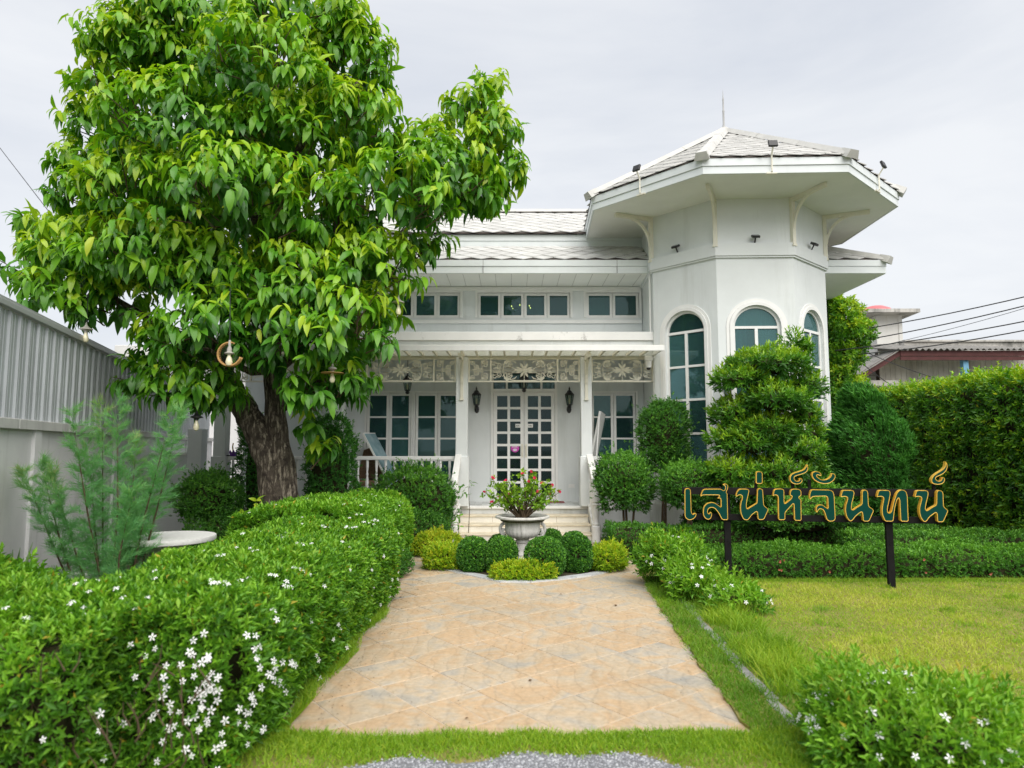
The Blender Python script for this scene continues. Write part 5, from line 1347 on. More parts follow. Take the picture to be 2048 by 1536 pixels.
L_GRASS = leaf_mat('grass_blade', [(0, (0.112, 0.2523, 0.0151)), (0.45, (0.2443, 0.4138, 0.0202)), (0.75, (0.4479, 0.5247, 0.0441)), (1, (0.55, 0.55, 0.1386))], 0.5, 0.32)
PETAL = mat('white_petal', (0.86, 0.86, 0.85), 0.6, 0.2)
PINK = mat('pink_bract', (0.62, 0.035, 0.10), 0.6, 0.2, rand=.25)
CORAL = mat('coral_petal', (0.50, 0.16, 0.12), 0.6, 0.2, rand=.2)

fl = MB()
for k in range(5):
    a = k * 2 * PI / 5; c, s = math.cos(a), math.sin(a)
    q = [(0.06, -.02, .06), (0.45, -.20, .10), (0.98, -.08, -.02), (0.86, .22, .02), (0.40, .16, .14)]
    fl.add([(x * c - y * s, x * s + y * c, z) for x, y, z in q], [(0, 1, 2, 3, 4)])
flower_me = fl.mesh('flower', PETAL)
fb = MB()
for k in range(9):
    a = k * 2.4; e = 0.5 + 0.12 * (k % 4); c, s = math.cos(a), math.sin(a)
    q = [(0, -.05, 0), (.5 * e, -.28, .45), (.95 * e, 0, .75 - .3 * e), (.5 * e, .28, .5)]
    fb.add([(x * c - y * s, x * s + y * c, z) for x, y, z in q], [(0, 1, 2, 3)])
bract_me = fb.mesh('flower', PINK)
coral_me = fb.mesh('flower', CORAL)
def flowers(parent, P, N, size, me, name='flower'):
    for p, n in zip(P, N):
        z = Vector(n).normalized(); x = z.orthogonal().normalized()
        M = frame(p, x, z.cross(x)) @ Matrix.Rotation(random.uniform(0, 6.28), 4, 'Z') @ Matrix.Scale(size * random.uniform(.8, 1.2), 4)
        place(name, me, parent, M)

# ---- hedge swept along a line
def sweep(path, hw, h, r, n, lumpy=0.05, seed=0.0, lean=0.0, z0=0.03, ends=(True, True)):
    """random points and outward normals on a rounded hedge running along path"""
    path = np.array(path, float); seg = np.diff(path, axis=0); sl = np.linalg.norm(seg, axis=1); cum = np.r_[0, np.cumsum(sl)]; LT = cum[-1]
    pr = [(-hw * 0.92, z0), (-hw, h * .4)] + [(-hw + r - r * math.cos(a), h - r + r * math.sin(a)) for a in np.linspace(0, PI / 2, 6)] + [(hw - r + r * math.sin(a), h - r + r * math.cos(a)) for a in np.linspace(0, PI / 2, 6)] + [(hw, h * .4), (hw * 0.92, z0)]
    pr = np.array(pr); ps = np.linalg.norm(np.diff(pr, axis=0), axis=1); pc = np.r_[0, np.cumsum(ps)]; PT = pc[-1]
    a_side, a_cap = LT * PT, hw * 2 * h
    nc = int(n * a_cap / (a_side + 2 * a_cap))
    s = RNG.uniform(0, LT, n - 2 * nc); t = RNG.uniform(0, PT, n - 2 * nc)
    i = np.clip(np.searchsorted(pc, t) - 1, 0, len(ps) - 1); fr = (t - pc[i]) / ps[i]
    q = pr[i] + (pr[i + 1] - pr[i]) * fr[:, None]; tg = unit(pr[i + 1] - pr[i]); nq = np.stack([-tg[:, 1], tg[:, 0]], 1)
    # end caps
    for e in (0, 1):
        if not ends[e]: continue
        cq = np.stack([RNG.uniform(-hw * .95, hw * .95, nc), RNG.uniform(z0, h * .97, nc)], 1)
        s = np.r_[s, np.full(nc, 0.0 if e == 0 else LT)]; q = np.r_[q, cq]; nq = np.r_[nq, np.full((nc, 2), 0.0)]
    k = np.clip(np.searchsorted(cum, s) - 1, 0, len(sl) - 1); fs = (s - cum[k]) / sl[k]
    c = path[k] + seg[k] * fs[:, None]; d = unit(seg[k])
    # smooth the direction at the bends
    side = np.stack([d[:, 1], -d[:, 0]], 1)             # right hand side
    P = np.stack([c[:, 0] + side[:, 0] * q[:, 0], c[:, 1] + side[:, 1] * q[:, 0], q[:, 1]], 1)
    N = np.stack([side[:, 0] * nq[:, 0], side[:, 1] * nq[:, 0], nq[:, 1]], 1)
    cap = np.linalg.norm(nq, axis=1) < .1
    sg = np.where(s < LT / 2, -1.0, 1.0)
    N[cap] = np.stack([d[cap, 0] * sg[cap], d[cap, 1] * sg[cap], np.full(cap.sum(), .15)], 1)
    N = unit(N)
    # round the ends
    P = P + N * (lumpy * lump(P, 3.2, seed) + lumpy * .6 * lump(P, 8.0, seed + 2))[:, None]
    return P, N
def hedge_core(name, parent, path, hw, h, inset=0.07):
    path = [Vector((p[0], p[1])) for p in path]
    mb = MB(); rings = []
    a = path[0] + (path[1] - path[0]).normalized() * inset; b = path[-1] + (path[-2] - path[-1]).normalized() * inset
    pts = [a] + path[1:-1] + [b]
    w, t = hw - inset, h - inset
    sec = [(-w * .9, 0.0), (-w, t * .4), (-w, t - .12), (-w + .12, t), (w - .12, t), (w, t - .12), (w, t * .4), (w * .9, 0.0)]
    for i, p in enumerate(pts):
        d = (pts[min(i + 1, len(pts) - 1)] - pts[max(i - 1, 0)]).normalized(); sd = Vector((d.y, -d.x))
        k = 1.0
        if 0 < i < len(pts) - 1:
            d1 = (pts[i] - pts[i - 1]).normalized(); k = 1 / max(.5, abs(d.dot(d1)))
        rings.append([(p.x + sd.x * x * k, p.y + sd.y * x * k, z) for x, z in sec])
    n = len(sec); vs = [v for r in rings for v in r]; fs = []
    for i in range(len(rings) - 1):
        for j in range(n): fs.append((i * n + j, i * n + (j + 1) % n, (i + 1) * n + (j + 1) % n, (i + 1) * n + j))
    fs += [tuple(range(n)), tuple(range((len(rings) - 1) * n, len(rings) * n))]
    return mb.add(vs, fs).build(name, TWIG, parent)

def clothe(parent, P, N, k, L, W, m, tpl=RHOMB, up=0.55, spread=0.9, tint0=0.45, tvar=0.22, topgain=0.18, step=.012, seed=0, name='foliage', sink=0.03, jitter=.35):
    # fewer shoots on the sides turned well away from the garden path
    away = (unit(P - np.array([0, 0, 1.6])) * N).sum(1) > .45
    ok = ~away | (RNG.random(len(P)) < .35); P, N = P[ok], N[ok]
    A = unit(N + np.array([0, 0, up]) + rnd_dir(len(P)) * 0.45)
    P = P - N * (np.abs(RNG.normal(0, sink, len(P))))[:, None]
    PP, D, NN, idx = sprigs(P, A, k, spread, step, jitter)
    n = len(PP)
    # patches of young and old growth, a few dying leaves; topgain paints lit tops
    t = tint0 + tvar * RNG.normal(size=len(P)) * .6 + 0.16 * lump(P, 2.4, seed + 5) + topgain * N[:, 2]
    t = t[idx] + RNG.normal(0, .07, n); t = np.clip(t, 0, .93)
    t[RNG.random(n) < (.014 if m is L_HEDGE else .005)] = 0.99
    sz = np.clip(RNG.normal(1, .2, n), .5, 1.5)
    return leaves(name, tpl, PP, D, NN, L * sz, W * sz, t, m, parent)

# ---------------------------------------------------------------- left flowering hedges
hp = [(-5.2, 3.72), (-2.35, 3.72), (-1.93, 4.15), (-1.88, 7.35)]
hg = thing('flowering_hedge', (-1.9, 4.0, 0), 'big clipped hedge with white flowers in the left foreground, beside the path', 'hedge', 'white flowering hedges')
def near_hedge():
    pts, nrm = [], []
    for (pa, hw, h, n, en) in (([(-5.0, 3.72), (-1.9, 3.72)], 0.66, 0.77, 13000, (True, True)), ([(-1.93, 3.42), (-1.87, 7.5)], 0.60, 0.81, 19500, (True, True))):
        P, N = sweep(pa, hw, h, 0.26, n, 0.085, 1.0, ends=en); P[:, 2] += .035 * lump(P, 1.6, 12) * (P[:, 2] > .3); pts.append(P); nrm.append(N)
        hedge_core('twig_core', hg, pa, hw, h, 0.10)
    P, N = np.concatenate(pts), np.concatenate(nrm)
    # drop what lies inside the other arm, thin out one bare patch facing the drive
    ina = (P[:, 0] < -2.0) & (P[:, 0] > -4.9) & (np.abs(P[:, 1] - 3.72) < .56) & (P[:, 2] < .70); inb = (np.abs(P[:, 0] - (-1.93 + (P[:, 1] - 3.42) * .0147)) < .45) & (P[:, 1] > 3.55) & (P[:, 1] < 7.4) & (P[:, 2] < .74)
    P, N = P[~(ina | inb)], N[~(ina | inb)]
    bare = np.exp(-(((P - np.array([-1.75, 3.1, .42])) / np.array([.35, .35, .22])) ** 2).sum(1))
    keep = RNG.random(len(P)) > bare * .6; P, N = P[keep], N[keep]
    keep = P[:, 0] > -4.2; P, N = P[keep], N[keep]
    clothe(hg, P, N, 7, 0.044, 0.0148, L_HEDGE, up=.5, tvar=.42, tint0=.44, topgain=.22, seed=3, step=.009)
    # bare twigs showing in the thin patch
    tw = MB()
    for _ in range(70):
        p = Vector((random.uniform(-2.3, -1.3), random.uniform(3.02, 3.2), random.uniform(.1, .65)))
        q = p + Vector((random.uniform(-.12, .12), random.uniform(-.06, .05), random.uniform(.06, .2)))
        tw.tube([p, p.lerp(q, .5) + Vector((random.uniform(-.02, .02), 0, 0)), q], [.004, .003, .0015], 4)
    tag(tw.build('twigs', STEM, hg), kind='stuff')
    # flowers: on top and in one drift on the front corner
    cam_v = np.array([0, 0, 1.6])
    vis = ((P - cam_v) * N).sum(1) < 0
    top = np.where(vis & (N[:, 2] > .6))[0]; sd = np.where(vis & (N[:, 2] < .5))[0]
    w = lump(P[top], 2.0, 9.0) + .3 + 1.0 * ((P[top, 1] - 3.3) * .4) * (P[top, 0] < -2.2); pick = RNG.choice(top[w > np.quantile(w, .5)], 50, False)
    c1 = np.linalg.norm((P[sd] - np.array([-1.40, 3.2, .40])) / np.array([.40, .42, .24]), axis=1); near = sd[RNG.random(len(sd)) < np.exp(-1.3 * c1 ** 2)]
    pick = np.r_[pick, RNG.choice(near, min(95, len(near)), False), RNG.choice(sd, 50, False)]
    cl_ = RNG.choice(len(top), 26, False); dd_ = np.linalg.norm(P[top][:, None] - P[top][cl_][None], axis=2).min(1); cl2 = top[dd_ < .07]
    pick = np.r_[pick, RNG.choice(cl2, min(90, len(cl2)), False)]
    flowers(hg, P[pick] + N[pick] * .062, N[pick] + np.array([0, -.5, .35]), 0.0195, flower_me)
near_hedge()
fh = thing('flowering_hedge', (-2.2, 8.6, 0), 'farther clipped hedge with white flowers between the tree trunk and the path', 'hedge', 'white flowering hedges')
def far_hedge():
    pa = [(-2.22, 7.35), (-2.22, 9.6)]
    P, N = sweep(pa, .80, .90, .30, 11500, .07, 4.0); hedge_core('twig_core', fh, pa, .80, .90, .10)
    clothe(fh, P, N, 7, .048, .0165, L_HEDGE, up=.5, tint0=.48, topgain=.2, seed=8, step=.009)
    vis = (((P - np.array([0, 0, 1.6])) * N).sum(1) < 0) & (N[:, 2] > .5)
    pick = RNG.choice(np.where(vis)[0], 60, False); flowers(fh, P[pick] + N[pick] * .06, N[pick] + np.array([0, -.4, .3]), .022, flower_me)
far_hedge()

# ---------------------------------------------------------------- rounded shrubs
def blob(loc, rad, label, m, n, k=6, L=.03, W=.012, name='round_shrub', cat='shrub', group=None, tpl=RHOMB, lumpy=.08, lf=4.0, lo=-.55, sq=1.0, tint0=.45, topgain=.15, up=.5, stem=0, cin=.10, spread=.9, step=.008, tvar=.22, sink=.03, twig=True, shell=None):
    c = np.array(loc, float); rad = np.array(rad, float)
    t = thing(name, (loc[0], loc[1], 0), label, cat, group)
    d = sphere_pts(n, lo)
    e = np.sign(d) * np.abs(d) ** sq
    seed = loc[0] * 3.1 + loc[1]
    P = c + e * rad
    N = unit(d / rad)
    if name not in ('topiary_ball', 'lime_shrub', 'flowering_bush'): lumpy *= 1.35
    P = P + N * (lumpy * (lump(P, lf, seed) + .6 * lump(P, lf * 2.3, seed + 3)))[:, None]
    if name != 'topiary_ball':
        P = P + unit(N + np.array([0, 0, .5])) * (np.maximum(0, RNG.exponential(.04, len(P)) - .035) * (rad.min() / .4))[:, None]
    clothe(t, P, N, k, L, W * (1.0 if 'flower' in name else 1.3), m, tpl, up, spread, tint0, tvar + .1, topgain, step, seed, sink=sink)
    if twig:
        def fn(u, v):
            th = PI * v; dd = Vector((math.sin(th) * math.cos(2 * PI * u), math.sin(th) * math.sin(2 * PI * u), math.cos(th)))
            ee = [math.copysign(abs(x) ** sq, x) for x in dd]
            zf = loc[2] + ee[2] * max(.01, rad[2] - cin)
            return (loc[0] + ee[0] * max(.01, rad[0] - cin), loc[1] + ee[1] * max(.01, rad[1] - cin), max(zf, 0.0 if stem == 0 else zf))
        core('twig_core', t, fn, 20, 12)
    for s in range(stem):
        a = s * 2.4 + 1; r0 = .06 * s
        MB().tube([(loc[0] + r0 * math.cos(a), loc[1] + r0 * math.sin(a), -.02), (loc[0] + r0 * .8 * math.cos(a) + .02, loc[1] + r0 * math.sin(a), (loc[2] - rad[2]) * .6), (loc[0] + r0 * math.cos(a + .6) * 1.2, loc[1] + r0 * math.sin(a), loc[2] - rad[2] * .5)], [.028, .02, .018], 7).build('trunk', STEM, t)
    return t
# clipped balls round the urn
g1 = 'clipped topiary balls round the urn'
def ball(px, py_c, Y, rw, rh, lab):
    p = at(px, py_c, Y)
    rw -= .03; rh -= .035
    return blob((p.x, Y, rh - .02), (rw, rw, rh), lab, L_BOX, 2600, 6, .021, .0115, 'topiary_ball', 'topiary', g1, lumpy=.014, lf=7, lo=-.8, sq=.86, tvar=.4, tint0=.42, topgain=.12, cin=.05, sink=.012, step=.004)
ball(946, 1105, 9.00, .225, .255, 'clipped dark green topiary ball, leftmost of the row before the urn')
ball(1004, 1108, 8.85, .215, .265, 'clipped topiary ball immediately left of the urn pedestal')
ball(1090, 1112, 8.70, .275, .275, 'largest clipped topiary ball, immediately right of the urn pedestal')
ball(1152, 1104, 8.98, .225, .275, 'clipped topiary ball at the right end of the front row before the urn')
ball(1099, 1075, 9.75, .22, .26, 'clipped topiary ball behind the urn on its right')
ball(1147, 1075, 9.70, .20, .25, 'clipped topiary ball in the back row nearest the right newel post')
ball(1000, 1080, 9.85, .20, .22, 'small clipped topiary ball half hidden behind the urn on its left')
g2 = 'lime green mounds round the topiary'
def mound(px, Y, rw, rd, h, lab, n=1500):
    p = at(px, 1120, Y)
    return blob((p.x, Y, h * .35), (rw, rd, h * .66), lab, L_LIME, n, 7, .034, .009, 'lime_shrub', 'shrub', g2, lumpy=.05, lf=8, lo=-.5, tint0=.5, tvar=.3, topgain=.2, cin=.07, spread=.8)
mound(888, 9.25, .22, .22, .30, 'lime green low shrub at the left corner of the urn bed')
mound(1212, 9.15, .26, .24, .30, 'lime green low shrub at the right corner of the urn bed')
mound(1046, 8.52, .34, .16, .17, 'low lime green groundcover clump at the front tip of the urn bed', 1300)
mound(872, 10.35, .38, .25, .30, 'lime green shrub behind the bed, next to the left newel post')
# taller shrubs by the porch
blob((at(828, 1000, 11.6).x, 11.6, .64), (.66, .52, .56), 'large dense rounded green shrub left of the entrance steps', L_BOX, 4600, 6, .036, .013, lumpy=.07, tint0=.42, topgain=.2, group=None)
blob((at(800, 1070, 10.9).x, 10.9, .25), (.80, .40, .33), 'low dark shrub below the large rounded shrub left of the steps', L_BOX, 2600, 6, .03, .013, lumpy=.06, tint0=.34)
blob((at(415, 1000, 10.6).x, 10.6, .83), (.44, .42, .42), 'bushy small leaved shrub in front of the porch, left of the trunk', L_BOX, 3000, 6, .032, .014, lumpy=.08, tint0=.40, stem=3, lo=-.8)
blob((at(450, 1070, 10.3).x, 10.3, .28), (.55, .4, .33), 'low dark shrub at the foot of the trunk, left side', L_BOX, 2200, 6, .03, .014, lumpy=.08, tint0=.30)
blob((at(530, 1080, 9.4).x, 9.75, .30), (.42, .35, .38), 'dark leafy shrub directly in front of the tree trunk base', L_BOX, 1900, 6, .036, .014, lumpy=.08, tint0=.25)
blob((at(660, 925, 11.5).x, 11.5, 1.15), (.40, .36, .92), 'tall narrow dark shrub between the trunk and the left balusters', L_CYP, 4200, 6, .040, .012, 'tall_shrub', lumpy=.10, tint0=.45, lo=-.9, sq=.9)
blob((at(508, 925, 11.9).x, 11.9, 1.15), (.22, .25, .95), 'tall narrow shrub close to the left side of the trunk', L_CYP, 2600, 6, .040, .012, 'tall_shrub', lumpy=.08, tint0=.45, lo=-.9)
# right of the steps
blob((at(1250, 965, 11.1).x, 11.1, 1.02), (.46, .42, .44), 'round headed shrub on thin stems just right of the steps', L_BOX, 3600, 6, .034, .013, 'standard_shrub', lumpy=.07, tint0=.48, topgain=.25, lo=-.85, stem=3)
blob((at(1378, 968, 10.6).x, 10.6, 1.00), (.43, .40, .36), 'round headed shrub left of the letter sign in front of the tower', L_BOX, 3300, 6, .034, .013, 'standard_shrub', lumpy=.06, tint0=.55, topgain=.3, lo=-.85, stem=2)
blob((at(1326, 868, 11.55).x, 11.55, 1.80), (.39, .36, .62), 'egg shaped small tree on a bare stem before the left arched window', L_BOX, 4200, 6, .032, .012, 'standard_tree', 'tree', lumpy=.07, tint0=.42, lo=-.95, stem=2, sq=.9)
blob((at(1590, 1010, 10.1).x, 10.1, .66), (.85, .45, .40), 'bright green rounded shrub behind the middle letters of the sign', L_BOX, 3600, 6, .034, .014, lumpy=.09, tint0=.55, topgain=.3)
blob((at(1430, 1040, 10.9).x, 10.9, .42), (.45, .3, .34), 'dark leafy shrub at the tower foot behind the first letters', L_BOX, 1700, 6, .036, .014, lumpy=.09, tint0=.3)

# ---------------------------------------------------------------- clipped low hedges and the tall hedge (right)
def low_hedge(path, hw, h, n, label, tint0, name='low_hedge', m=None, L=.030, W=.014, lumpy=.06, corals=0, k=6):
    t = thing(name, (path[0][0], path[0][1], 0), label, 'hedge', 'clipped low hedges on the right')
    P, N = sweep(path, hw, h, .12, n, lumpy, path[0][1]); hedge_core('twig_core', t, path, hw, h, .06)
    clothe(t, P, N, k, L, W, m or L_BOX, up=.5, tint0=tint0, topgain=.25, seed=path[0][0], step=.006)
    if corals:
        vis = ((P - np.array([0, 0, 1.6])) * N).sum(1) < 0
        pk = RNG.choice(np.where(vis & (np.abs(N[:, 1]) > .5))[0], corals, False); flowers(t, P[pk] + N[pk] * .015, N[pk], .026, coral_me)
    return t
low_hedge([(2.15, 8.62), (7.3, 8.75)], .32, .34, 8200, 'front low clipped hedge with a few coral blooms along the lawn', .64, corals=13)
low_hedge([(1.45, 10.45), (6.3, 10.45)], .36, .42, 6000, 'back low clipped hedge running in front of the tower', .36)
low_hedge([(4.6, 9.5), (7.3, 9.5)], .40, .40, 3400, 'short low clipped hedge between the sign and the tall hedge', .44)
low_hedge([(-1.66, 7.62), (-1.5, 8.8)], .22, .33, 1800, 'small rounded hedge end at the foot of the farther flowering hedge', .40)
TH = thing('tall_hedge', (7.9, 10.5, 0), 'tall dense dark green hedge wall at the right edge', 'hedge')
def tall():
    pa = [(7.95, 7.6), (7.95, 16.2)]
    P, N = sweep(pa, .45, 2.68, .22, 15000, .10, 2.0); hedge_core('twig_core', TH, pa, .45, 2.68, .12)
    vis = (P[:, 0] < 8.3) | (P[:, 2] > 2.3); P, N = P[vis], N[vis]
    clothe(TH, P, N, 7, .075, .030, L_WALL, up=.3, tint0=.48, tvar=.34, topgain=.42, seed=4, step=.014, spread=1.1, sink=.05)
    # young shoots standing above the clipped top
    s = RNG.uniform(7.6, 16, 420); Q = np.stack([RNG.uniform(7.55, 8.3, 420), s, RNG.uniform(2.62, 2.80, 420)], 1)
    clothe(TH, Q, np.tile([0, 0, 1.0], (420, 1)), 8, .07, .026, L_WALL, up=.5, tint0=.78, topgain=.1, step=.02, name='young_shoots', tpl=OVATE)
tall()

# ---------------------------------------------------------------- podocarp tree in front of the tower
def clump_tree(name, label, cat, base, clumps, m, tpl, L, W, k, dens, trunk_pts, trunk_r, tint0=.45, topgain=.35, up=.9, spread=.75, step=.012, lumpy=.09, lf=6, bark=None, inner=.55):
    t = thing(name, base, label, cat)
    Ps, Ns = [], []
    for (c, r) in clumps:
        c, r = np.array(c), np.array(r)
        n = int(dens * (r[0] * r[1] + r[0] * r[2] + r[1] * r[2]) / 3 * 4 * PI)
        d = sphere_pts(n, -.75); P = c + d * r; N = unit(d / r)
        P = P + N * (lumpy * lump(P, lf, c[0]))[:, None]
        # leave out what is buried inside another clump
        ok = np.ones(len(P), bool)
        for (c2, r2) in clumps:
            if c2 is c or (np.array(c2) == c).all(): continue
            ok &= (((P - np.array(c2)) / (np.array(r2) * .8)) ** 2).sum(1) > 1
        Ps.append(P[ok]); Ns.append(N[ok])
    P, N = np.concatenate(Ps), np.concatenate(Ns)
    clothe(t, P, N, k, L, W, m, tpl, up, spread, tint0, .25, topgain, step, base[0], sink=.05)
    MB().tube(trunk_pts, trunk_r, 9).build('trunk', bark or STEM, t, smooth='all')
    for (c, r) in clumps:
        if min(r) > .15: core('twig_core', t, lambda u, v: (c[0] + (r[0] * .72) * math.sin(PI * v) * math.cos(2 * PI * u), c[1] + r[1] * .7 * math.sin(PI * v) * math.sin(2 * PI * u), c[2] - r[2] * .12 + r[2] * .62 * math.cos(PI * v)), 12, 8)
    return t, P, N
def podocarp():
    Y = 10.3
    cl = []
    for (px, py, rx, rz, dy) in ((1535, 730, 88, 38, 0), (1480, 760, 60, 30, -.1), (1600, 770, 50, 40, .1), (1555, 802, 66, 38, -.25), (1605, 830, 42, 36, 0), (1470, 830, 50, 50, .1), (1530, 858, 70, 40, -.1), (1610, 870, 38, 30, -.1), (1455, 880, 42, 38, 0), (1505, 890, 50, 32, -.2), (1600, 905, 48, 30, -.2), (1630, 940, 28, 26, 0), (1560, 945, 62, 35, -.2), (1470, 945, 55, 40, -.15), (1520, 985, 80, 30, -.15), (1610, 985, 40, 28, 0), (1585, 690, 10, 26, .1), (1612, 700, 10, 26, 0)):
        p = at(px, py, Y + dy); s = 1 / 132.0
        cl.append(((p.x, Y + dy, p.z), (rx * s * .85, max(.2, rx * s * .72), rz * s * .70)))
    b = at(1545, 1000, Y)
    t, P, N = clump_tree('podocarp_tree', 'bushy bright green tree with narrow leaves in front of the tower', 'tree', (b.x, Y, 0), cl, L_POD, STRAP, .075, .020, 9, 270, [(b.x, Y, -.05), (b.x + .03, Y, .6), (b.x - .04, Y + .05, 1.2), (b.x + .04, Y, 1.8), (b.x - .02, Y, 2.6)], [.07, .06, .05, .04, .02], tint0=.42, topgain=.46, up=.6, spread=.95)
    for (px, py) in ((1470, 880), (1600, 870), (1480, 765), (1600, 780), (1610, 950)):
        q = at(px, py, Y); a = Vector((b.x, Y, q.z - .35))
        MB().tube([a, a.lerp(q, .5) + Vector((0, 0, -.03)), q], [.028, .02, .01], 6).build('limb', STEM, t)
podocarp()
# ---------------------------------------------------------------- dark cypress with leaning sprays
def cypress():
    Y = 11.0; c = at(1735, 900, Y)
    t = thing('cypress_tree', (c.x, Y, 0), 'dark green cypress with slanting sprays beside the tall hedge', 'tree')
    n = 5600
    d = sphere_pts(n, -.9); n = len(d)
    rz = 1.16; z = 1.30 + d[:, 2] * rz
    rr = .54 * np.where(d[:, 2] > .2, 1 - .35 * (d[:, 2] - .2), 1.0)
    P = np.stack([c.x + d[:, 0] * rr, Y + d[:, 1] * .55, z], 1); N = unit(d / np.array([.6, .55, 1.2]))
    P += N * (.16 * lump(P * np.array([1, 1, .6]) + P[:, [2, 2, 2]] * np.array([.8, 0, 0]), 5, 1) + .07 * lump(P, 13, 2))[:, None]
    A = unit(N * .8 + np.array([-.55, -.1, .75]) + rnd_dir(n) * .25)
    PP, D, NN, idx = sprigs(P, A, 9, .60, .014, .3)
    D = unit(D + np.array([-.1, 0, .15]))
    tn = np.clip(.42 + .2 * lump(P, 6, 2)[idx] + .2 * N[idx, 2] + RNG.normal(0, .12, len(PP)), 0, 1)
    leaves('foliage', STRAP, PP, D, NN, .085 * RNG.uniform(.6, 1.3, len(PP)), .016, tn, L_CYP, t)
    core('twig_core', t, lambda u, v: (c.x + .44 * math.sin(PI * v) * math.cos(2 * PI * u), Y + .40 * math.sin(PI * v) * math.sin(2 * PI * u), 1.33 + 1.03 * math.cos(PI * v)), 18, 12)
    MB().tube([(c.x, Y, -.05), (c.x, Y, .6)], [.08, .06], 8).build('trunk', STEM, t)
cypress()
# vine covered post and creeper right of the tower
def creeper():
    Y = 15.2; c = at(1682, 680, Y)
    t = thing('vine_pole', (c.x, Y, 0), 'pole smothered in bright green creeper right of the tower', 'creeper')
    MB().tube([(c.x - .05, Y, 0), (c.x - .05, Y, 5.0)], .13, 8).build('pole', STEM, t)
    cl = [((at(1682, 640, Y).x, Y, at(1682, 640, Y).z), (.36, .35, .38)), ((at(1690, 668, Y).x, Y - .1, at(1690, 668, Y).z), (.42, .38, .30)), ((at(1680, 705, Y).x, Y, at(1680, 705, Y).z), (.36, .35, .34)), ((at(1672, 750, Y).x, Y, at(1672, 750, Y).z), (.24, .25, .4)), ((at(1660, 618, Y).x, Y, at(1660, 618, Y).z), (.18, .2, .2)), ((at(1690, 800, Y).x, Y, at(1690, 800, Y).z), (.5, .35, .4))]
    Ps, Ns = [], []
    for cc, r in cl:
        d = sphere_pts(900, -.95); kk = lump(d, 4, cc[2]) > -.35; d = d[kk]; Ps.append(np.array(cc) + d * np.array(r) * (1 + .38 * lump(d, 5, cc[2]) + .2 * RNG.random(len(d)))[:, None]); Ns.append(d)
    P, N = np.concatenate(Ps), np.concatenate(Ns)
    clothe(t, P, N, 6, .085, .038, L_WALL, up=.2, tint0=.66, topgain=.35, spread=1.2, step=.02)
    dead = MB()
    for _ in range(60):
        a = Vector((c.x + random.uniform(-.3, .3), Y + random.uniform(-.25, .1), random.uniform(1.2, 3.4))); dead.tube([a, a + Vector((random.uniform(-.2, .2), random.uniform(-.1, .1), random.uniform(-.6, -.2)))], [.008, .004], 4)
    tag(dead.build('dry_vines', STEM, t), kind='stuff')
creeper()

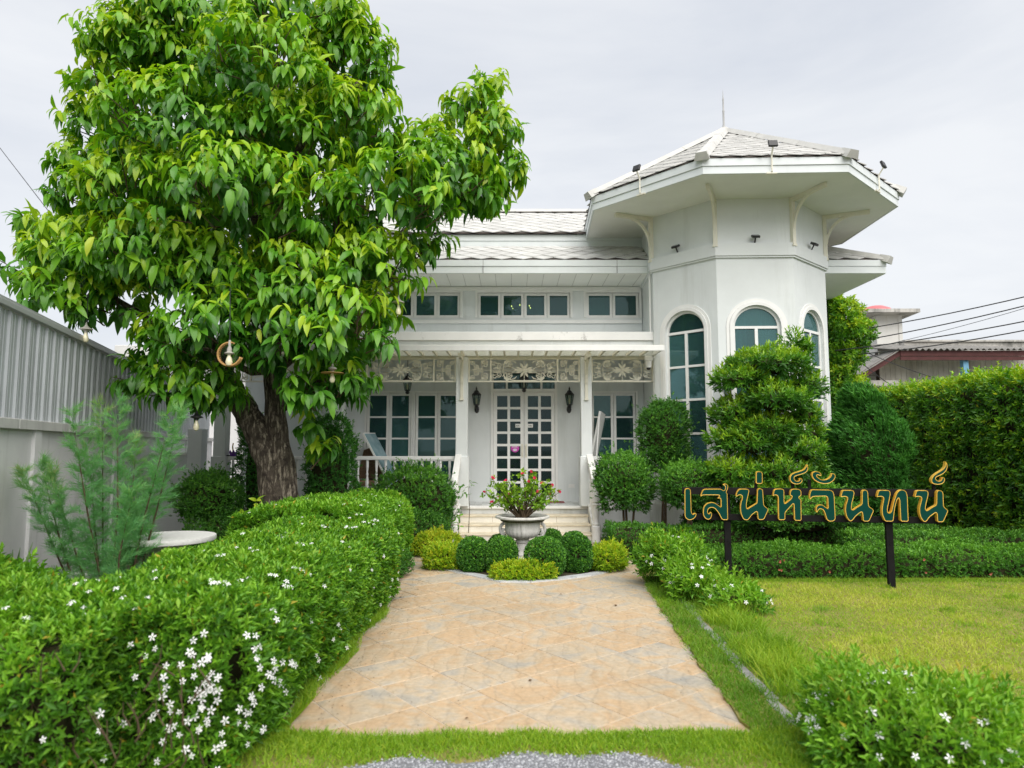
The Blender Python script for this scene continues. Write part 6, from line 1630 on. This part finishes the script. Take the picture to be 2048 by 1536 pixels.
# ---------------------------------------------------------------- the big tree
def big_tree():
    BX, BY = at(565, 1040, 9.9).x, 9.9
    t = thing('shade_tree', (BX, BY, 0), 'large leafy shade tree with drooping glossy leaves, left of the house', 'tree')
    # trunk: leaning main stem, second stem fused at the foot
    tr = MB()
    def stem(pts, rad, n=18):
        pts = [Vector(p) for p in pts]; fine, fr = [], []
        for i in range(len(pts) - 1):
            for s in np.linspace(0, 1, 5)[:-1]:
                fine.append(pts[i].lerp(pts[i + 1], s)); fr.append(rad[i] + (rad[i + 1] - rad[i]) * s)
        fine.append(pts[-1]); fr.append(rad[-1]); tr.tube(fine, fr, n)
        return fine
    def A(px, py, dy=0): return at(px, py, BY + dy)
    stem([A(556, 1105), A(555, 1040), A(552, 985), A(543, 930), A(527, 890), A(508, 850), A(487, 815), A(466, 780), A(440, 730), A(400, 640)], [.36, .265, .235, .21, .20, .185, .175, .16, .12, .07])
    stem([A(584, 1100), A(583, 1040), A(579, 985), A(568, 930), A(557, 880), A(552, 820), A(547, 740), A(538, 640), A(530, 480), A(520, 300)], [.22, .15, .13, .15, .15, .15, .14, .12, .10, .05])
    stem([A(545, 1105, -.05), A(540, 1050, -.1), A(548, 1000, -.05), A(556, 960)], [.22, .13, .10, .06], 12)
    # rough the bark
    tr.v = [tuple(Vector(v) + Vector((1, .6, .2)) * .016 * math.sin(v[2] * 9 + v[0] * 31) * math.sin(v[0] * 47 + v[1] * 29)) for v in tr.v]
    trunk = tr.build('trunk', BARK, t, smooth='all')
    for (a, b, c, r) in (((552, 740), (640, 640, -.4), (700, 480, -.9), .09), ((545, 680), (660, 600, .3), (860, 420, .6), .10), ((535, 560), (420, 470, -.5), (250, 420, -.9), .10), ((530, 480), (480, 330, .3), (420, 150, .4), .09), ((525, 400), (620, 260, -.4), (720, 160, -.5), .07), ((440, 730), (300, 640, -.5), (130, 560, -.6), .08), ((552, 740), (450, 720, -.8), (380, 700, -1.2), .06), ((560, 820), (640, 760, -.6), (700, 740, -.9), .05), ((668, 560), (668, 480, -.6), (690, 380, -.8), .06)):
        p, q, w = A(*a), A(*b), A(*c)
        MB().tube([p, p.lerp(q, .5) + Vector((0, 0, -.1)), q, q.lerp(w, .5) + Vector((0, 0, .08)), w], [r, r * .85, r * .65, r * .45, r * .2], 8).build('limb', BARK, t, smooth='all')
    clumps = [(240, 80, 85, 0), (205, 165, 75, -.2), (330, 15, 85, -.2), (160, 320, 55, 0), (690, 60, 75, 0), (985, 255, 55, .1), (430, 55, 150, .3), (600, 40, 140, -.2), (300, 110, 115, 0), (520, 160, 150, -.9), (700, 130, 105, 0), (220, 250, 95, .3), (360, 270, 150, -1.0), (560, 300, 140, -.6), (705, 255, 118, -.4), (865, 305, 88, .2), (945, 215, 62, .2), (975, 310, 70, 0), (900, 360, 105, -.4), (790, 400, 120, -.9), (640, 440, 130, -.5), (460, 410, 150, -1.3), (290, 400, 130, -.9), (180, 390, 75, 0), (80, 525, 70, -.3), (170, 520, 105, -.8), (110, 590, 70, -.9), (290, 520, 125, -1.0), (430, 560, 115, -.7), (600, 570, 120, -.9), (740, 540, 105, -.7), (840, 500, 62, 0), (690, 660, 105, -1.2), (770, 620, 60, -.6), (570, 680, 110, -1.1), (430, 660, 105, -1.1), (330, 700, 75, -.7), (275, 755, 40, -.6), (370, 780, 62, -1.0), (425, 775, 50, -.9), (650, 780, 80, -.9), (620, 840, 36, -.5), (705, 760, 45, -.6), (235, 620, 80, -.7), (430, 150, 150, .8), (650, 250, 160, .9), (850, 380, 110, .9), (300, 350, 150, .9), (200, 500, 120, .6), (450, 500, 150, .8), (650, 520, 150, .8), (500, 300, 170, .9), (60, 440, 24, -.2), (640, 900, 22, -.4), (700, 690, 60, .6), (980, 160, 26, .2), (1015, 350, 36, 0), (960, 400, 60, .1)]
    P_, O_, S_ = [], [], []
    px_m = 1 / 142.0
    for (px, py, r, dy) in clumps:
        c = np.array(A(px, py, dy)); rr = r * px_m
        n = int(125 * rr * rr * 1.0 + 5)
        d = sphere_pts(n * 2, -.45)[:n]
        rad = .93 * rr * np.array([1.0, .95, .88])
        # boughs: fewer, tighter groups of shoots over the clump surface
        q = c + d * rad * (0.86 + .22 * lump(d, 3.5, px * .01))[:, None]
        P_.append(q); O_.append(d); S_.append(np.full(len(q), rr))
        # inner shoots
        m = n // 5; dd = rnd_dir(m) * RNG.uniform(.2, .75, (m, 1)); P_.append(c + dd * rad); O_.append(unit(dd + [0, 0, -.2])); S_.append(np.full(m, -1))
    P, O, S = np.concatenate(P_), np.concatenate(O_), np.concatenate(S_)
    hole = lump(P, 2.3, 2.5) + .35 * O[:, 2]; keep = (hole > -.36) | (RNG.random(len(P)) < .22); P, O, S = P[keep], O[keep], S[keep]
    n = len(P); k = 9
    A_ = unit(O * .9 + np.array([0, 0, .30]) + rnd_dir(n) * .35)
    idx = np.repeat(np.arange(n), k); j = np.tile(np.arange(k), n)
    h = unit(np.cross(A_, rnd_dir(n))); g = np.cross(A_, h)
    ph = j * PI * .92 + np.repeat(RNG.uniform(0, 6.28, n), k) + RNG.normal(0, .35, n * k)
    rad = h[idx] * np.cos(ph)[:, None] + g[idx] * np.sin(ph)[:, None]
    al = (j / k)
    PP = P[idx] + A_[idx] * (al * .26 - .10)[:, None]
    D = unit(rad * .60 + A_[idx] * .40 + np.array([0, 0, -1.0]) * (.35 + .80 * RNG.random((n * k, 1))) + rnd_dir(n * k) * .22)
    N = unit(np.array([0, 0, .8]) + O[idx] * .8 + rad * .35 + rnd_dir(n * k) * .30)
    sz = RNG.uniform(.42, 1.18, n * k) * (1 - .2 * (al > .8))
    L = .245 * sz; W = .088 * sz * RNG.uniform(.85, 1.1, n * k)
    # young tips paler; lit tops and shaded inner leaves are painted into the tint
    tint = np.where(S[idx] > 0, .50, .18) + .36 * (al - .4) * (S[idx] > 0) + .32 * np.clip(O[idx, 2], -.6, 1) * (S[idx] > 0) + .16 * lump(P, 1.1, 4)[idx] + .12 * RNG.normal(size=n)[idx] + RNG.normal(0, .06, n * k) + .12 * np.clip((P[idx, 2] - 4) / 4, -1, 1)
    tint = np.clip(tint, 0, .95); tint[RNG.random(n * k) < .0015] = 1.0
    # the leaves that show largest become parts of their own
    out = (S[idx] > 0) & (((PP - np.array([0, 0, 1.6])) * O[idx]).sum(1) < 0)
    dist = np.linalg.norm(PP - np.array([0, 0, 1.6]), axis=1) - (L * 3.0)
    inframe = (PP[:, 2] < 1.6 + PP[:, 1] * .70) & (np.abs(PP[:, 0]) < PP[:, 1] * .76)
    order = np.where(out & inframe)[0]; order = order[np.argsort(dist[order])][:300]
    mask = np.ones(n * k, bool); mask[order] = False
    V, F = LONG
    metab = []
    for q in range(8):
        me = bpy.data.meshes.new('leaf'); me.from_pydata(V.tolist(), [], F.tolist())
        a = me.attributes.new('tint', 'FLOAT', 'POINT'); a.data.foreach_set('value', np.full(len(V), (q + .5) / 8, dtype=np.float32))
        me.polygons.foreach_set('use_smooth', [True] * len(me.polygons)); me.materials.append(L_TREE); metab.append(me)
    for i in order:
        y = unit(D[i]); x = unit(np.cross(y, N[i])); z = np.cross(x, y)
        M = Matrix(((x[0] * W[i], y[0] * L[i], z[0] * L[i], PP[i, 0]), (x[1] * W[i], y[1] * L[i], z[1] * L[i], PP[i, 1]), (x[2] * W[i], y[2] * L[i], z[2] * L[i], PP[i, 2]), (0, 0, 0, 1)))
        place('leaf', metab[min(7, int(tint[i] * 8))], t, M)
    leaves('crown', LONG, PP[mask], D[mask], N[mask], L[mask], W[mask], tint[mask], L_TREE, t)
    # twigs carrying the shoots
    tw = MB(); sel = RNG.choice(np.where(S > 0)[0], min(900, n), False)
    for i in sel:
        a = Vector(P[i]); b = a - Vector(A_[i]) * .35 + Vector((0, 0, -.06)); tw.tube([b, a, a + Vector(A_[i]) * .16], [.010, .006, .002], 4, cap=False)
    tag(tw.build('twigs', STEM, t), kind='stuff')
    print('tree leaves', n * k)
big_tree()
# sucker shoots at the trunk foot
def shoot(px, py, Y, n, label, tint, L=.13):
    c = at(px, py, Y); t = thing('sucker_shoot', (c.x, Y, 0), label, 'plant')
    P = np.array([np.array(c) + np.array([random.uniform(-.15, .15), random.uniform(-.08, .08), random.uniform(-.1, .12)]) for _ in range(n)])
    N = unit(rnd_dir(n) + np.array([0, -.3, .6])); PP, D, NN, idx = sprigs(P, N, 6, 1.1, .02)
    D = unit(D + np.array([0, 0, -.4])); 
    me_l = []
    V, F = LONG
    for q in range(3):
        me = bpy.data.meshes.new('leaf'); me.from_pydata(V.tolist(), [], F.tolist()); a = me.attributes.new('tint', 'FLOAT', 'POINT'); a.data.foreach_set('value', np.full(len(V), min(1, tint + .08 * (q - 1)), dtype=np.float32)); me.materials.append(L_TREE); me_l.append(me)
    for i in range(len(PP)):
        y = unit(D[i]); x = unit(np.cross(y, NN[i])); z = np.cross(x, y); l, w = L * random.uniform(.7, 1.2), L * .4
        place('leaf', me_l[i % 3], t, Matrix(((x[0] * w, y[0] * l, z[0] * l, PP[i, 0]), (x[1] * w, y[1] * l, z[1] * l, PP[i, 1]), (x[2] * w, y[2] * l, z[2] * l, PP[i, 2]), (0, 0, 0, 1))))
    MB().tube([(c.x, Y, 0), (c.x + .02, Y, c.z * .6), c], [.008, .006, .003], 5).build('stem', STEM, t)
shoot(500, 1030, 9.35, 6, 'yellowish young shoot beside the foot of the trunk', .93)
shoot(937, 975, 11.95, 3, 'slender leafy twig rising beside the left stair rail', .45, .10)
shoot(915, 1045, 11.5, 4, 'small leafy sprig against the left newel post', .62, .09)

# ---------------------------------------------------------------- bougainvillea in the urn
def bougain():
    t = thing('bougainvillea', (UC.x, UC.y, .63), 'small flowering shrub with red pink blooms growing in the stone urn', 'plant')
    base = Vector((UC.x, UC.y, .63)); tips = []
    pxm = [(968, 985), (985, 958), (1012, 962), (1030, 975), (1046, 948), (1062, 945), (1070, 958), (1085, 968), (1103, 972), (1118, 985), (1098, 990), (1075, 985), (1050, 985), (1020, 990), (1000, 995), (985, 1005), (1010, 1005), (1085, 1005), (1058, 965), (1035, 1000), (1068, 1005), (1090, 1010), (1000, 972)]
    br = MB()
    for i, (px, py) in enumerate(pxm):
        e = at(px, py, UC.y + random.uniform(-.25, .25)); mid = base.lerp(e, .45) + Vector((random.uniform(-.04, .04), random.uniform(-.05, .05), .03))
        MB().tube([base + Vector((random.uniform(-.03, .03), random.uniform(-.03, .03), -.02)), mid, mid.lerp(e, .6), e], [.016, .009, .005, .002], 5).build('branch', STEM, t); tips.append((mid, e))
    P = []
    for (m, e) in tips:
        for s in np.linspace(.05, 1.0, 17): P.append(np.array(m.lerp(e, s)) + RNG.normal(0, .035, 3))
    P = np.array(P); N = unit(rnd_dir(len(P)) + np.array([0, -.2, .7]))
    clothe(t, P, N, 5, .044, .028, L_LIME, tpl=OVATE, up=.3, tint0=.14, topgain=.1, spread=1.1, step=.01, sink=.001)
    E = [np.array(e) for _, e in tips][:19]; flowers(t, np.array(E), [np.array([random.uniform(-.4, .4), -.6, .6]) for _ in E], .042, bract_me)
bougain()

# ---------------------------------------------------------------- feathery shrub by the boundary wall
def feather():
    base = gnd(235, 1150); base = Vector((-3.75, 6.35, 0))
    t = thing('feathery_shrub', base, 'tall airy feathery green shrub in front of the boundary wall', 'shrub')
    Ps, Ds, Ts = [], [], []
    Y = 6.3
    stems = [(115, 985, 205, 1140), (150, 870, 225, 1140), (205, 860, 210, 1150), (270, 920, 240, 1145), (330, 880, 250, 1140), (350, 870, 260, 1135), (90, 960, 180, 1140), (235, 850, 225, 1140), (300, 990, 250, 1140), (180, 930, 215, 1140), (60, 975, 170, 1140), (260, 1010, 235, 1140)]
    for i, (px, py, bx, by) in enumerate(stems):
        y = Y + random.uniform(-.45, .45); e = at(px, py, y); b = Vector((at(bx, by, y).x, y, 0)); b.z = 0
        m = b.lerp(e, .55) + Vector((random.uniform(-.05, .05), 0, .05))
        MB().tube([b, m, e], [.012, .008, .002], 5).build('stem', STEM, t)
        for s in np.linspace(.15, 1.14, 56):
            c = np.array(b.lerp(m, s / .55) if s < .55 else m.lerp(e, (s - .55) / .45))
            # a plume: side twig with fine needles
            d = unit(rnd_dir(1)[0] * np.array([1, 1, .4]) + np.array([0, 0, .55])); ln = random.uniform(.10, .26) * (1.15 - .5 * s)
            q = c + d * np.linspace(.1, 1, 16)[:, None] * ln
            for w in q:
                dd = unit(d + rnd_dir(4) * .75 + np.array([0, 0, .1])); Ps.append(np.tile(w, (4, 1)) + RNG.normal(0, .008, (4, 3))); Ds.append(dd); Ts.append(np.clip(np.full(4, .35 + .45 * max(0, s - .75) * (2 if i in (0, 2, 3, 10) else .8)) + RNG.normal(0, .15, 4), 0, 1))
    P, D, T = np.concatenate(Ps), np.concatenate(Ds), np.concatenate(Ts)
    leaves('plumes', BLADE, P, D, rnd_dir(len(P)), .08 * RNG.uniform(.5, 1.4, len(P)), .0040, T, L_FERN, t, smooth=False)
feather()
# sword leaved plants at the left edge
def swords(c, n, h, label):
    t = thing('sword_plant', c, label, 'plant')
    V, F = BEND
    for q in range(n):
        me = bpy.data.meshes.new('leaf'); w = .05
        a = random.uniform(0, 6.28); r = random.uniform(0, .12); tilt = random.uniform(.02, .35); hh = h * random.uniform(.6, 1.1)
        pts = [(c[0] + r * math.cos(a) + hh * s * tilt * math.cos(a) * s, c[1] + r * math.sin(a) + hh * s * tilt * math.sin(a) * s, hh * s) for s in np.linspace(0, 1, 6)]
        mb = MB(); vs = []
        for (x, y, z), k in zip(pts, (.8, 1, 1, .85, .55, .05)):
            vs += [(x - w * k * .5 * math.sin(a), y + w * k * .5 * math.cos(a), z), (x + .012 * k * math.cos(a), y + .012 * k * math.sin(a), z), (x + w * k * .5 * math.sin(a), y - w * k * .5 * math.cos(a), z)]
        mb.add(vs, [(3 * i + j, 3 * i + j + 1, 3 * i + j + 4, 3 * i + j + 3) for i in range(5) for j in (0, 1)]); o = mb.build('leaf', SWORD, t, smooth='all')
SWORD = mat('sword_leaf', (0.06, 0.13, 0.035), 0.4, 0.4, col2=(0.12, 0.2, 0.06), vscale=14)
p = at(25, 1090, 5.9); swords((p.x, 5.9, 0), 12, .72, 'stiff upright sword leaved plant at the left frame edge')
blob((at(30, 1110, 5.6).x, 5.3, .34), (.55, .35, .36), 'leafy green bush at the left frame edge behind the hedge', L_HEDGE, 1900, 7, .055, .02, lumpy=.06, tint0=.45)
blob((at(95, 1125, 5.6).x, 5.75, .22), (.3, .25, .26), 'low dark bush below the sword leaved plant', L_BOX, 900, 6, .04, .016, lumpy=.06, tint0=.25)

# ---------------------------------------------------------------- flower borders on the right of the path
def flower_bush(loc, rad, label, n, nf, tint0=.5, L=.055):
    t = blob(loc, rad, label, L_HEDGE, n, 7, L, L * .34, 'flowering_bush', 'bush', 'white flowering bushes right of the path', lumpy=.12, lf=6, lo=-.4, tint0=tint0, topgain=.2, cin=.16, step=.016, sink=.06)
    c, r = np.array(loc), np.array(rad)
    d = sphere_pts(nf * 6, 0.0); P = c + d * (r + .075); ok = ((P - np.array([0, 0, 1.6])) * d).sum(1) < 0
    flowers(t, P[ok][:nf], (d + np.array([0, -.4, .4]))[ok][:nf], .022, flower_me)
    return t
flower_bush((1.98, 3.55, .14), (.44, .38, .24), 'sprawling white flowered bush in the right foreground on the lawn', 1900, 52, .56, .044)
flower_bush((1.92, 8.12, .22), (.34, .48, .27), 'dense white flowered bush at the bend of the path, right side', 1900, 44, .5)
flower_bush((1.95, 7.35, .13), (.24, .32, .19), 'smaller white flowered bush in front of the dense one by the path', 700, 18, .6)
flower_bush((2.22, 6.9, .10), (.26, .3, .15), 'straggling flowered bush near the left sign post', 330, 10, .72)

# ---------------------------------------------------------------- grass
def grass(name, P, h, w, tint, label, lean=.5):
    n = len(P); D = unit(np.array([0, 0, 1.0]) + rnd_dir(n) * lean); D[:, 2] = np.abs(D[:, 2])
    N = unit(rnd_dir(n) + np.array([0, -.3, .4]))
    o = leaves(name, BEND, P, D, N, h, w, tint, L_GRASS, None, smooth=False)
    o['label'] = label; return o
def scatter_rect(n, x0, x1, y0, y1): return np.stack([RNG.uniform(x0, x1, n), RNG.uniform(y0, y1, n), np.full(n, .016)], 1)
def lawns():
    # main lawn on the right, denser towards the viewer
    y = 3.1 + 5.4 * RNG.random(148000) ** 1.25; x = 1.35 + RNG.random(148000) ** 1.15 * 5.95
    P = np.stack([x, y, np.full(len(x), .016)], 1)
    ok = (x < y * 1.05 + .9) & (x > np.interp(y, [t[0] for t in PATH_R], [t[1] for t in PATH_R]) - .005 + RNG.normal(0, .022, len(x)))
    kx = np.interp(y, [t[0] for t in PATH_R], [t[1] for t in PATH_R])
    ok &= ~((x > kx + .25) & (x < kx + .315) & (y > 4.05) & (np.sin(y * 4.3) + np.sin(y * 9.1 + 1) > .1))
    P = P[ok]; lp = lump(P, 1.6, 3) + .7 * lump(P, 4.5, 7)
    edge_ = np.clip((np.interp(P[:, 1], [t[0] for t in PATH_R], [t[1] for t in PATH_R]) + .75 - P[:, 0]) / .5, 0, 1)
    t = np.clip(.60 + .28 * lp - .34 * edge_ - .2 * (lump(P, 6, 2) > .75) + RNG.normal(0, .13, len(P)), 0, 1)
    hh = (.030 + .030 * edge_ + .012 * lp + .03 * (lump(P, 6, 2) > .75)) * RNG.uniform(.6, 1.4, len(P))
    grass('lawn_grass', P, np.maximum(hh, .012), .0052 + 0 * hh, t, 'short yellowish green lawn grass right of the path', .9)
    # verge in front of the path
    x = RNG.uniform(-3.0, 2.2, 30000); fy = np.array([front_y(v) for v in x]); y = fy + .035 + .03 * np.sin(x * 9 + 2 * np.sin(x * 4)) - np.abs(RNG.normal(0, .16, len(x))) + RNG.normal(0, .014, len(x))
    x = np.r_[x, RNG.uniform(-3.2, -.6, 13000), RNG.uniform(.8, 2.4, 11000)]; y = np.r_[y, RNG.uniform(3.0, 3.95, 24000)]
    P = np.stack([x, y, np.full(len(x), .014)], 1)
    lim = 3.66 + .05 * np.sin(x * 5) + .04 * np.sin(x * 11 + 1) - .6 * np.maximum(0, np.abs(x - .1) - .45) ** 2
    ok = ((y > lim - .01 + RNG.normal(0, .02, len(x)) + .05 * lump(P, 9, 3)) | (np.abs(x - .1) > 1.0 + RNG.normal(0, .05, len(x)))) & (y < np.array([front_y(v) for v in x]) + .10)
    P = P[ok]; lp = lump(P, 2.5, 1); t = np.clip(.40 + .14 * lp + RNG.normal(0, .13, len(P)), 0, 1)
    grass('verge_grass', P, np.maximum(.034 * (1 + .35 * lp) * RNG.uniform(.5, 1.6, len(P)), .012), .0046, t, 'green grass verge between the path and the gravel', .8)
    # long tufts along the kerb and under the bushes
    Ps = []
    for k in range(40):
        y0 = random.uniform(4.3, 8.0); x0 = edge(PATH_R, y0) + random.uniform(.38, .75); n = 130
        Ps.append(np.stack([RNG.normal(x0, .05, n), RNG.normal(y0, .05, n), np.full(n, .016)], 1))
    P = np.concatenate(Ps); t = np.clip(.42 + .25 * lump(P, 2.2, 6) + RNG.normal(0, .12, len(P)), 0, 1)
    grass('long_grass', P, .15 * RNG.uniform(.4, 1.4, len(P)), .005, t, 'long grass tufts growing between the kerb and the flower border', .75)
    # grass line along the foot of the left hedge and front of the low hedge
    y = RNG.uniform(3.9, 7.4, 5000); x = -1.30 + .04 * np.sin(y * 5) + RNG.normal(0, .03, 5000); x = np.minimum(x, np.interp(y, [t_[0] for t_ in PATH_L], [t_[1] for t_ in PATH_L]) + .03)
    x2 = RNG.uniform(2.0, 7.2, 6000); y2 = 8.26 + RNG.normal(0, .05, 6000)
    P = np.stack([np.r_[x, x2], np.r_[y, y2], np.full(11000, .0)], 1)
    grass('edge_grass', P, .06 * RNG.uniform(.5, 1.5, len(P)), .005, np.clip(.35 + RNG.normal(0, .13, len(P)), 0, 1), 'fringe of grass at the foot of the hedges', .7)
lawns()
# fallen leaves on the path
FALL = mat('fallen_leaf', (0.16, 0.085, 0.035), .8, .1, rand=.35)
V, F = OVATE
fme = bpy.data.meshes.new('fallen_leaf'); fme.from_pydata((V * np.array([.6, 1, .5])).tolist(), [], F.tolist()); fme.materials.append(FALL)
for i, (px, py, s, lab) in enumerate(((1232, 1212, .05, 'brown curled leaf on the paving right of centre, near the bed'), (1125, 1188, .035, 'small dark leaf on the paving just below the bed tip'), (834, 1178, .035, 'small brown leaf on the paving beside the far hedge end'), (1058, 1362, .035, 'small curled leaf on the paving at lower centre'), (984, 1156, .07, 'tan fallen leaf leaning on the marble edging'), (802, 1193, .05, 'brown leaf at the foot of the left hedge'), (930, 1437, .025, 'tiny dark leaf near the front edge of the path'))):
    p = gnd(px, py, .006); o = place('fallen_leaf', fme, None, Matrix.Translation(p) @ Matrix.Rotation(i * 1.9, 4, 'Z') @ Matrix.Rotation(.2, 4, 'X') @ Matrix.Scale(s, 4)); tag(o, lab, 'leaf', 'fallen leaves on the paving')
deb = []
x = RNG.uniform(-1.25, 1.4, 500); y = RNG.uniform(4.0, 9.0, 500); x[:200] = -1.2 + np.abs(RNG.normal(0, .15, 200)); x[380:] = RNG.uniform(1.8, 6.5, 120); y[380:] = RNG.uniform(4.0, 8.2, 120)
P = np.stack([x, y, np.where(x > 1.7, .04, .004)], 1); D = rnd_dir(500) * np.array([1, 1, .1])
o = leaves('leaf_litter', RHOMB, P, D, np.tile([0, 0, 1.0], (500, 1)), .013, .005, RNG.uniform(.85, 1, 500), leaf_mat('litter', [(0, (.05, .035, .02)), (1, (.16, .10, .05))], .8, 0), None); o['label'] = 'specks of leaf litter along the path edge'

# ---------------------------------------------------------------- lamps hanging in the tree
RATTAN = mat('rattan', (0.45, 0.26, 0.09), .6, .3, var=.3, vscale=60)
PEWTER = mat('pewter', (0.42, 0.40, 0.36), .5, .4, var=.2, vscale=30)
def bulb_at(parent, p, s=1.0):
    MB().lathe([(.004, -.15 * s), (.03 * s, -.135 * s), (.042 * s, -.10 * s), (.034 * s, -.06 * s), (.02 * s, -.02 * s), (.02 * s, 0)], 14, tuple(p)).build('bulb', BULB, parent, smooth=True)
p = at(459, 700, 8.1)
l = thing('tree_lamp', p, 'bulb in an open rattan hoop hanging in the tree centre', 'lamp', 'lamps hanging in the tree')
MB().tube([p + Vector((0, 0, .11)), p + Vector((-.02, 0, .75))], .006, 5).build('cord', BLACK, l)
MB().lathe([(.012, .16), (.02, .12), (.014, .09), (.03, .05), (.028, .02), (.06, .0), (.05, -.012)], 12, tuple(p + Vector((0, 0, -.04)))).build('socket', PEWTER, l, smooth=True)
bulb_at(l, p + Vector((0, 0, -.05)))
hoop = [p + Vector((.14 * math.cos(a), .0, -.05 + .14 * math.sin(a))) for a in np.linspace(R(75), R(345), 30)]
MB().tube(hoop, .013, 7).tube([q + Vector((0, .05, 0)) for q in hoop], .012, 7).build('hoop', RATTAN, l, smooth='all')
sp = MB()
for a in np.linspace(R(80), R(340), 22): sp.tube([p + Vector((.055 * math.cos(a), .02, -.05 + .055 * math.sin(a))), p + Vector((.135 * math.cos(a), .02, -.05 + .135 * math.sin(a)))], .003, 4)
tag(sp.build('spokes', BLACK, l), kind='stuff')
p = at(665, 742, 8.6)
l = thing('tree_lamp', p, 'bulb under a flat brown disc shade hanging low right in the tree', 'lamp', 'lamps hanging in the tree')
MB().tube([p + Vector((0, 0, .08)), p + Vector((0, 0, .6))], .005, 5).build('cord', BLACK, l)
MB().lathe([(.004, .12), (.012, .09), (.018, .075), (.012, .06), (.05, .04), (.055, .025), (.02, .0), (.03, -.02)], 12, tuple(p)).build('socket', PEWTER, l, smooth=True)
MB().lathe([(.02, -.014), (.14, -.022), (.142, -.03), (.02, -.024)], 24, tuple(p)).build('shade', RATTAN, l, smooth=True)
bulb_at(l, p + Vector((0, 0, -.03)), .85)
for (px, py, Y, lab) in ((393, 838, 8.8, 'bare bulb lamp below the crown left of the trunk fork'), (172, 662, 8.7, 'bulb lamp half hidden in the lowest left leaves of the tree'), (797, 608, 9.0, 'grey lamp at the right edge of the crown by the clerestory')):
    p = at(px, py, Y); l = thing('tree_lamp', p, lab, 'lamp', 'lamps hanging in the tree')
    MB().tube([p + Vector((0, 0, .08)), p + Vector((0, 0, .5))], .005, 5).build('cord', BLACK, l)
    MB().lathe([(.004, .12), (.012, .09), (.018, .07), (.04, .045), (.075, .03), (.08, .02), (.02, .0), (.024, -.02)], 12, tuple(p)).build('socket', PEWTER if px != 393 else BLACK, l, smooth=True)
    bulb_at(l, p + Vector((0, 0, -.02)), .9)
# blue tap pipe on the boundary wall
p = at(385, 915, 13.8)
l = thing('blue_pipe', p, 'short bent blue pipe fixed on the boundary wall', 'pipe')
MB().tube([p, p + Vector((.13, -.02, -.07)), p + Vector((.17, -.02, -.13))], .018, 8).build('pipe_tube', mat('blue_pvc', (.03, .10, .36), .4), l)
print('objects', len(bpy.data.objects), 'tris', sum(len(o.data.polygons) for o in bpy.data.objects if o.type == 'MESH'))
